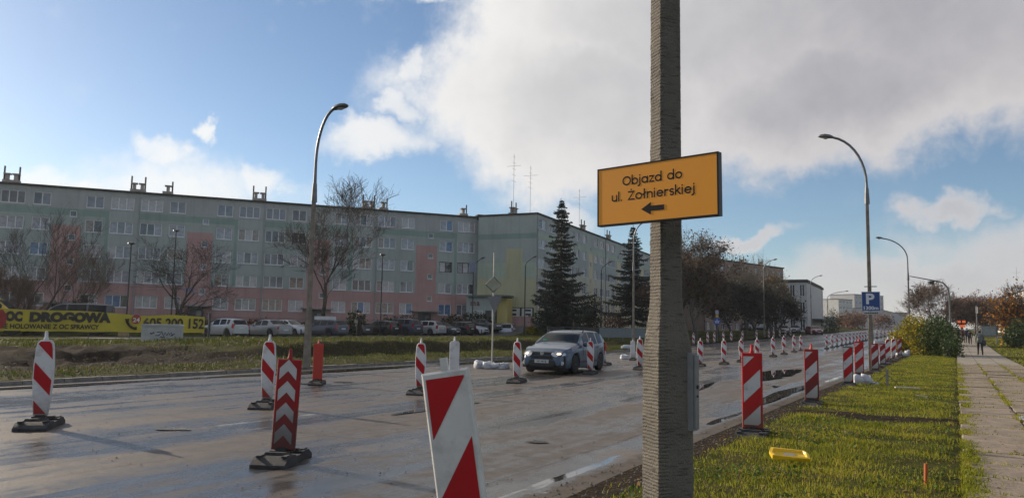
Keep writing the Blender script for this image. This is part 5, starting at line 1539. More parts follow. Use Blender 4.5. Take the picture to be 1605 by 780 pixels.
# electrical cabinet with a tag scrawled on it
CAB = mat('cabinet_polyester', (0.40, 0.405, 0.40), 0.7, var=0.1, dirt=0.4, dirtcol=(.25, .24, .22))
cp = G(253.5, 539.5, 0.5); k = cp.y/1213
cz = cp.z
cab = empty('electrical_cabinet', cp, R(10), 'wide pale grey electrical cabinet with a scrawled tag in front of the banner', 'cabinet')
MB().box((0, 0, 14*k), (58*k, .45, 28.5*k)).build('body', CAB, cab)
MB().prism([(-29.8*k, 28*k), (29.8*k, 28*k), (29.8*k, 29.5*k), (27*k, 31.5*k), (-27*k, 31.5*k), (-29.8*k, 29.5*k)], -.26, .26, 'y').build('lid', CAB, cab)
MB().box((0, 0, -.15), (56*k, .42, .32)).build('base', KERB_M, cab)
MB().box((7.5*k, -.235, 14*k), (41*k, .03, 25*k)).build('door', CAB, cab)
gr = MB()
gpt = [[(-6, 19), (2, 20), (-3, 14), (-8, 14)], [(2, 18), (4, 13), (6, 19), (9, 14), (11, 19)], [(12, 15), (15, 19), (17, 14), (14, 13.5), (20, 17)], [(-1, 12), (6, 11.5)], [(-16, 18), (-13, 16), (-11, 19), (-10, 17)]]
for st in gpt: gr.tube([(a*k, -.253, b_*k) for a, b_ in st], 0.018, 4)
gr.build('scrawl', SGN_BLK, cab)
o = MB().box((0, 0, .22), (.62, .35, .5), taper=.95).build('concrete_block', KERB_M, None, loc=G(193.5, 526, .5)); tag(o, 'small grey concrete block at the lower edge of the banner', 'block')
# concrete slab lying along the dug strip
sl_ = MB()
o = MB().prism([(-3.2, -.35), (3.3, -.3), (3.2, .3), (-3.3, .35)], -.10, .09, 'z').build('concrete_slab', KERB_M, None, loc=G(85, 541.5, 0.42), rot=(.02, .01, R(8))); tag(o, 'long flat concrete slab edge on top of the dug soil strip', 'slab')
# railing with grey-blue panel beyond the moving car
ra, rb2 = D(858, 515, 70), D(1020, 515, 76); zg = 0.35
rl = empty('railing', (ra.x, ra.y, zg), math.atan2(rb2.y-ra.y, rb2.x-ra.x), 'thin roadside railing with a long blue grey panel behind the moving car', 'railing')
LR = math.hypot(rb2.x-ra.x, rb2.y-ra.y)
for i in range(8): MB().tube([(LR*i/7, 0, -.2), (LR*i/7, 0, 1.33)], .035, 6).build('post', STEEL, rl)
MB().tube([(0, 0, 1.25), (LR, 0, 1.25)], .03, 6).build('rail', STEEL, rl)
MB().box((LR*.71, -.05, .82), (LR*.46, .04, .86)).build('panel', mat('railing_panel', (0.135, 0.17, 0.185), .5, var=.08), rl)
# things on the verge
YT = mat('yellow_plastic', (0.72, 0.46, 0.01), .4, var=.06)
p = G(1237, 722, .13)
tray = empty('yellow_tray', (p.x, p.y, .19), R(-8), 'flat yellow plastic tray lying in the near grass', 'tray'); tray.rotation_euler = (.30, .03, R(-8))
w_, h_ = .205, .12; mb = MB()
ou = [(-w_, -h_), (w_, -h_), (w_*1.05, h_*.3), (w_*.92, h_), (-w_*.9, h_), (-w_*1.06, h_*.2)]
k_ = len(ou); iu = [(x*.86, y*.8) for x, y in ou]; lo = [(x*.8, y*.72) for x, y in ou]
mb.add([(x, y, .0) for x, y in ou]+[(x, y+.01*math.sin(x*20), .036+.012*math.sin(x*13+y*20)) for x, y in ou]+[(x, y, .04+.012*math.sin(x*13+y*20)) for x, y in iu]+[(x, y, .012) for x, y in lo],
       [(r*k_+i, r*k_+(i+1) % k_, (r+1)*k_+(i+1) % k_, (r+1)*k_+i) for r in range(3) for i in range(k_)]+[tuple(range(3*k_, 4*k_))])
mb.build('body', YT, tray); MB().prism([(-.07, -.03), (.05, -.045), (.07, .03), (-.05, .04)], .013, .018, 'z').build('paper_scrap', WHT_F, tray)
WOODO = mat('orange_painted_wood', (0.42, 0.10, 0.015), .7, var=.2); WOODG = mat('grey_weathered_wood', (0.24, 0.22, 0.18), .85, var=.25, bump=.3); PALEW = mat('pale_board', (.42, .34, .29), .8, var=.2)
p = G(1451, 756, .12); o = MB().box((0, 0, .06), (.032, .02, .26)).build('marker_stake', WOODO, None, loc=p, rot=(.03, .02, .3)); tag(o, 'short orange painted stake in the grass beside the sidewalk', 'stake')
p = G(1391, 606, .12); st = empty('wooden_stake', p, 0, 'grey wooden stake with two thin guy wires right of the sandbags', 'stake')
MB().box((0, 0, .18), (.06, .05, .62)).build('post', WOODG, st)
for dx in (-.42, .42): MB().tube([(0, 0, .36), (dx, .1, 0)], .008, 4).build('wire', PAINTED_D, st)
p = G(1422, 609, .13); o = MB().box((0, 0, .03), (.62, .10, .03)).build('wooden_board', PALEW, None, loc=p, rot=(.03, .02, -.12)); tag(o, 'longer pale board lying flat in the grass right of the wooden stake', 'board')
p = G(1445, 622, .13); o = MB().box((0, 0, .03), (.24, .05, .02)).build('wooden_board', WHT_F, None, loc=p, rot=(.03, .04, -.75)); tag(o, 'short white strip lying in the grass near the sidewalk', 'board')
# notice board, display and fence far down the pavement
p = D(1550, 515, 88); p.z = .1+rise(to_sn(p)[0])
nb = empty('notice_board', p, R(-10), 'glazed notice board on legs beside the sidewalk behind the walker', 'notice board')
MB().box((0, 0, 1.45), (1.5, .12, 1.0)).build('pane', mat('notice_glass', (.22, .26, .27), .1), nb)
m_ = MB(); m_.box((0, 0, 2.0), (1.65, .2, .1)); m_.box((0, 0, .9), (1.65, .16, .1)); m_.build('frame', STEEL, nb)
for sx in (-.75, .75): MB().box((sx, 0, 1.0), (.09, .12, 2.0)).build('leg', STEEL, nb)
p = D(1532, 515, 84); p.z = .1+rise(to_sn(p)[0])
dp = empty('signal_post', p, 0, 'pale post with grey box on top left of the notice board', 'post')
MB().tube([(0, 0, 0), (0, 0, 4.2)], .07, 8).build('pole', STEEL, dp); MB().box((.2, -.05, 3.7), (.45, .4, .7)).build('box', STEEL, dp)
p = D(1507, 515, 125); p.z = .4
db = empty('display_board', p, 0, 'dark bus display with glowing orange rows above the distant walkers', 'display')
MB().tube([(0, .1, 0), (0, .1, 3.6)], .1, 8).build('pole', PAINTED_D, db); MB().box((0, 0, 3.4), (1.55, .25, 1.25)).build('case', SGN_BLK, db)
LED = emit_mat('orange_led', (1.0, .16, .02), 0.45, (.3, .05, .01))
for z_, w_, x_ in ((3.25, .5, -.42), (3.25, .55, .35), (2.55, .9, .1)): MB().box((x_, -.14, z_), (w_, .03, .38)).build('led_row', LED, db)
a = D(1562, 515, 118)
fn = empty('white_fence', (a.x, a.y, .5), R(-3), 'low white rail fence at the end of the right hand lawn', 'fence')
for i in range(9): MB().box((i*.9, 0, .5), (.1, .1, 1.0)).build('post', PW, fn)
for zz in (.35, .85): MB().box((3.6, -.06, zz), (7.4, .06, .10)).build('rail', PW, fn)
# ================================================================== CARS
TYRE = mat('tyre_rubber', (0.016, 0.016, 0.017), 0.8, var=0.2)
RIM = mat('alloy_rim', (0.40, 0.41, 0.42), 0.4, metal=0.15)
CARGL = mat('car_glass', (0.010, 0.013, 0.017), 0.04, var=0.2, spec=0.16)
BLKP = mat('black_trim', (0.018, 0.018, 0.02), 0.55)
LIGHTG = mat('headlamp_glass', (0.55, 0.56, 0.58), 0.08, var=0.15, scale=14, metal=0.3)
LAMPON = emit_mat('headlamp_lit', (1.0, 0.72, 0.40), 2.2, (0.8, .7, .6))
REDL = mat('tail_lamp_red', (0.35, 0.012, 0.014), 0.12, var=.1)
ORGL = mat('indicator_orange', (0.5, .16, .02), .15)
PLATE = mat('number_plate', (0.55, 0.56, 0.56), .4)
CHROME = mat('chrome_strip', (.45, .46, .47), .15, metal=.9)
_paint = {}
def paint(name, col, metal=0.35, rough=0.38):
    if name not in _paint: _paint[name] = mat('paint_'+name, col, rough, metal=metal if max(col) > .06 else 0.0, var=0.04, coat=0.45, dirt=0.12, dirtcol=(col[0]*.7+.04, col[1]*.7+.035, col[2]*.7+.03), dscale=2)
    return _paint[name]
def ip(tab, x):
    if x <= tab[0][0]: return tab[0][1]
    for (a, va), (b_, vb) in zip(tab, tab[1:]):
        if x <= b_: return va+(vb-va)*(x-a)/(b_-a) if b_ > a else vb
    return tab[-1][1]
KINDS_ = dict(
    # L, W, H, top profile (x from the front bumper, z), belt, windscreen range, rear glass range, side glass ranges, wheels
    estate=dict(L=4.47, W=1.84, top=[(0, .58), (.06, .70), (.35, .86), (1.28, 1.03), (1.36, 1.06), (1.95, 1.39), (2.25, 1.47), (2.9, 1.50), (3.6, 1.475), (4.05, 1.42), (4.38, 1.02), (4.45, .92), (4.47, .62)],
                belt=[(0, .6), (1.2, .94), (2.2, .97), (3.4, 1.01), (4.3, 1.06)], ws=(1.36, 1.98), rg=(4.05, 4.36), side=[(1.78, 2.42), (2.50, 3.22), (3.32, 3.95)], wx=(.90, 3.54), wr=.325),
    hatch=dict(L=4.05, W=1.72, top=[(0, .58), (.06, .70), (.3, .84), (1.12, 1.0), (1.2, 1.03), (1.8, 1.40), (2.2, 1.47), (2.9, 1.47), (3.5, 1.42), (3.72, 1.36), (3.94, .98), (4.03, .90), (4.05, .6)],
               belt=[(0, .6), (1.1, .92), (2.2, .95), (3.7, 1.02)], ws=(1.2, 1.83), rg=(3.70, 3.93), side=[(1.62, 2.35), (2.43, 3.1), (3.2, 3.5)], wx=(.82, 3.30), wr=.31),
    sedan=dict(L=4.55, W=1.76, top=[(0, .56), (.06, .68), (.35, .82), (1.25, .99), (1.35, 1.02), (2.0, 1.37), (2.35, 1.44), (2.95, 1.43), (3.3, 1.36), (3.85, 1.06), (4.0, 1.04), (4.46, .99), (4.53, .86), (4.55, .58)],
               belt=[(0, .58), (1.2, .92), (2.2, .94), (3.8, .99), (4.5, .96)], ws=(1.35, 2.03), rg=(3.3, 3.83), side=[(1.78, 2.45), (2.53, 3.25)], wx=(.90, 3.60), wr=.315),
    suv=dict(L=4.45, W=1.82, top=[(0, .66), (.06, .84), (.3, 1.0), (1.15, 1.12), (1.25, 1.16), (1.75, 1.58), (2.1, 1.68), (3.0, 1.69), (3.9, 1.64), (4.1, 1.56), (4.36, 1.10), (4.43, .98), (4.45, .66)],
             belt=[(0, .68), (1.1, 1.05), (2.2, 1.08), (4.2, 1.15)], ws=(1.25, 1.78), rg=(4.08, 4.35), side=[(1.62, 2.35), (2.43, 3.2), (3.3, 3.88)], wx=(.86, 3.52), wr=.36),
    van=dict(L=4.9, W=1.92, top=[(0, .70), (.06, .9), (.3, 1.08), (.95, 1.2), (1.05, 1.24), (1.75, 1.80), (2.1, 1.92), (3.2, 1.95), (4.5, 1.92), (4.72, 1.85), (4.84, 1.2), (4.88, 1.0), (4.9, .66)],
             belt=[(0, .7), (1.0, 1.1), (2.2, 1.16), (4.7, 1.2)], ws=(1.05, 1.78), rg=(4.68, 4.83), side=[(1.5, 2.35), (2.45, 3.4), (3.5, 4.45)], wx=(.92, 3.95), wr=.35),
)
_carmesh = {}
def car_meshes(kind, pm, detail):
    key = (kind, pm.name, detail)
    if key in _carmesh: return _carmesh[key]
    S = KINDS_[kind]; L, W = S['L'], S['W']; top, belt = S['top'], S['belt']; wr = S['wr']; ar = wr+0.055
    xs = set(np.linspace(0, L, 40 if detail else 22).round(3))
    xs |= {p[0] for p in top}
    for a, b_ in S['side']+[S['ws'], S['rg']]: xs |= {a, b_}
    for wx in S['wx']:
        for t in np.linspace(-1, 1, 13 if detail else 7): xs.add(round(wx+ar*t, 3))
        xs |= {wx-ar-.012, wx+ar+.012}
    xs = sorted(xs); xs = [x for i, x in enumerate(xs) if i == 0 or x-xs[i-1] > .006]
    NP = 12
    rings = []
    for x in xs:
        zt = ip(top, x); t = 2*x/L-1
        w = W/2*(1-.16*abs(t)**7-.05*abs(t)**3)
        if t < 0: w *= 1-.10*max(0, -t-.82)/.18
        zlow = .20+.10*max(0, abs(t)-.86)/.14
        inarch = False
        for wx in S['wx']:
            if abs(x-wx) < ar: zlow = max(zlow, wr+math.sqrt(max(0, ar*ar-(x-wx)**2))); inarch = True
        bz = min(ip(belt, x), zt-.03); zlow = min(zlow, bz-.12)
        green = zt > bz+.12
        m1 = zlow+(bz-zlow)*.12; m2 = zlow+(bz-zlow)*.42; m3 = zlow+(bz-zlow)*.80
        flare = .018 if inarch else 0.0
        r = [(w*.80, zlow+.0), (w*.965+flare, zlow), (w*.99+flare, m1), (w*1.0+flare*.7, m2), (w*.992, m3), (w*.965, bz-.02), (w*.945, bz)]
        if green:
            k = min(1, (zt-bz)/.45); yr = w*.945-(zt-bz)*.36
            r += [(yr+.02, zt-.075*k), (yr-.05, zt-.022), (yr*.62, zt-.006), (yr*.3, zt), (0, zt+.002)]
        else:
            r += [(w*.90, bz+(zt-bz)*.35), (w*.80, bz+(zt-bz)*.75), (w*.55, zt-.004), (w*.28, zt+.004), (0, zt+.006)]
        rings.append(r)
    body, glass_w, glass_r = MB(), MB(), MB()
    gsd = {(j, sd): MB() for j in range(len(S['side'])) for sd in (1, -1)}
    def pt(i, k, sd): y, z = rings[i][k]; return (L/2-xs[i], sd*y, z)     # front = +x
    def inr(x, rg): return rg[0]-1e-4 <= x <= rg[1]+1e-4
    bv = {}; 
    def put(mb, i, k, sd):
        d_ = mb.__dict__.setdefault('idx', {})
        key2 = (i, k, sd if rings[i][k][0] > 1e-6 else 1)
        if key2 not in d_: d_[key2] = len(mb.v); mb.v.append(pt(i, k, sd))
        return d_[key2]
    for i in range(len(xs)-1):
        xm = (xs[i]+xs[i+1])/2
        g = rings[i][7][1]-rings[i][6][1] > .06 and rings[i+1][7][1]-rings[i+1][6][1] > .06
        for sd in (1, -1):
            for k in range(NP-1):
                mb = body
                if k == 6 and g:
                    for j, (a, b_) in enumerate(S['side']):
                        if a < xm < b_: mb = gsd[(j, sd)]
                if k >= 8 and inr(xm, S['ws']): mb = glass_w
                if k >= 8 and inr(xm, S['rg']): mb = glass_r
                f = [put(mb, i, k, sd), put(mb, i+1, k, sd), put(mb, i+1, k+1, sd), put(mb, i, k+1, sd)]
                f = list(dict.fromkeys(f))
                if len(f) >= 3: mb.f.append(tuple(f)); mb.m.append(0)
    for i in (0, len(xs)-1):
        loop = [put(body, i, k, 1) for k in range(NP)]+[put(body, i, k, -1) for k in range(NP-2, -1, -1)]
        body.f.append(tuple(loop)); body.m.append(0)
    bm_ = body.mesh('body', pm, 38)
    out = dict(body=bm_, side=[q.mesh('side_window', CARGL, 60) for q in gsd.values() if q.f], ws=glass_w.mesh('windscreen', CARGL, 60), rg=glass_r.mesh('rear_window', CARGL, 60))
    u = MB(); u.box((0, 0, .42), (L*.93, W*.86, .42)); 
    for wx in S['wx']: u.box((L/2-wx, 0, .40), (ar*2.1, W*.80, .62))
    out['under'] = u.mesh('underbody', BLKP)
    ty = MB(); ty.lathe([(wr*.62, -.10), (wr*.9, -.10), (wr, -.075), (wr, .075), (wr*.9, .10), (wr*.62, .10)], 20, axis='y')
    out['tyre'] = ty.mesh('wheel', TYRE, 40)
    ri = MB(); ri.lathe([(wr*.64, .0), (wr*.64, .092), (wr*.56, .098), (wr*.53, .06)], 16, axis='y')
    for k in range(7):
        a = 2*math.pi*k/7; c, s_ = math.cos(a), math.sin(a)
        ri.prism([(.03*c-.03*s_, .03*s_+.03*c), (wr*.58*c-.018*s_, wr*.58*s_+.018*c), (wr*.58*c+.018*s_, wr*.58*s_-.018*c), (.03*c+.03*s_, .03*s_-.03*c)], .055, .085, 'y')
    ri.lathe([(.05, .05), (.05, .095), (.02, .10)], 8, axis='y')
    out['rim'] = ri.mesh('rim', RIM, 40)
    out['S'] = S; out['xs'] = xs; out['rings'] = rings
    _carmesh[key] = out
    return out
def car(kind, pname, col, loc, rz, label, group=None, nm='parked_car', detail=False, lit=False, rails=False, box=False, cat='car', plate=True, wheels=(0, 1, 2, 3), metal=.35, glassm=None):
    pm = paint(pname, col, metal); C_ = car_meshes(kind, pm, detail); S = C_['S']; L, W = S['L'], S['W']
    e = empty(nm, loc, rz, label, cat, group)
    b = link_obj('body', C_['body'], e)
    link_obj('underbody', C_['under'], e)
    link_obj('windscreen', C_['ws'], e); link_obj('rear_window', C_['rg'], e); [link_obj('side_window', q, e) for q in C_['side']]
    wr = S['wr']
    for i in wheels:
        sd = 1 if i % 2 == 0 else -1; x = L/2-S['wx'][i//2]
        t = link_obj('wheel', C_['tyre'], e, (x, sd*(W/2-.115), wr), (0, 0, 0 if sd > 0 else math.pi))
        link_obj('rim', C_['rim'], t)
    bz = .62*S['top'][1][1]/.70
    for sd in (1, -1):
        m_ = MB(); hx = L/2-.10
        m_.T = Matrix.Translation((hx, sd*(W/2-.34), bz+.06)) @ Matrix.Rotation(sd*.62, 4, 'Z') @ Matrix.Rotation(-.55, 4, 'Y') @ Matrix.Diagonal((.8, 1.55, .72, 1))
        m_.lathe([(.02, -.09), (.15, -.06), (.175, -.02), (.14, .012), (.04, .028)], 10, axis='x'); 
        hl = m_.build('headlight', LIGHTG, e, smooth=60)
        if lit:
            q = MB(); q.T = m_.T; q.lathe([(.055, .015), (.05, .04), (.02, .048)], 10, (0, 0, -.01), axis='x'); q.build('bulb', LAMPON, hl)
        m_ = MB(); tx = -L/2+.10
        if kind in ('estate', 'hatch', 'suv', 'van'): m_.T = Matrix.Translation((tx+.05, sd*(W/2-.155), bz+.26)); m_.box((0, 0, 0), (.22, .17, .34 if kind != 'van' else .5), taper=.85)
        else: m_.T = Matrix.Translation((tx, sd*(W/2-.26), bz+.16)); m_.box((0, 0, 0), (.14, .36, .19), taper=.9)
        m_.build('tail_light', REDL, e)
        m_ = MB(); mx = L/2-S['ws'][0]-.28; m_.T = Matrix.Translation((mx, sd*(W/2+.06), ip(S['belt'], S['ws'][0]+.3)+.05))
        m_.lathe([(.03, -.09), (.085, -.06), (.09, .04), (.06, .08)], 8, axis='y'); m_.build('wing_mirror', pm, e, smooth=60)
    m_ = MB(); m_.box((L/2-.005, 0, .56), (.05, W*.44, .11)); m_.box((L/2-.012, 0, .34), (.06, W*.5, .10)); m_.build('grille', BLKP, e)
    if plate:
        m_ = MB(); m_.box((L/2+.025, 0, .43), (.02, .52, .115)); m_.build('number_plate', PLATE, e)
        m_ = MB(); m_.box((-L/2-.008, 0, .60 if kind == 'sedan' else .72), (.02, .52, .115)); m_.build('number_plate', PLATE, e)
    m_ = MB(); m_.box((-L/2+.03, 0, .36), (.10, W*.80, .14)); m_.build('rear_bumper', BLKP if kind in ('suv',) else pm, e)
    if rails:
        for sd in (1, -1):
            zt = ip(S['top'], 2.6)
            m_ = MB(); y = sd*(W/2*.945-.19); m_.tube([(L/2-2.15, y, zt-.05), (L/2-2.3, y, zt+.035), (L/2-3.0, y, zt+.04), (L/2-3.8, y, zt-.005), (L/2-3.95, y, zt-.10)], .022, 6); m_.build('roof_rail', BLKP, e, smooth=60)
    if box:
        m_ = MB(); m_.prism([(-1.0, -.38), (.85, -.38), (1.05, 0), (.85, .38), (-1.0, .38)], 1.5, 1.80, 'z'); m_.build('roof_box', WHITE_P, e, smooth=30)
    return e
DCH = math.atan2(-DV.y, -DV.x)                                # heading towards the camera along the road
# the moving estate car
fw = G(899, 585.5)                                             # its front left wheel
yc = DCH+0.075
hd = Vector((math.cos(yc), math.sin(yc), 0)); lf = Vector((-hd.y, hd.x, 0))
S_ = KINDS_['estate']
cl = fw-lf*(S_['W']/2-.10)-hd*(S_['L']/2-S_['wx'][0])
mv = car('estate', 'blue_grey', (0.055, 0.088, 0.138), (cl.x, cl.y, 0.01), yc, 'blue grey estate car driving towards the camera with headlamps on', nm='estate_car', detail=True, lit=True, rails=True, metal=.3)
L, W = S_['L'], S_['W']
m_ = MB(); m_.prism([(-.52, .33), (-.40, .26), (.40, .26), (.52, .33), (.44, .47), (-.44, .47)], L/2-.03, L/2+.028, 'x'); m_.build('lower_grille', BLKP, mv)
m_ = MB(); m_.prism([(-.42, .66), (.42, .66), (.45, .74), (-.45, .74)], L/2-.055, L/2-.012, 'x'); up = m_.build('upper_grille', BLKP, mv)
MB().lathe([(.075, 0), (.07, .015)], 14, axis='x').build('badge', CHROME, mv, loc=(L/2-.012, 0, .70))
mv.children[-1].scale = (1, 1, .55)
MB().box((0, 0, 0), (.012, .92, .016)).build('chrome_strip', CHROME, mv, loc=(L/2-.03, 0, .755))
for sd in (1, -1):
    MB().lathe([(.075, 0), (.06, .02)], 10, axis='x').build('fog_lamp', LIGHTG, mv, loc=(L/2-.085, sd*.70, .37), rot=(0, 0, sd*.35))
    q = MB()
    for a in (2.46, 3.27): q.box((L/2-a, sd*(W/2-.030), 1.0), (.012, .012, .02))
    MB().box((0, 0, 0), (.16, .03, .025)).build('door_handle', pm_ if False else paint('blue_grey', (0.155, 0.205, 0.275), .45), mv, loc=(L/2-2.36, sd*(W/2+.006), .86))
    MB().box((0, 0, 0), (.16, .03, .025)).build('door_handle', paint('blue_grey', (0.155, 0.205, 0.275), .45), mv, loc=(L/2-3.12, sd*(W/2+.006), .89))
    for x in (1.62, 2.47, 3.27):
        MB().box((0, 0, 0), (.010, .006, .60)).build('door_seam', BLKP, mv, loc=(L/2-x, sd*(W/2-.004), .63))
    MB().box((0, 0, 0), (2.1, .03, .05)).build('side_moulding', BLKP, mv, loc=(L/2-2.25, sd*(W/2+.004), .40))
t = text_mb('NO 6612J', .085, 0.002, .004); o = t.build('plate_lettering', SGN_BLK, mv, loc=(L/2+.038, 0, .402), rot=(0, 0, math.pi/2))
STK = mat('green_sticker', (.02, .42, .22), .4)
MB().box((0, 0, 0), (.02, .14, .07)).build('windscreen_sticker', STK, mv, loc=(L/2-1.49, -.52, 1.125), rot=(0, -.55, 0))
MB().tube([(0, 0, 0), (-.14, 0, .42)], .008, 5).build('aerial', BLKP, mv, loc=(L/2-2.25, .25, 1.46))
# ---- parked row beyond the bank; rear bumpers mostly towards the road
away = math.atan2(-NV.y, -NV.x); towards = away+math.pi
GP = 'cars parked in the yard before the blocks'
rowcars = [  # px, depth, kind, paint, colour, rear towards us, label
    (352, 62, 'hatch', 'silver', (.40, .41, .42), 1, 'silver hatchback parked right beside the end of the yellow banner'),
    (418, 65, 'sedan', 'grey', (.25, .255, .255), 1, 'grey saloon with red rear lamp parked right of the silver hatchback'),
    (455, 71, 'sedan', 'pale_silver', (.50, .51, .53), 0, 'pale silver car with bonnet towards the road beside the tall lamp'),
    (508, 70, 'estate', 'navy', (.045, .056, .085), 1, 'dark estate car with pale roof box right of the tall lamp'),
    (548, 75, 'sedan', 'black', (.012, .012, .015), 1, 'black saloon behind the standing person in dark clothes'),
    (596, 77, 'hatch', 'black', (.012, .012, .015), 1, 'small black hatchback right of the standing person'),
    (628, 78, 'suv', 'navy', (.045, .056, .085), 1, 'tall dark blue people carrier with red rear lamps in the parked row'),
    (665, 80, 'estate', 'silver', (.40, .41, .42), 1, 'silver estate car with tall rear window in the middle of the parked row'),
    (690, 82, 'sedan', 'graphite', (.06, .064, .07), 0, 'graphite saloon facing the road right of the silver estate'),
    (716, 84, 'hatch', 'black', (.012, .012, .015), 1, 'black hatchback with red lamps left of the white fronted car'),
    (738, 87, 'hatch', 'pale_silver', (.50, .51, .53), 0, 'pale car facing the road beyond the plain white panel'),
    (760, 89, 'sedan', 'graphite', (.06, .064, .07), 0, 'dark saloon facing the road beside the give way sign post'),
]
for px, dep, kind, pn, colr, rear, lab in rowcars:
    p = D(px, 515, dep); z = ground_at(p.x, p.y)
    car(kind, pn, colr, (p.x, p.y, z+.02), (away if rear else towards)+rng.uniform(-.03, .03), lab, GP, box='roof box' in lab)
p = D(798, 515, 90); car('suv', 'light_blue_silver', (.42, .46, .52), (p.x, p.y, .28), away-1.25, 'light silver off roader parked side on at the right end of the row', GP, rails=True)
p = D(108, 515, 60); bv_ = car('van', 'graphite', (.06, .064, .07), (p.x, p.y, ground_at(p.x, p.y)-.10), R(200), 'dark van whose roof shows above the middle of the yellow banner', GP, cat='van', nm='parked_van')
p = D(-24, 515, 55); tv = car('van', 'tow_yellow', (.55, .36, .02), (p.x, p.y, ground_at(p.x, p.y)+.0), R(15), 'yellow breakdown van with dark window at the left edge above the banner', GP, cat='van', nm='parked_van', metal=0)
tv.scale = (1.38,)*3; bv_.scale = (1.3,)*3
GQ = 'cars parked by the dark trees beyond the road'
for px, off, kind, pn, colr, rz, lab in ((1228, 2.2, 'sedan', 'black', (.012, .012, .015), DCH+.15, 'black saloon parked beyond the far beacons left of the red estate'), (1246, 2.6, 'hatch', 'graphite', (.06, .064, .07), DCH+.1, 'graphite hatchback partly hidden between black saloon and red estate'),
                                      (1276, 3.0, 'estate', 'red', (.15, .012, .016), DCH+.55, 'red estate car parked beyond the far beacons in front of the pale building'), (1172, 9.5, 'hatch', 'graphite', (.06, .064, .07), 1.0, 'dark hatchback half hidden among the trunks of the dark trees'), (1192, 10.5, 'suv', 'silver', (.40, .41, .42), 1.2, 'silver car behind the dark tree trunks left of the pale building')):
    p = along(px, lambda s: n_far(s)-off) if px != 1276 else D(px, 515, 138); car(kind, pn, colr, (p.x, p.y, ground_at(p.x, p.y)+.02), rz, lab, GQ)
for px, dep, pn, colr, lab in ((1379, 270, 'pale_silver', (.5, .51, .53), 'tiny pale car with bright lamps far down the road right of the parking sign'), (1386, 300, 'graphite', (.06, .064, .07), 'tiny dark car following the pale one far down the road')):
    p = D(px, 515, dep); p.z = .02; s_, n_ = to_sn(Vector((p.x, p.y, 0))); p = SN(s_, -6.5, .02+rise(s_))
    car('hatch', pn, colr, p, DCH, lab, 'distant cars on the road', lit=pn == 'pale_silver', nm='distant_car')
# ================================================================== TREES AND SHRUBS
BARK = mat('bark_grey_brown', (0.075, 0.062, 0.052), 0.9, var=0.3, scale=6, bump=0.5)
TWIG = mat('twigs_dark', (0.065, 0.055, 0.048), 0.9, var=0.25, scale=2)
TWIG_R = mat('twigs_reddish', (0.16, 0.108, 0.08), 0.9, var=0.25, scale=2)
TWIG_P = mat('twigs_pale', (0.15, 0.125, 0.095), 0.9, var=0.25, scale=2)
def leafm(name, col, island=0.45, trans=0.3): return mat(name, col, 0.6, var=0.25, scale=1.2, island=island, trans=trans, spec=0.3)
LEAF_BR = leafm('leaves_brown', (0.105, 0.062, 0.034)); LEAF_DK = leafm('leaves_dark_olive', (0.040, 0.040, 0.022)); LEAF_YL = leafm('leaves_yellow_olive', (0.34, 0.27, 0.022), .5, .45)
LEAF_GR = leafm('leaves_deep_green', (0.045, 0.075, 0.018), .5); LEAF_OR = leafm('leaves_orange', (0.40, 0.17, 0.018), .45, .4); LEAF_RB = leafm('leaves_rust', (0.19, 0.098, 0.058), .45)
NEEDLE = leafm('spruce_needles', (0.022, 0.036, 0.024), .45, .1); LEAF_HG = leafm('hedge_leaves', (0.055, 0.060, 0.028), .5)
def branching(seed, h, spread, levels=5, trunk_r=0.16, first=0.28, lean=(0, 0), dens=1.0, up=0.25, droop=0.0, forks=1):
    """returns segments (p, q, r0, r1, level)"""
    rr = random.Random(seed); segs = []; tips = []
    def grow(p, d_, L, r, lv):
        n_ = 4 if lv < 2 else 3
        q = p
        for i in range(n_):
            d2 = (d_+Vector((rr.gauss(0, .13), rr.gauss(0, .13), rr.gauss(0, .08)+up*.12-droop*.10*lv))).normalized()
            q2 = q+d2*L/n_; r2 = r*(1-.42/n_)
            segs.append((q, q2, r, r2, lv)); q = q2; r = r2; d_ = d2
            if lv < levels and (lv > 0 or i >= 1):
                for _ in range(1 if rr.random() < (.75*dens if lv else .8) else 0):
                    side(q, d_, L, r, lv, rr.uniform(.5, 1.0))
        if lv < levels:
            for _ in range(2+(rr.random() < .6*dens)): side(q, d_, L, r, lv, rr.uniform(.3, .75))
        else: tips.append((q, d_))
    def side(q, d_, L, r, lv, ang):
        ax = Vector((rr.gauss(0, 1), rr.gauss(0, 1), rr.gauss(0, .4)))
        ax = (ax-ax.dot(d_)*d_)
        if ax.length < .1: return
        nd = (d_*math.cos(ang*.95)+ax.normalized()*math.sin(ang*.95)*spread)
        nd.z += up*.25; nd.normalize()
        grow(q, nd, L*rr.uniform(.52, .80), max(r*rr.uniform(.42, .62), .008), lv+1)
    b = Vector((0, 0, 0)); d0 = Vector((lean[0], lean[1], 1)).normalized()
    for k in range(forks):
        dd = d0 if forks == 1 else (d0+Vector((rr.gauss(0, .28), rr.gauss(0, .28), 0))).normalized()
        grow(b+Vector((0, 0, -.3)), dd, h*first*(1 if forks == 1 else rr.uniform(.8, 1.1)), trunk_r, 0)
    zmax = max(q.z for _, q, _, _, _ in segs); k = h/zmax
    return [(p*k, q*k, a, b_, lv) for p, q, a, b_, lv in segs], [(q*k, d_) for q, d_ in tips]
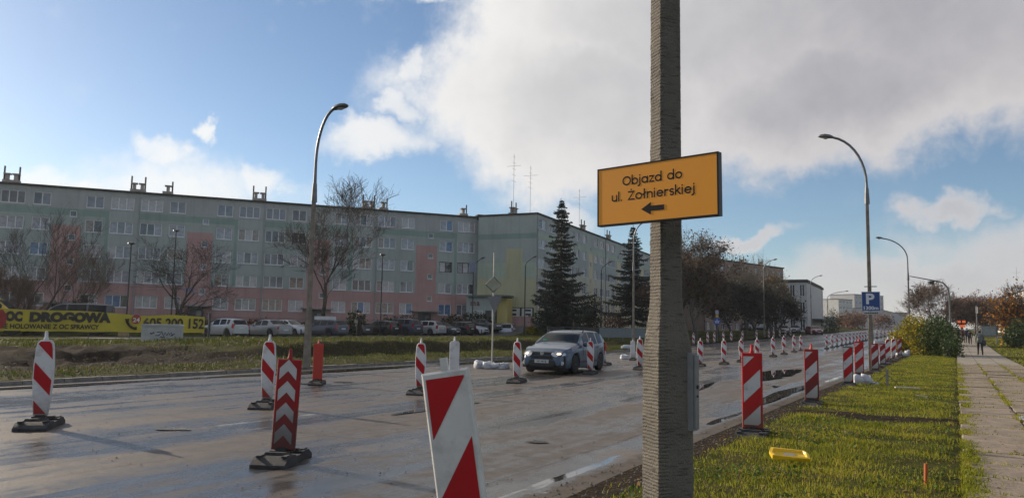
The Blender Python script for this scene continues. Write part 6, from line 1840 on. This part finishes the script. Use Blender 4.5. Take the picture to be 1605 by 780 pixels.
def seg_mesh(name, segs, m, sides=3, rmin=0.0):
    if not segs: return None
    P = np.array([tuple(s[0]) for s in segs]); Q = np.array([tuple(s[1]) for s in segs]); r0 = np.maximum(rmin, [s[2] for s in segs]); r1 = np.maximum(rmin, [s[3] for s in segs])
    t = Q-P; t /= np.linalg.norm(t, axis=1)[:, None]+1e-9
    a = np.cross(t, np.where(np.abs(t[:, 2:3]) > .9, np.array([[1., 0, 0]]), np.array([[0, 0, 1.]]))); a /= np.linalg.norm(a, axis=1)[:, None]+1e-9
    b_ = np.cross(t, a)
    V = []
    for C_, rad in ((P, r0), (Q, r1)):
        for k in range(sides):
            th = 2*math.pi*k/sides; V.append(C_+(a*math.cos(th)+b_*math.sin(th))*rad[:, None])
    V = np.stack(V, 1).reshape(-1, 3)
    base = (np.arange(len(segs))*2*sides)[:, None]
    F = np.concatenate([np.stack([base[:, 0]+k, base[:, 0]+(k+1) % sides, base[:, 0]+sides+(k+1) % sides, base[:, 0]+sides+k], 1) for k in range(sides)], 1).ravel()
    return raw_mesh(name, V, F, 4, m)
def leaf_mesh(name, C_, size, m, flat=0.5, seed=0):
    g = np.random.default_rng(seed); k = len(C_); C_ = np.asarray(C_)
    n_ = g.normal(0, 1, (k, 3)); n_[:, 2] += flat; n_ /= np.linalg.norm(n_, axis=1)[:, None]
    a = np.cross(n_, g.normal(0, 1, (k, 3))); a /= np.linalg.norm(a, axis=1)[:, None]+1e-9; b_ = np.cross(n_, a)
    s_ = (size*g.uniform(.55, 1.35, k))[:, None]
    V = np.stack([C_-a*s_*.5, C_-b_*s_*.28, C_+a*s_*.5, C_+b_*s_*.28], 1).reshape(-1, 3)
    return raw_mesh(name, V, np.arange(4*k), 4, m)
def place(px, dep, z=None):
    p = D(px, 515, dep); p.z = ground_at(p.x, p.y) if z is None else z; return p
def height(px, ytop, p): return CAM_H+((497+.0178*px)-ytop)/1213*p.y-p.z
def bare_tree(px, ytop, dep, label, seed, spread=1.0, levels=5, tr=.16, first=.28, lean=(0, 0), twig=TWIG, leaves=None, nleaf=0, lsize=.16, dens=1.0, up=.25, droop=0, forks=1, name='bare_tree', cat='tree', group=None, z=None, rmin=.012, extra=0, lspread=.5):
    p = place(px, dep, z); h = height(px, ytop, p)
    segs, tips = branching(seed, h, spread, levels, tr, first, lean, dens, up, droop, forks)
    e = empty(name, p, 0, label, cat, group)
    link_obj('trunk', seg_mesh('trunk', [s for s in segs if s[4] <= 1], BARK, 7), e)
    tw = [s for s in segs if s[4] > 1]
    rr = random.Random(seed+5)
    if extra:
        for _ in range(extra):
            q, d_ = rr.choice(tips); d2 = (d_+Vector((rr.gauss(0, .6), rr.gauss(0, .6), rr.gauss(.1, .4)))).normalized()
            tw.append((q, q+d2*rr.uniform(.3, .9), .012, .005, 6))
    link_obj('crown', seg_mesh('crown', tw, twig, 3, rmin), e)
    if leaves:
        C_ = []
        for _ in range(nleaf):
            s = rr.choice(tw); t = rr.random(); c = s[0]*(1-t)+s[1]*t
            C_.append((c.x+rr.gauss(0, lspread), c.y+rr.gauss(0, lspread), c.z+rr.gauss(0, lspread*.8)))
        link_obj('foliage', leaf_mesh('foliage', C_, lsize, leaves, seed=seed), e)
    return e
def spruce(px, ytop, dep, label, seed, R0, thin=0.0, low=.06, z=None, m=None):
    p = place(px, dep, z); h = height(px, ytop, p); rr = random.Random(seed)
    e = empty('spruce_tree', p, 0, label, 'tree')
    MB().tube([(0, 0, -.2), (0, 0, h*.5), (.05, 0, h*.97)], [.22, .13, .02], 7).build('trunk', BARK, e)
    br = []; V = []
    zz = h*low
    while zz < h*.985:
        f = zz/h; Rz = R0*((1-f)**.82)*(.82+.3*rr.random())*(1-.25*max(0, .16-f)/.16)
        n_ = int(5+3*rr.random()); a0 = rr.random()*6.28
        for k in range(n_):
            if rr.random() < thin: continue
            a = a0+6.283*k/n_+rr.gauss(0, .15); L = Rz*rr.choice((.45, .7, .9, 1, 1.3))*rr.uniform(.8, 1.1); dr = .30+.25*(1-f)
            pts = []
            for i in range(6):
                t = i/5; pts.append(Vector((math.cos(a)*L*t, math.sin(a)*L*t, zz+rr.gauss(0, .03)-dr*L*t*(1-.55*t)+.12*L*t*t*2*(1-.3))))
            for i in range(5): br.append((pts[i], pts[i+1], .035*(1-i/6), .03*(1-i/6), 2))
            side = Vector((-math.sin(a), math.cos(a), 0))
            m_ = max(4, int(L*11))
            for i in range(m_):
                t = (i+.6)/m_; q = pts[min(4, int(t*5))].lerp(pts[min(5, int(t*5)+1)], t*5-int(t*5) if t < 1 else 1)
                w = (.16+.42*L/ max(R0, .1)*(1-t*.65))*rr.uniform(.7, 1.3)
                for sd in (-1, 1):
                    tip = q+side*sd*w*rr.uniform(.6, 1.1)+Vector((math.cos(a), math.sin(a), 0))*w*.55+Vector((0, 0, -w*rr.uniform(.25, .9)))
                    o_ = Vector((math.cos(a), math.sin(a), -.3))*rr.uniform(.10, .22)
                    V += [q, q+o_, tip+o_*.4, tip-Vector((0, 0, .06))]
        zz += h*.017*rr.uniform(.6, 1.4)*(1+.8*(1-f)*.4)
    for i in range(40):
        t = i/40; V += [Vector((rr.gauss(0, .1), rr.gauss(0, .1), h*(.9+.1*t))) for _ in range(4)]
    link_obj('branches', seg_mesh('branches', br, BARK, 3), e)
    link_obj('crown', raw_mesh('crown', np.array([tuple(v) for v in V]), np.arange(len(V)), 4, m or NEEDLE), e)
    return e
def bush(label, blobs, leaves, n_, size, seed, name='bush', cat='bush', group=None, shell=.55, stems=True):
    """blobs: (centre world, radii)"""
    g = np.random.default_rng(seed); c0 = blobs[0][0]; base = Vector((c0[0], c0[1], 0)); base.z = ground_at(base.x, base.y)
    e = empty(name, base, 0, label, cat, group)
    vol = np.array([r[0]*r[1]*r[2] for _, r in blobs])**.7; vol /= vol.sum()
    C_ = []
    for (c, r), v in zip(blobs, vol):
        k = int(n_*v); u = g.normal(0, 1, (k, 3)); u /= np.linalg.norm(u, axis=1)[:, None]
        rad = np.clip(g.beta(3.2, 1.3, k)+g.normal(0, .07, k), 0, 1.25)[:, None]
        wob = np.array([1+.30*mnoise.noise(Vector((a[0]*2.2+c[0], a[1]*2.2, a[2]*2.2+seed))) for a in u])[:, None]
        q = u*rad*wob*np.array(r)+np.array(c)
        C_.append(q)
    C_ = np.concatenate(C_); C_ = C_[C_[:, 2] > base.z-.05]-np.array(base)
    if isinstance(leaves, list):
        lab = g.integers(0, len(leaves), len(C_))
        for i, m in enumerate(leaves): link_obj('foliage', leaf_mesh('foliage', C_[lab == i], size, m, seed=seed+i), e)
    else: link_obj('foliage', leaf_mesh('foliage', C_, size, leaves, seed=seed), e)
    if stems:
        rr = random.Random(seed); sg = []
        for c, r in blobs:
            for _ in range(9):
                q0 = Vector((c[0]+rr.gauss(0, r[0]*.25), c[1]+rr.gauss(0, r[1]*.25), base.z-.1))-base
                q1 = Vector((c[0]+rr.gauss(0, r[0]*.5), c[1]+rr.gauss(0, r[1]*.5), c[2]+r[2]*rr.uniform(.3, 1.05)))-base
                sg.append((q0, q1, .03, .012, 2))
        link_obj('stems', seg_mesh('stems', sg, TWIG, 4), e)
    return e
def bl_(px, dep, zc_, rx, rz, ry=None):
    p = D(px, 515, dep); z0 = ground_at(p.x, p.y); return ((p.x, p.y, z0+zc_), (rx, ry or rx, rz))
GT = 'bare trees before the long block'
bare_tree(511, 277, 76, 'large bare tree with spreading crown just to the right of the tall lamp', 19, 1.0, 6, .25, .21, (.06, 0), dens=.62, group=GT, extra=1200, rmin=.011, up=.42)
bare_tree(280, 362, 74, 'bare forked tree with crooked limbs above the phone number on the banner', 31, 1.15, 5, .20, .26, (-.10, 0), forks=2, dens=.55, up=.15, group=GT, extra=250, rmin=.010)
bare_tree(42, 318, 72, 'tall slender bare tree at the left edge behind the banner', 44, .75, 5, .15, .26, (0, 0), dens=.6, forks=2, group=GT, extra=300, rmin=.008, up=.5)
bare_tree(103, 362, 70, 'dense reddish twiggy tree left of the long block, right of the slender one', 57, .7, 5, .10, .25, (.03, 0), dens=.7, forks=3, twig=TWIG_R, group=GT, extra=150, rmin=.006, up=.6)
bare_tree(18, 405, 66, 'low reddish twiggy tree at the far left edge above the banner', 61, .8, 5, .10, .25, forks=3, twig=TWIG_R, group=GT, extra=100, rmin=.006, up=.6)
bush('olive shrub beside the reddish tree above the banner lettering', [bl_(128, 68, 1.4, 1.6, 2.0), bl_(112, 68, 1.0, 1.3, 1.5)], leafm('leaves_olive', (.075, .062, .026)), 1500, .22, 3, name='shrub', cat='shrub')
spruce(878, 309, 84, 'tall dark spruce in front of the mint block', 5, 3.55)
spruce(992, 351, 98, 'second dark spruce with brownish gaps, left of the concrete pole', 8, 3.9, thin=.12, low=.10)
bare_tree(1092, 346, 90, 'tall brown leaved tree directly right of the concrete pole', 71, .75, 5, .26, .26, (0, 0), dens=1.0, twig=TWIG_P, leaves=LEAF_BR, nleaf=5600, lsize=.30, name='autumn_tree', extra=1500)
bare_tree(1060, 375, 96, 'brown tree mostly hidden behind the concrete pole', 72, .75, 5, .22, .26, dens=1.0, twig=TWIG_R, leaves=LEAF_BR, nleaf=3600, lsize=.3, name='autumn_tree', extra=600)
GD = 'row of dark trees along the far side'
for k, (px, yt, dep, lf_, lab) in enumerate(((1128, 425, 100, LEAF_BR, 'brownish dark tree at the left end of the dark row'), (1148, 436, 103, LEAF_DK, 'dark tree above the round blue sign in the dark row'),
        (1168, 438, 108, LEAF_DK, 'dark tree in the middle of the dark row, left of the tree lamp'), (1186, 440, 112, LEAF_DK, 'dark tree directly left of the lamp in the dark row'), (1207, 446, 116, LEAF_DK, 'dark tree directly right of the lamp in the dark row'), (1221, 458, 118, LEAF_DK, 'lowest dark tree at the right end of the dark row'))):
    bare_tree(px, yt, dep, lab, 80+k, .9, 5, .20, .22, dens=1.0, leaves=lf_, nleaf=1900, lsize=.34, name='dark_tree', group=GD, extra=700, up=.2)
bare_tree(1168, 389, 135, 'tall thin bare tree rising behind the dark row, left one of two', 91, .7, 5, .2, .28, dens=1.0, group='bare trees above the dark row', z=1.0, extra=400, twig=TWIG_P)
bare_tree(1186, 393, 138, 'tall thin bare tree rising behind the dark row, right one of two', 92, .7, 5, .2, .28, dens=1.0, group='bare trees above the dark row', z=1.0, extra=400, twig=TWIG_P)
bare_tree(1214, 424, 128, 'yellow brown tree above the right end of the dark row', 93, .8, 5, .2, .26, leaves=leafm('leaves_mustard', (.16, .10, .022)), nleaf=1300, lsize=.4, name='autumn_tree', z=.8)
for k, (blobs, lab, lf_) in enumerate((
    ([bl_(1307, 165, 2.2, 2.0, 2.8), bl_(1300, 165, 1.5, 1.8, 2.0)], 'dark rounded evergreen right of the pale office building', LEAF_GR),
    ([bl_(275, 74, .7, 2.2, 1.1), bl_(300, 76, .6, 2.0, .9)], 'low brown hedge under the forked bare tree', LEAF_HG),
    ([bl_(405, 80, .7, 1.5, .9), bl_(430, 81, .6, 1.6, .8)], 'low hedge under the ground floor windows left of the tall lamp', LEAF_RB),
    ([bl_(558, 74, 1.1, 1.0, 1.4)], 'dark rounded shrub behind the standing person', LEAF_GR),
    ([bl_(612, 84, .8, 2.0, 1.2), bl_(640, 86, .8, 2.2, 1.3), bl_(665, 88, .7, 1.8, 1.0)], 'long olive hedge before the salmon ground floor', LEAF_HG),
    ([bl_(708, 91, .8, 1.6, 1.0), bl_(745, 92, .8, 2.0, 1.1)], 'dark hedge at the right corner of the long block', LEAF_HG),
    ([bl_(855, 90, .9, 2.0, 1.2), bl_(880, 90, 1.0, 2.2, 1.3), bl_(905, 92, .9, 2.0, 1.2)], 'dark hedge below the tall spruce', LEAF_GR),
    ([bl_(925, 92, 2.4, 1.6, 2.2), bl_(928, 92, 1.0, 1.2, 1.0)], 'small leafy tree between the two spruces', LEAF_DK),
    ([bl_(962, 98, 1.0, 2.2, 1.3)], 'brown bush below the second spruce', LEAF_RB),
    ([bl_(833, 86, .35, .6, .45)], 'tiny round shrub on the lawn before the mural', LEAF_YL))):
    bush(lab, blobs, lf_, 700*len(blobs), .30, 100+k, name='shrub', cat='shrub')
bush('large bush turning yellow at the right verge beyond the parking sign', [bl_(1418, 56, .9, 1.15, 1.3), bl_(1436, 55, 1.35, 1.3, 1.45), bl_(1404, 56, .8, .8, 1.05), bl_(1446, 54, 1.1, 1.0, 1.4), bl_(1430, 56, 2.0, .8, .85)], [LEAF_YL, LEAF_YL, leafm('leaves_lime', (.17, .18, .03), .5, .4)], 7000, .17, 201)
bush('dark green bush joining the yellow one beside the sidewalk', [bl_(1465, 53, 1.2, 1.2, 1.5), bl_(1482, 52, 1.05, 1.05, 1.35), bl_(1491, 50, .7, .75, .9), bl_(1470, 55, 1.75, .9, 1.1)], LEAF_GR, 6000, .16, 202)
bare_tree(1462, 437, 102, 'bare tree with a round twig clump behind the yellow bush', 111, 1.0, 6, .18, .20, forks=2, dens=.6, leaves=leafm('mistletoe', (.07, .065, .03)), nleaf=10, lsize=.3, extra=900, twig=TWIG_R)
p = D(1439, 462, 101); C_ = np.random.default_rng(3).normal(0, .42, (260, 3)); mt_ = [q for q in bpy.data.objects if q.get('label', '').startswith('bare tree with a round twig')][0]; link_obj('mistletoe', leaf_mesh('mistletoe', C_, .3, LEAF_DK), mt_, loc=p-mt_.location)['kind'] = 'stuff'
GN = 'brown trees at the end of the pavement'
for k, (px, yt, dep, lab) in enumerate(((1512, 463, 150, 'rust brown dense tree left in the clump at the end of the sidewalk'), (1527, 456, 155, 'tallest rust brown tree in the clump at the end of the sidewalk'), (1545, 459, 150, 'rust brown tree right of the tallest at the end of the sidewalk'), (1560, 463, 145, 'rust brown tree at the right end of the clump'))):
    bare_tree(px, yt, dep, lab, 120+k, .8, 5, .15, .22, forks=2, dens=1.1, twig=TWIG_R, leaves=LEAF_RB, nleaf=2600, lsize=.36, name='autumn_tree', group=GN, extra=1200, lspread=.7, z=1.2)
bare_tree(1618, 440, 78, 'orange leaved tree at the right edge of the photo', 131, .9, 5, .15, .22, forks=2, leaves=LEAF_OR, nleaf=2200, lsize=.28, name='autumn_tree', z=.1, lspread=.5)
bush('dark green bush below the orange tree at the right edge', [bl_(1600, 74, 1.2, 1.4, 1.6), bl_(1588, 76, .9, 1.0, 1.2)], LEAF_GR, 2200, .24, 205)
bush('small rust red shrub before the white balcony block', [bl_(1578, 120, 1.4, .9, 1.4)], LEAF_OR, 400, .3, 206, name='shrub', cat='shrub')
for k, (px, yt, dep, lab) in enumerate(((1340, 486, 230, 'far bare tree left of the parking sign post'), (1352, 488, 250, 'far brown tree just left of the parking sign post'), (1380, 490, 260, 'far ochre tree just right of the parking sign post'), (1325, 492, 240, 'far small bare tree below the white office block'))):
    bare_tree(px, yt, dep, lab, 140+k, .9, 4, .2, .22, forks=2, twig=TWIG_R, leaves=LEAF_RB, nleaf=700, lsize=.6, name='distant_tree', group='far trees along the street', z=2.2, lspread=.9)
# far mass of trees that closes the horizon
fv = []
frr = np.random.default_rng(12)
for _ in range(9000):
    px = frr.uniform(-900, 2500); dep = frr.uniform(640, 760); p = D(px, 515, dep)
    top_ = 7+4*mnoise.noise(Vector((px*.02, 0, 2)))+2.5*mnoise.noise(Vector((px*.09, 3, 2)))
    fv.append((p.x, p.y, -0.3+max(.3, top_)*frr.random()**.7))
o = link_obj('distant_wood', leaf_mesh('distant_wood', np.array(fv), 5.0, leafm('leaves_far', (.065, .06, .045)), seed=4)); tag(o, 'far band of woodland along the horizon', 'woodland', kind='stuff')
# fallen leaves on the verge and pavement
c_ = 3500
s = 5+40*nrg.random(c_)**1.6; n = nrg.uniform(-3, 5, c_); q = world_pts(s, n, np.where((n > 0) & (n < 2.75), .162, .165)+nrg.uniform(0, .03, c_)*(n < 0))
o = link_obj('fallen_leaves', leaf_mesh('fallen_leaves', q, .055, leafm('leaves_fallen', (.22, .13, .035), .6), flat=6.0, seed=9)); tag(o, 'small yellow brown leaves scattered on verge and sidewalk', 'leaves', kind='stuff')
# broad-leaved weeds in loose patches on the verge
c_ = 9000
s = 4.5*(60/4.5)**nrg.random(c_); n = nrg.uniform(-2.8, .1, c_)
keep = (LZ(s, n, 0.9, 1.0) > .12) & (SM(s, n) < .5); s, n = s[keep], n[keep]
q = world_pts(s, n, TZ(s, n)+.02+nrg.uniform(0, .05, len(s)))
tag(link_obj('weeds', leaf_mesh('weeds', q, .05, leafm('leaves_clover', (.06, .115, .018), .55, .35), flat=1.6, seed=31)), 'broad leaved weeds in patches on the verge', 'weeds', kind='stuff')
# pebbles and crumbs of asphalt beside the muddy edge
def pebbles(count, s0, s1, n0, n1, zfun, smin, smax, m, label, seed):
    g = np.random.default_rng(seed); s = s0*(s1/s0)**g.random(count); n = n0+(n1-n0)*g.random(count); r = smin*(smax/smin)**(g.random(count)**2.2)
    c = world_pts(s, n, np.zeros(count)); c[:, 2] = zfun(s, n)+r*.25
    off = np.array([(1, 0, 0), (0, 1, 0), (-1, 0, 0), (0, -1, 0), (0, 0, .8), (0, 0, -.5)])
    V = (c[:, None, :]+off[None]*r[:, None, None]*g.uniform(.6, 1.3, (count, 6, 1))).reshape(-1, 3)
    tri = np.array([0, 1, 4, 1, 2, 4, 2, 3, 4, 3, 0, 4]); F = (np.arange(count)[:, None]*6+tri[None]).ravel()
    tag(link_obj('pebbles', raw_mesh('pebbles', V, F, 3, m)), label, 'pebbles', kind='stuff')
PEB = mat('loose_grit', (.085, .074, .062), .9, var=.4, scale=3, island=.5)
pebbles(3500, 4, 30, -3.55, -2.7, lambda s, n: TZ(s, np.maximum(n, N_NEAR))+.004, .003, .024, PEB, 'grit and crumbs along the muddy road edge', 1)
pebbles(2500, 5, 26, -18, -4, lambda s, n: np.zeros(len(s))+.006, .003, .018, PEB, 'loose stones scattered over the road', 2)
pebbles(1500, 10, 24, -26, -20, lambda s, n: TZ(s, n)+.02, .02, .07, mat('clods', (.065, .05, .036), .95, var=.4, island=.5), 'clods of earth in the dug strip beyond the road', 3)
# ================================================================== PEOPLE
SKIN = mat('skin', (.36, .21, .15), .55); HAIR = mat('dark_hair', (.02, .016, .013), .6)
def person(px, dep, label, jacket, trousers, pose, yaw, ytop=None, group=None, hair=HAIR, z=None, sc_=1.0, hood=False):
    """one continuous skinned body; pose: 'stand' or 'walk'"""
    p = D(px, 515, dep); p.z = ground_at(p.x, p.y) if z is None else z
    w = 1.0 if pose == 'walk' else 0.25
    J = {}  # joints: name -> (x side, y forward(-), z, radius)
    J['pelvis'] = (0, 0, .95, .135); J['waist'] = (0, .0, 1.10, .125); J['chest'] = (0, .01, 1.32, .150); J['neckb'] = (0, 0, 1.46, .085); J['neck'] = (0, -.01, 1.52, .052)
    J['jaw'] = (0, -.025, 1.58, .068); J['head'] = (0, -.01, 1.665, .092); J['crown'] = (0, .005, 1.725, .072)
    E_ = [('pelvis', 'waist'), ('waist', 'chest'), ('chest', 'neckb'), ('neckb', 'neck'), ('neck', 'jaw'), ('jaw', 'head'), ('head', 'crown')]
    J['nose'] = (0, -.112, 1.645, .014); E_.append(('head', 'nose'))
    for s_, sg in (('L', 1), ('R', -1)):
        f = w*sg
        J['hip'+s_] = (.095*sg, 0, .90, .10); J['knee'+s_] = (.105*sg, -.16*f-.03, .50, .068); J['ank'+s_] = (.11*sg, -.26*f+(.10 if f < 0 else 0), .095+(.05*w if f < 0 else 0), .046); J['toe'+s_] = (.125*sg, -.26*f-.15+(.10 if f < 0 else 0), .04, .042)
        J['ear'+s_] = (.095*sg, .005, 1.65, .022)
        J['sho'+s_] = (.195*sg, .01, 1.42, .072); J['elb'+s_] = (.245*sg, .10*f+.02, 1.14, .050); J['wri'+s_] = (.235*sg, .12*f-.12, .92, .034); J['palm'+s_] = (.232*sg, .12*f-.15, .85, .034)
        E_ += [('pelvis', 'hip'+s_), ('hip'+s_, 'knee'+s_), ('knee'+s_, 'ank'+s_), ('ank'+s_, 'toe'+s_), ('neckb', 'sho'+s_), ('sho'+s_, 'elb'+s_), ('elb'+s_, 'wri'+s_), ('wri'+s_, 'palm'+s_), ('head', 'ear'+s_)]
        px_, py_, pz_ = J['palm'+s_][:3]
        for k, (dy, ln) in enumerate(((-.03, .075), (-.01, .085), (.012, .08), (.03, .065))):
            a, b_ = 'f%d%s' % (k, s_), 'g%d%s' % (k, s_)
            J[a] = (px_, py_+dy, pz_-.045, .0095); J[b_] = (px_-.012*sg, py_+dy*1.1-.012, pz_-.045-ln*.6, .008)
            E_ += [('palm'+s_, a), (a, b_)]
        J['t'+s_] = (px_-.012*sg, py_-.055, pz_-.02, .0095); E_.append(('palm'+s_, 't'+s_))
    names = list(J); me = bpy.data.meshes.new('person'); me.from_pydata([J[k][:3] for k in names], [(names.index(a), names.index(b_)) for a, b_ in E_], [])
    o = bpy.data.objects.new('person', me); COL.objects.link(o)
    sk = o.modifiers.new('skin', 'SKIN'); sk.use_smooth_shade = True
    o.modifiers.new('sub', 'SUBSURF').levels = 1
    for i, k in enumerate(names):
        sv_ = me.skin_vertices[0].data[i]; sv_.radius = (J[k][3],)*2; sv_.use_root = (k == 'pelvis')
    dg = bpy.context.evaluated_depsgraph_get(); new = bpy.data.meshes.new_from_object(o.evaluated_get(dg)); bpy.data.objects.remove(o)
    new.name = 'person'; new.materials.clear()
    for m in (jacket, trousers, SKIN, hair, BLKP): new.materials.append(m)
    for f in new.polygons:
        c = f.center
        if c.z > 1.53: f.material_index = 3 if (hood or c.z > 1.70 or (c.y > .0 and c.z > 1.58)) else 2
        elif c.z > .92 or (abs(c.x) > .17 and c.z > .88): f.material_index = 0
        elif abs(c.x) > .185 and c.z > .7: f.material_index = 2
        elif c.z > .86: f.material_index = 0
        elif c.z > .11: f.material_index = 1
        else: f.material_index = 4
        f.use_smooth = True
    o = link_obj('person', new, None, p, (0, 0, yaw)); o.scale = (sc_,)*3
    return tag(o, label, 'person', group)
JB = mat('black_jacket', (.014, .014, .016), .8); JG = mat('grey_green_jacket', (.16, .175, .165), .8, var=.15); TB = mat('dark_trousers', (.016, .017, .02), .85); JR = mat('maroon_coat', (.10, .02, .03), .8); JN = mat('navy_coat', (.02, .025, .06), .8)
pp = person(563, 56, 'person in dark clothes standing on the bank edge holding something pale', JB, TB, 'stand', R(10), z=.62, sc_=1.03)
bg = MB(); bg.box((0, 0, 0), (.16, .05, .22), taper=.9)
o = bg.build('paper_bag', WHT_F, None, loc=(pp.location.x-.22, pp.location.y-.22, .62+1.14), rot=(.1, 0, .3)); tag(o, 'pale paper held by the person standing by the parked cars', 'paper')
p = G(1535, 557, .16); wk = person(1535, p.y, 'walker in grey green jacket going away along the sidewalk', JG, TB, 'walk', math.pi-RD*.9, z=.155+rise(to_sn(p)[0]), sc_=1.0, hood=True)
sb = MB().lathe([(.05, -.2), (.16, -.16), (.18, 0), (.15, .15), (.05, .19)], 10); o = sb.build('shoulder_bag', mat('bag_dark', (.05, .055, .055), .8), None, loc=(wk.location.x+.20, wk.location.y-.08, 1.05), smooth=60); o.scale = (1, .7, 1.1); tag(o, 'dark shoulder bag carried by the walker on the sidewalk', 'bag')
GP2 = 'distant walkers on the sidewalk'
for px, dep, j, lab in ((1502.5, 92, JB, 'distant walker in black at the left of the group far along the sidewalk'), (1509, 88, JR, 'distant walker in maroon in the middle of the group far along the sidewalk'), (1515.5, 87, JN, 'distant walker in navy beside the maroon one far along the sidewalk'), (1520, 82, JB, 'distant dark stooping walker at the right of the group far along the sidewalk')):
    person(px, dep, lab, j, TB, 'walk', math.pi-RD, group=GP2, z=.16+rise(to_sn(D(px, 515, dep))[0]), sc_=.98 if 'stoop' not in lab else .85)
# ================================================================== air
hz = MB()
hz.box((0, 0, 14.5), (6600, 6600, 31.5))
hm = bpy.data.materials.new('thin_haze'); hm.use_nodes = True
N = NT(hm.node_tree); N.n.clear(); out = N.new('ShaderNodeOutputMaterial'); pv = N.new('ShaderNodeVolumePrincipled')
pv.inputs['Color'].default_value = (.86, .90, .97, 1); pv.inputs['Density'].default_value = 0.0002; pv.inputs['Anisotropy'].default_value = .3
N.link(pv.outputs[0], out.inputs['Volume'])
tag(hz.build('haze', hm), 'thin pale autumn haze over the street', kind='stuff')
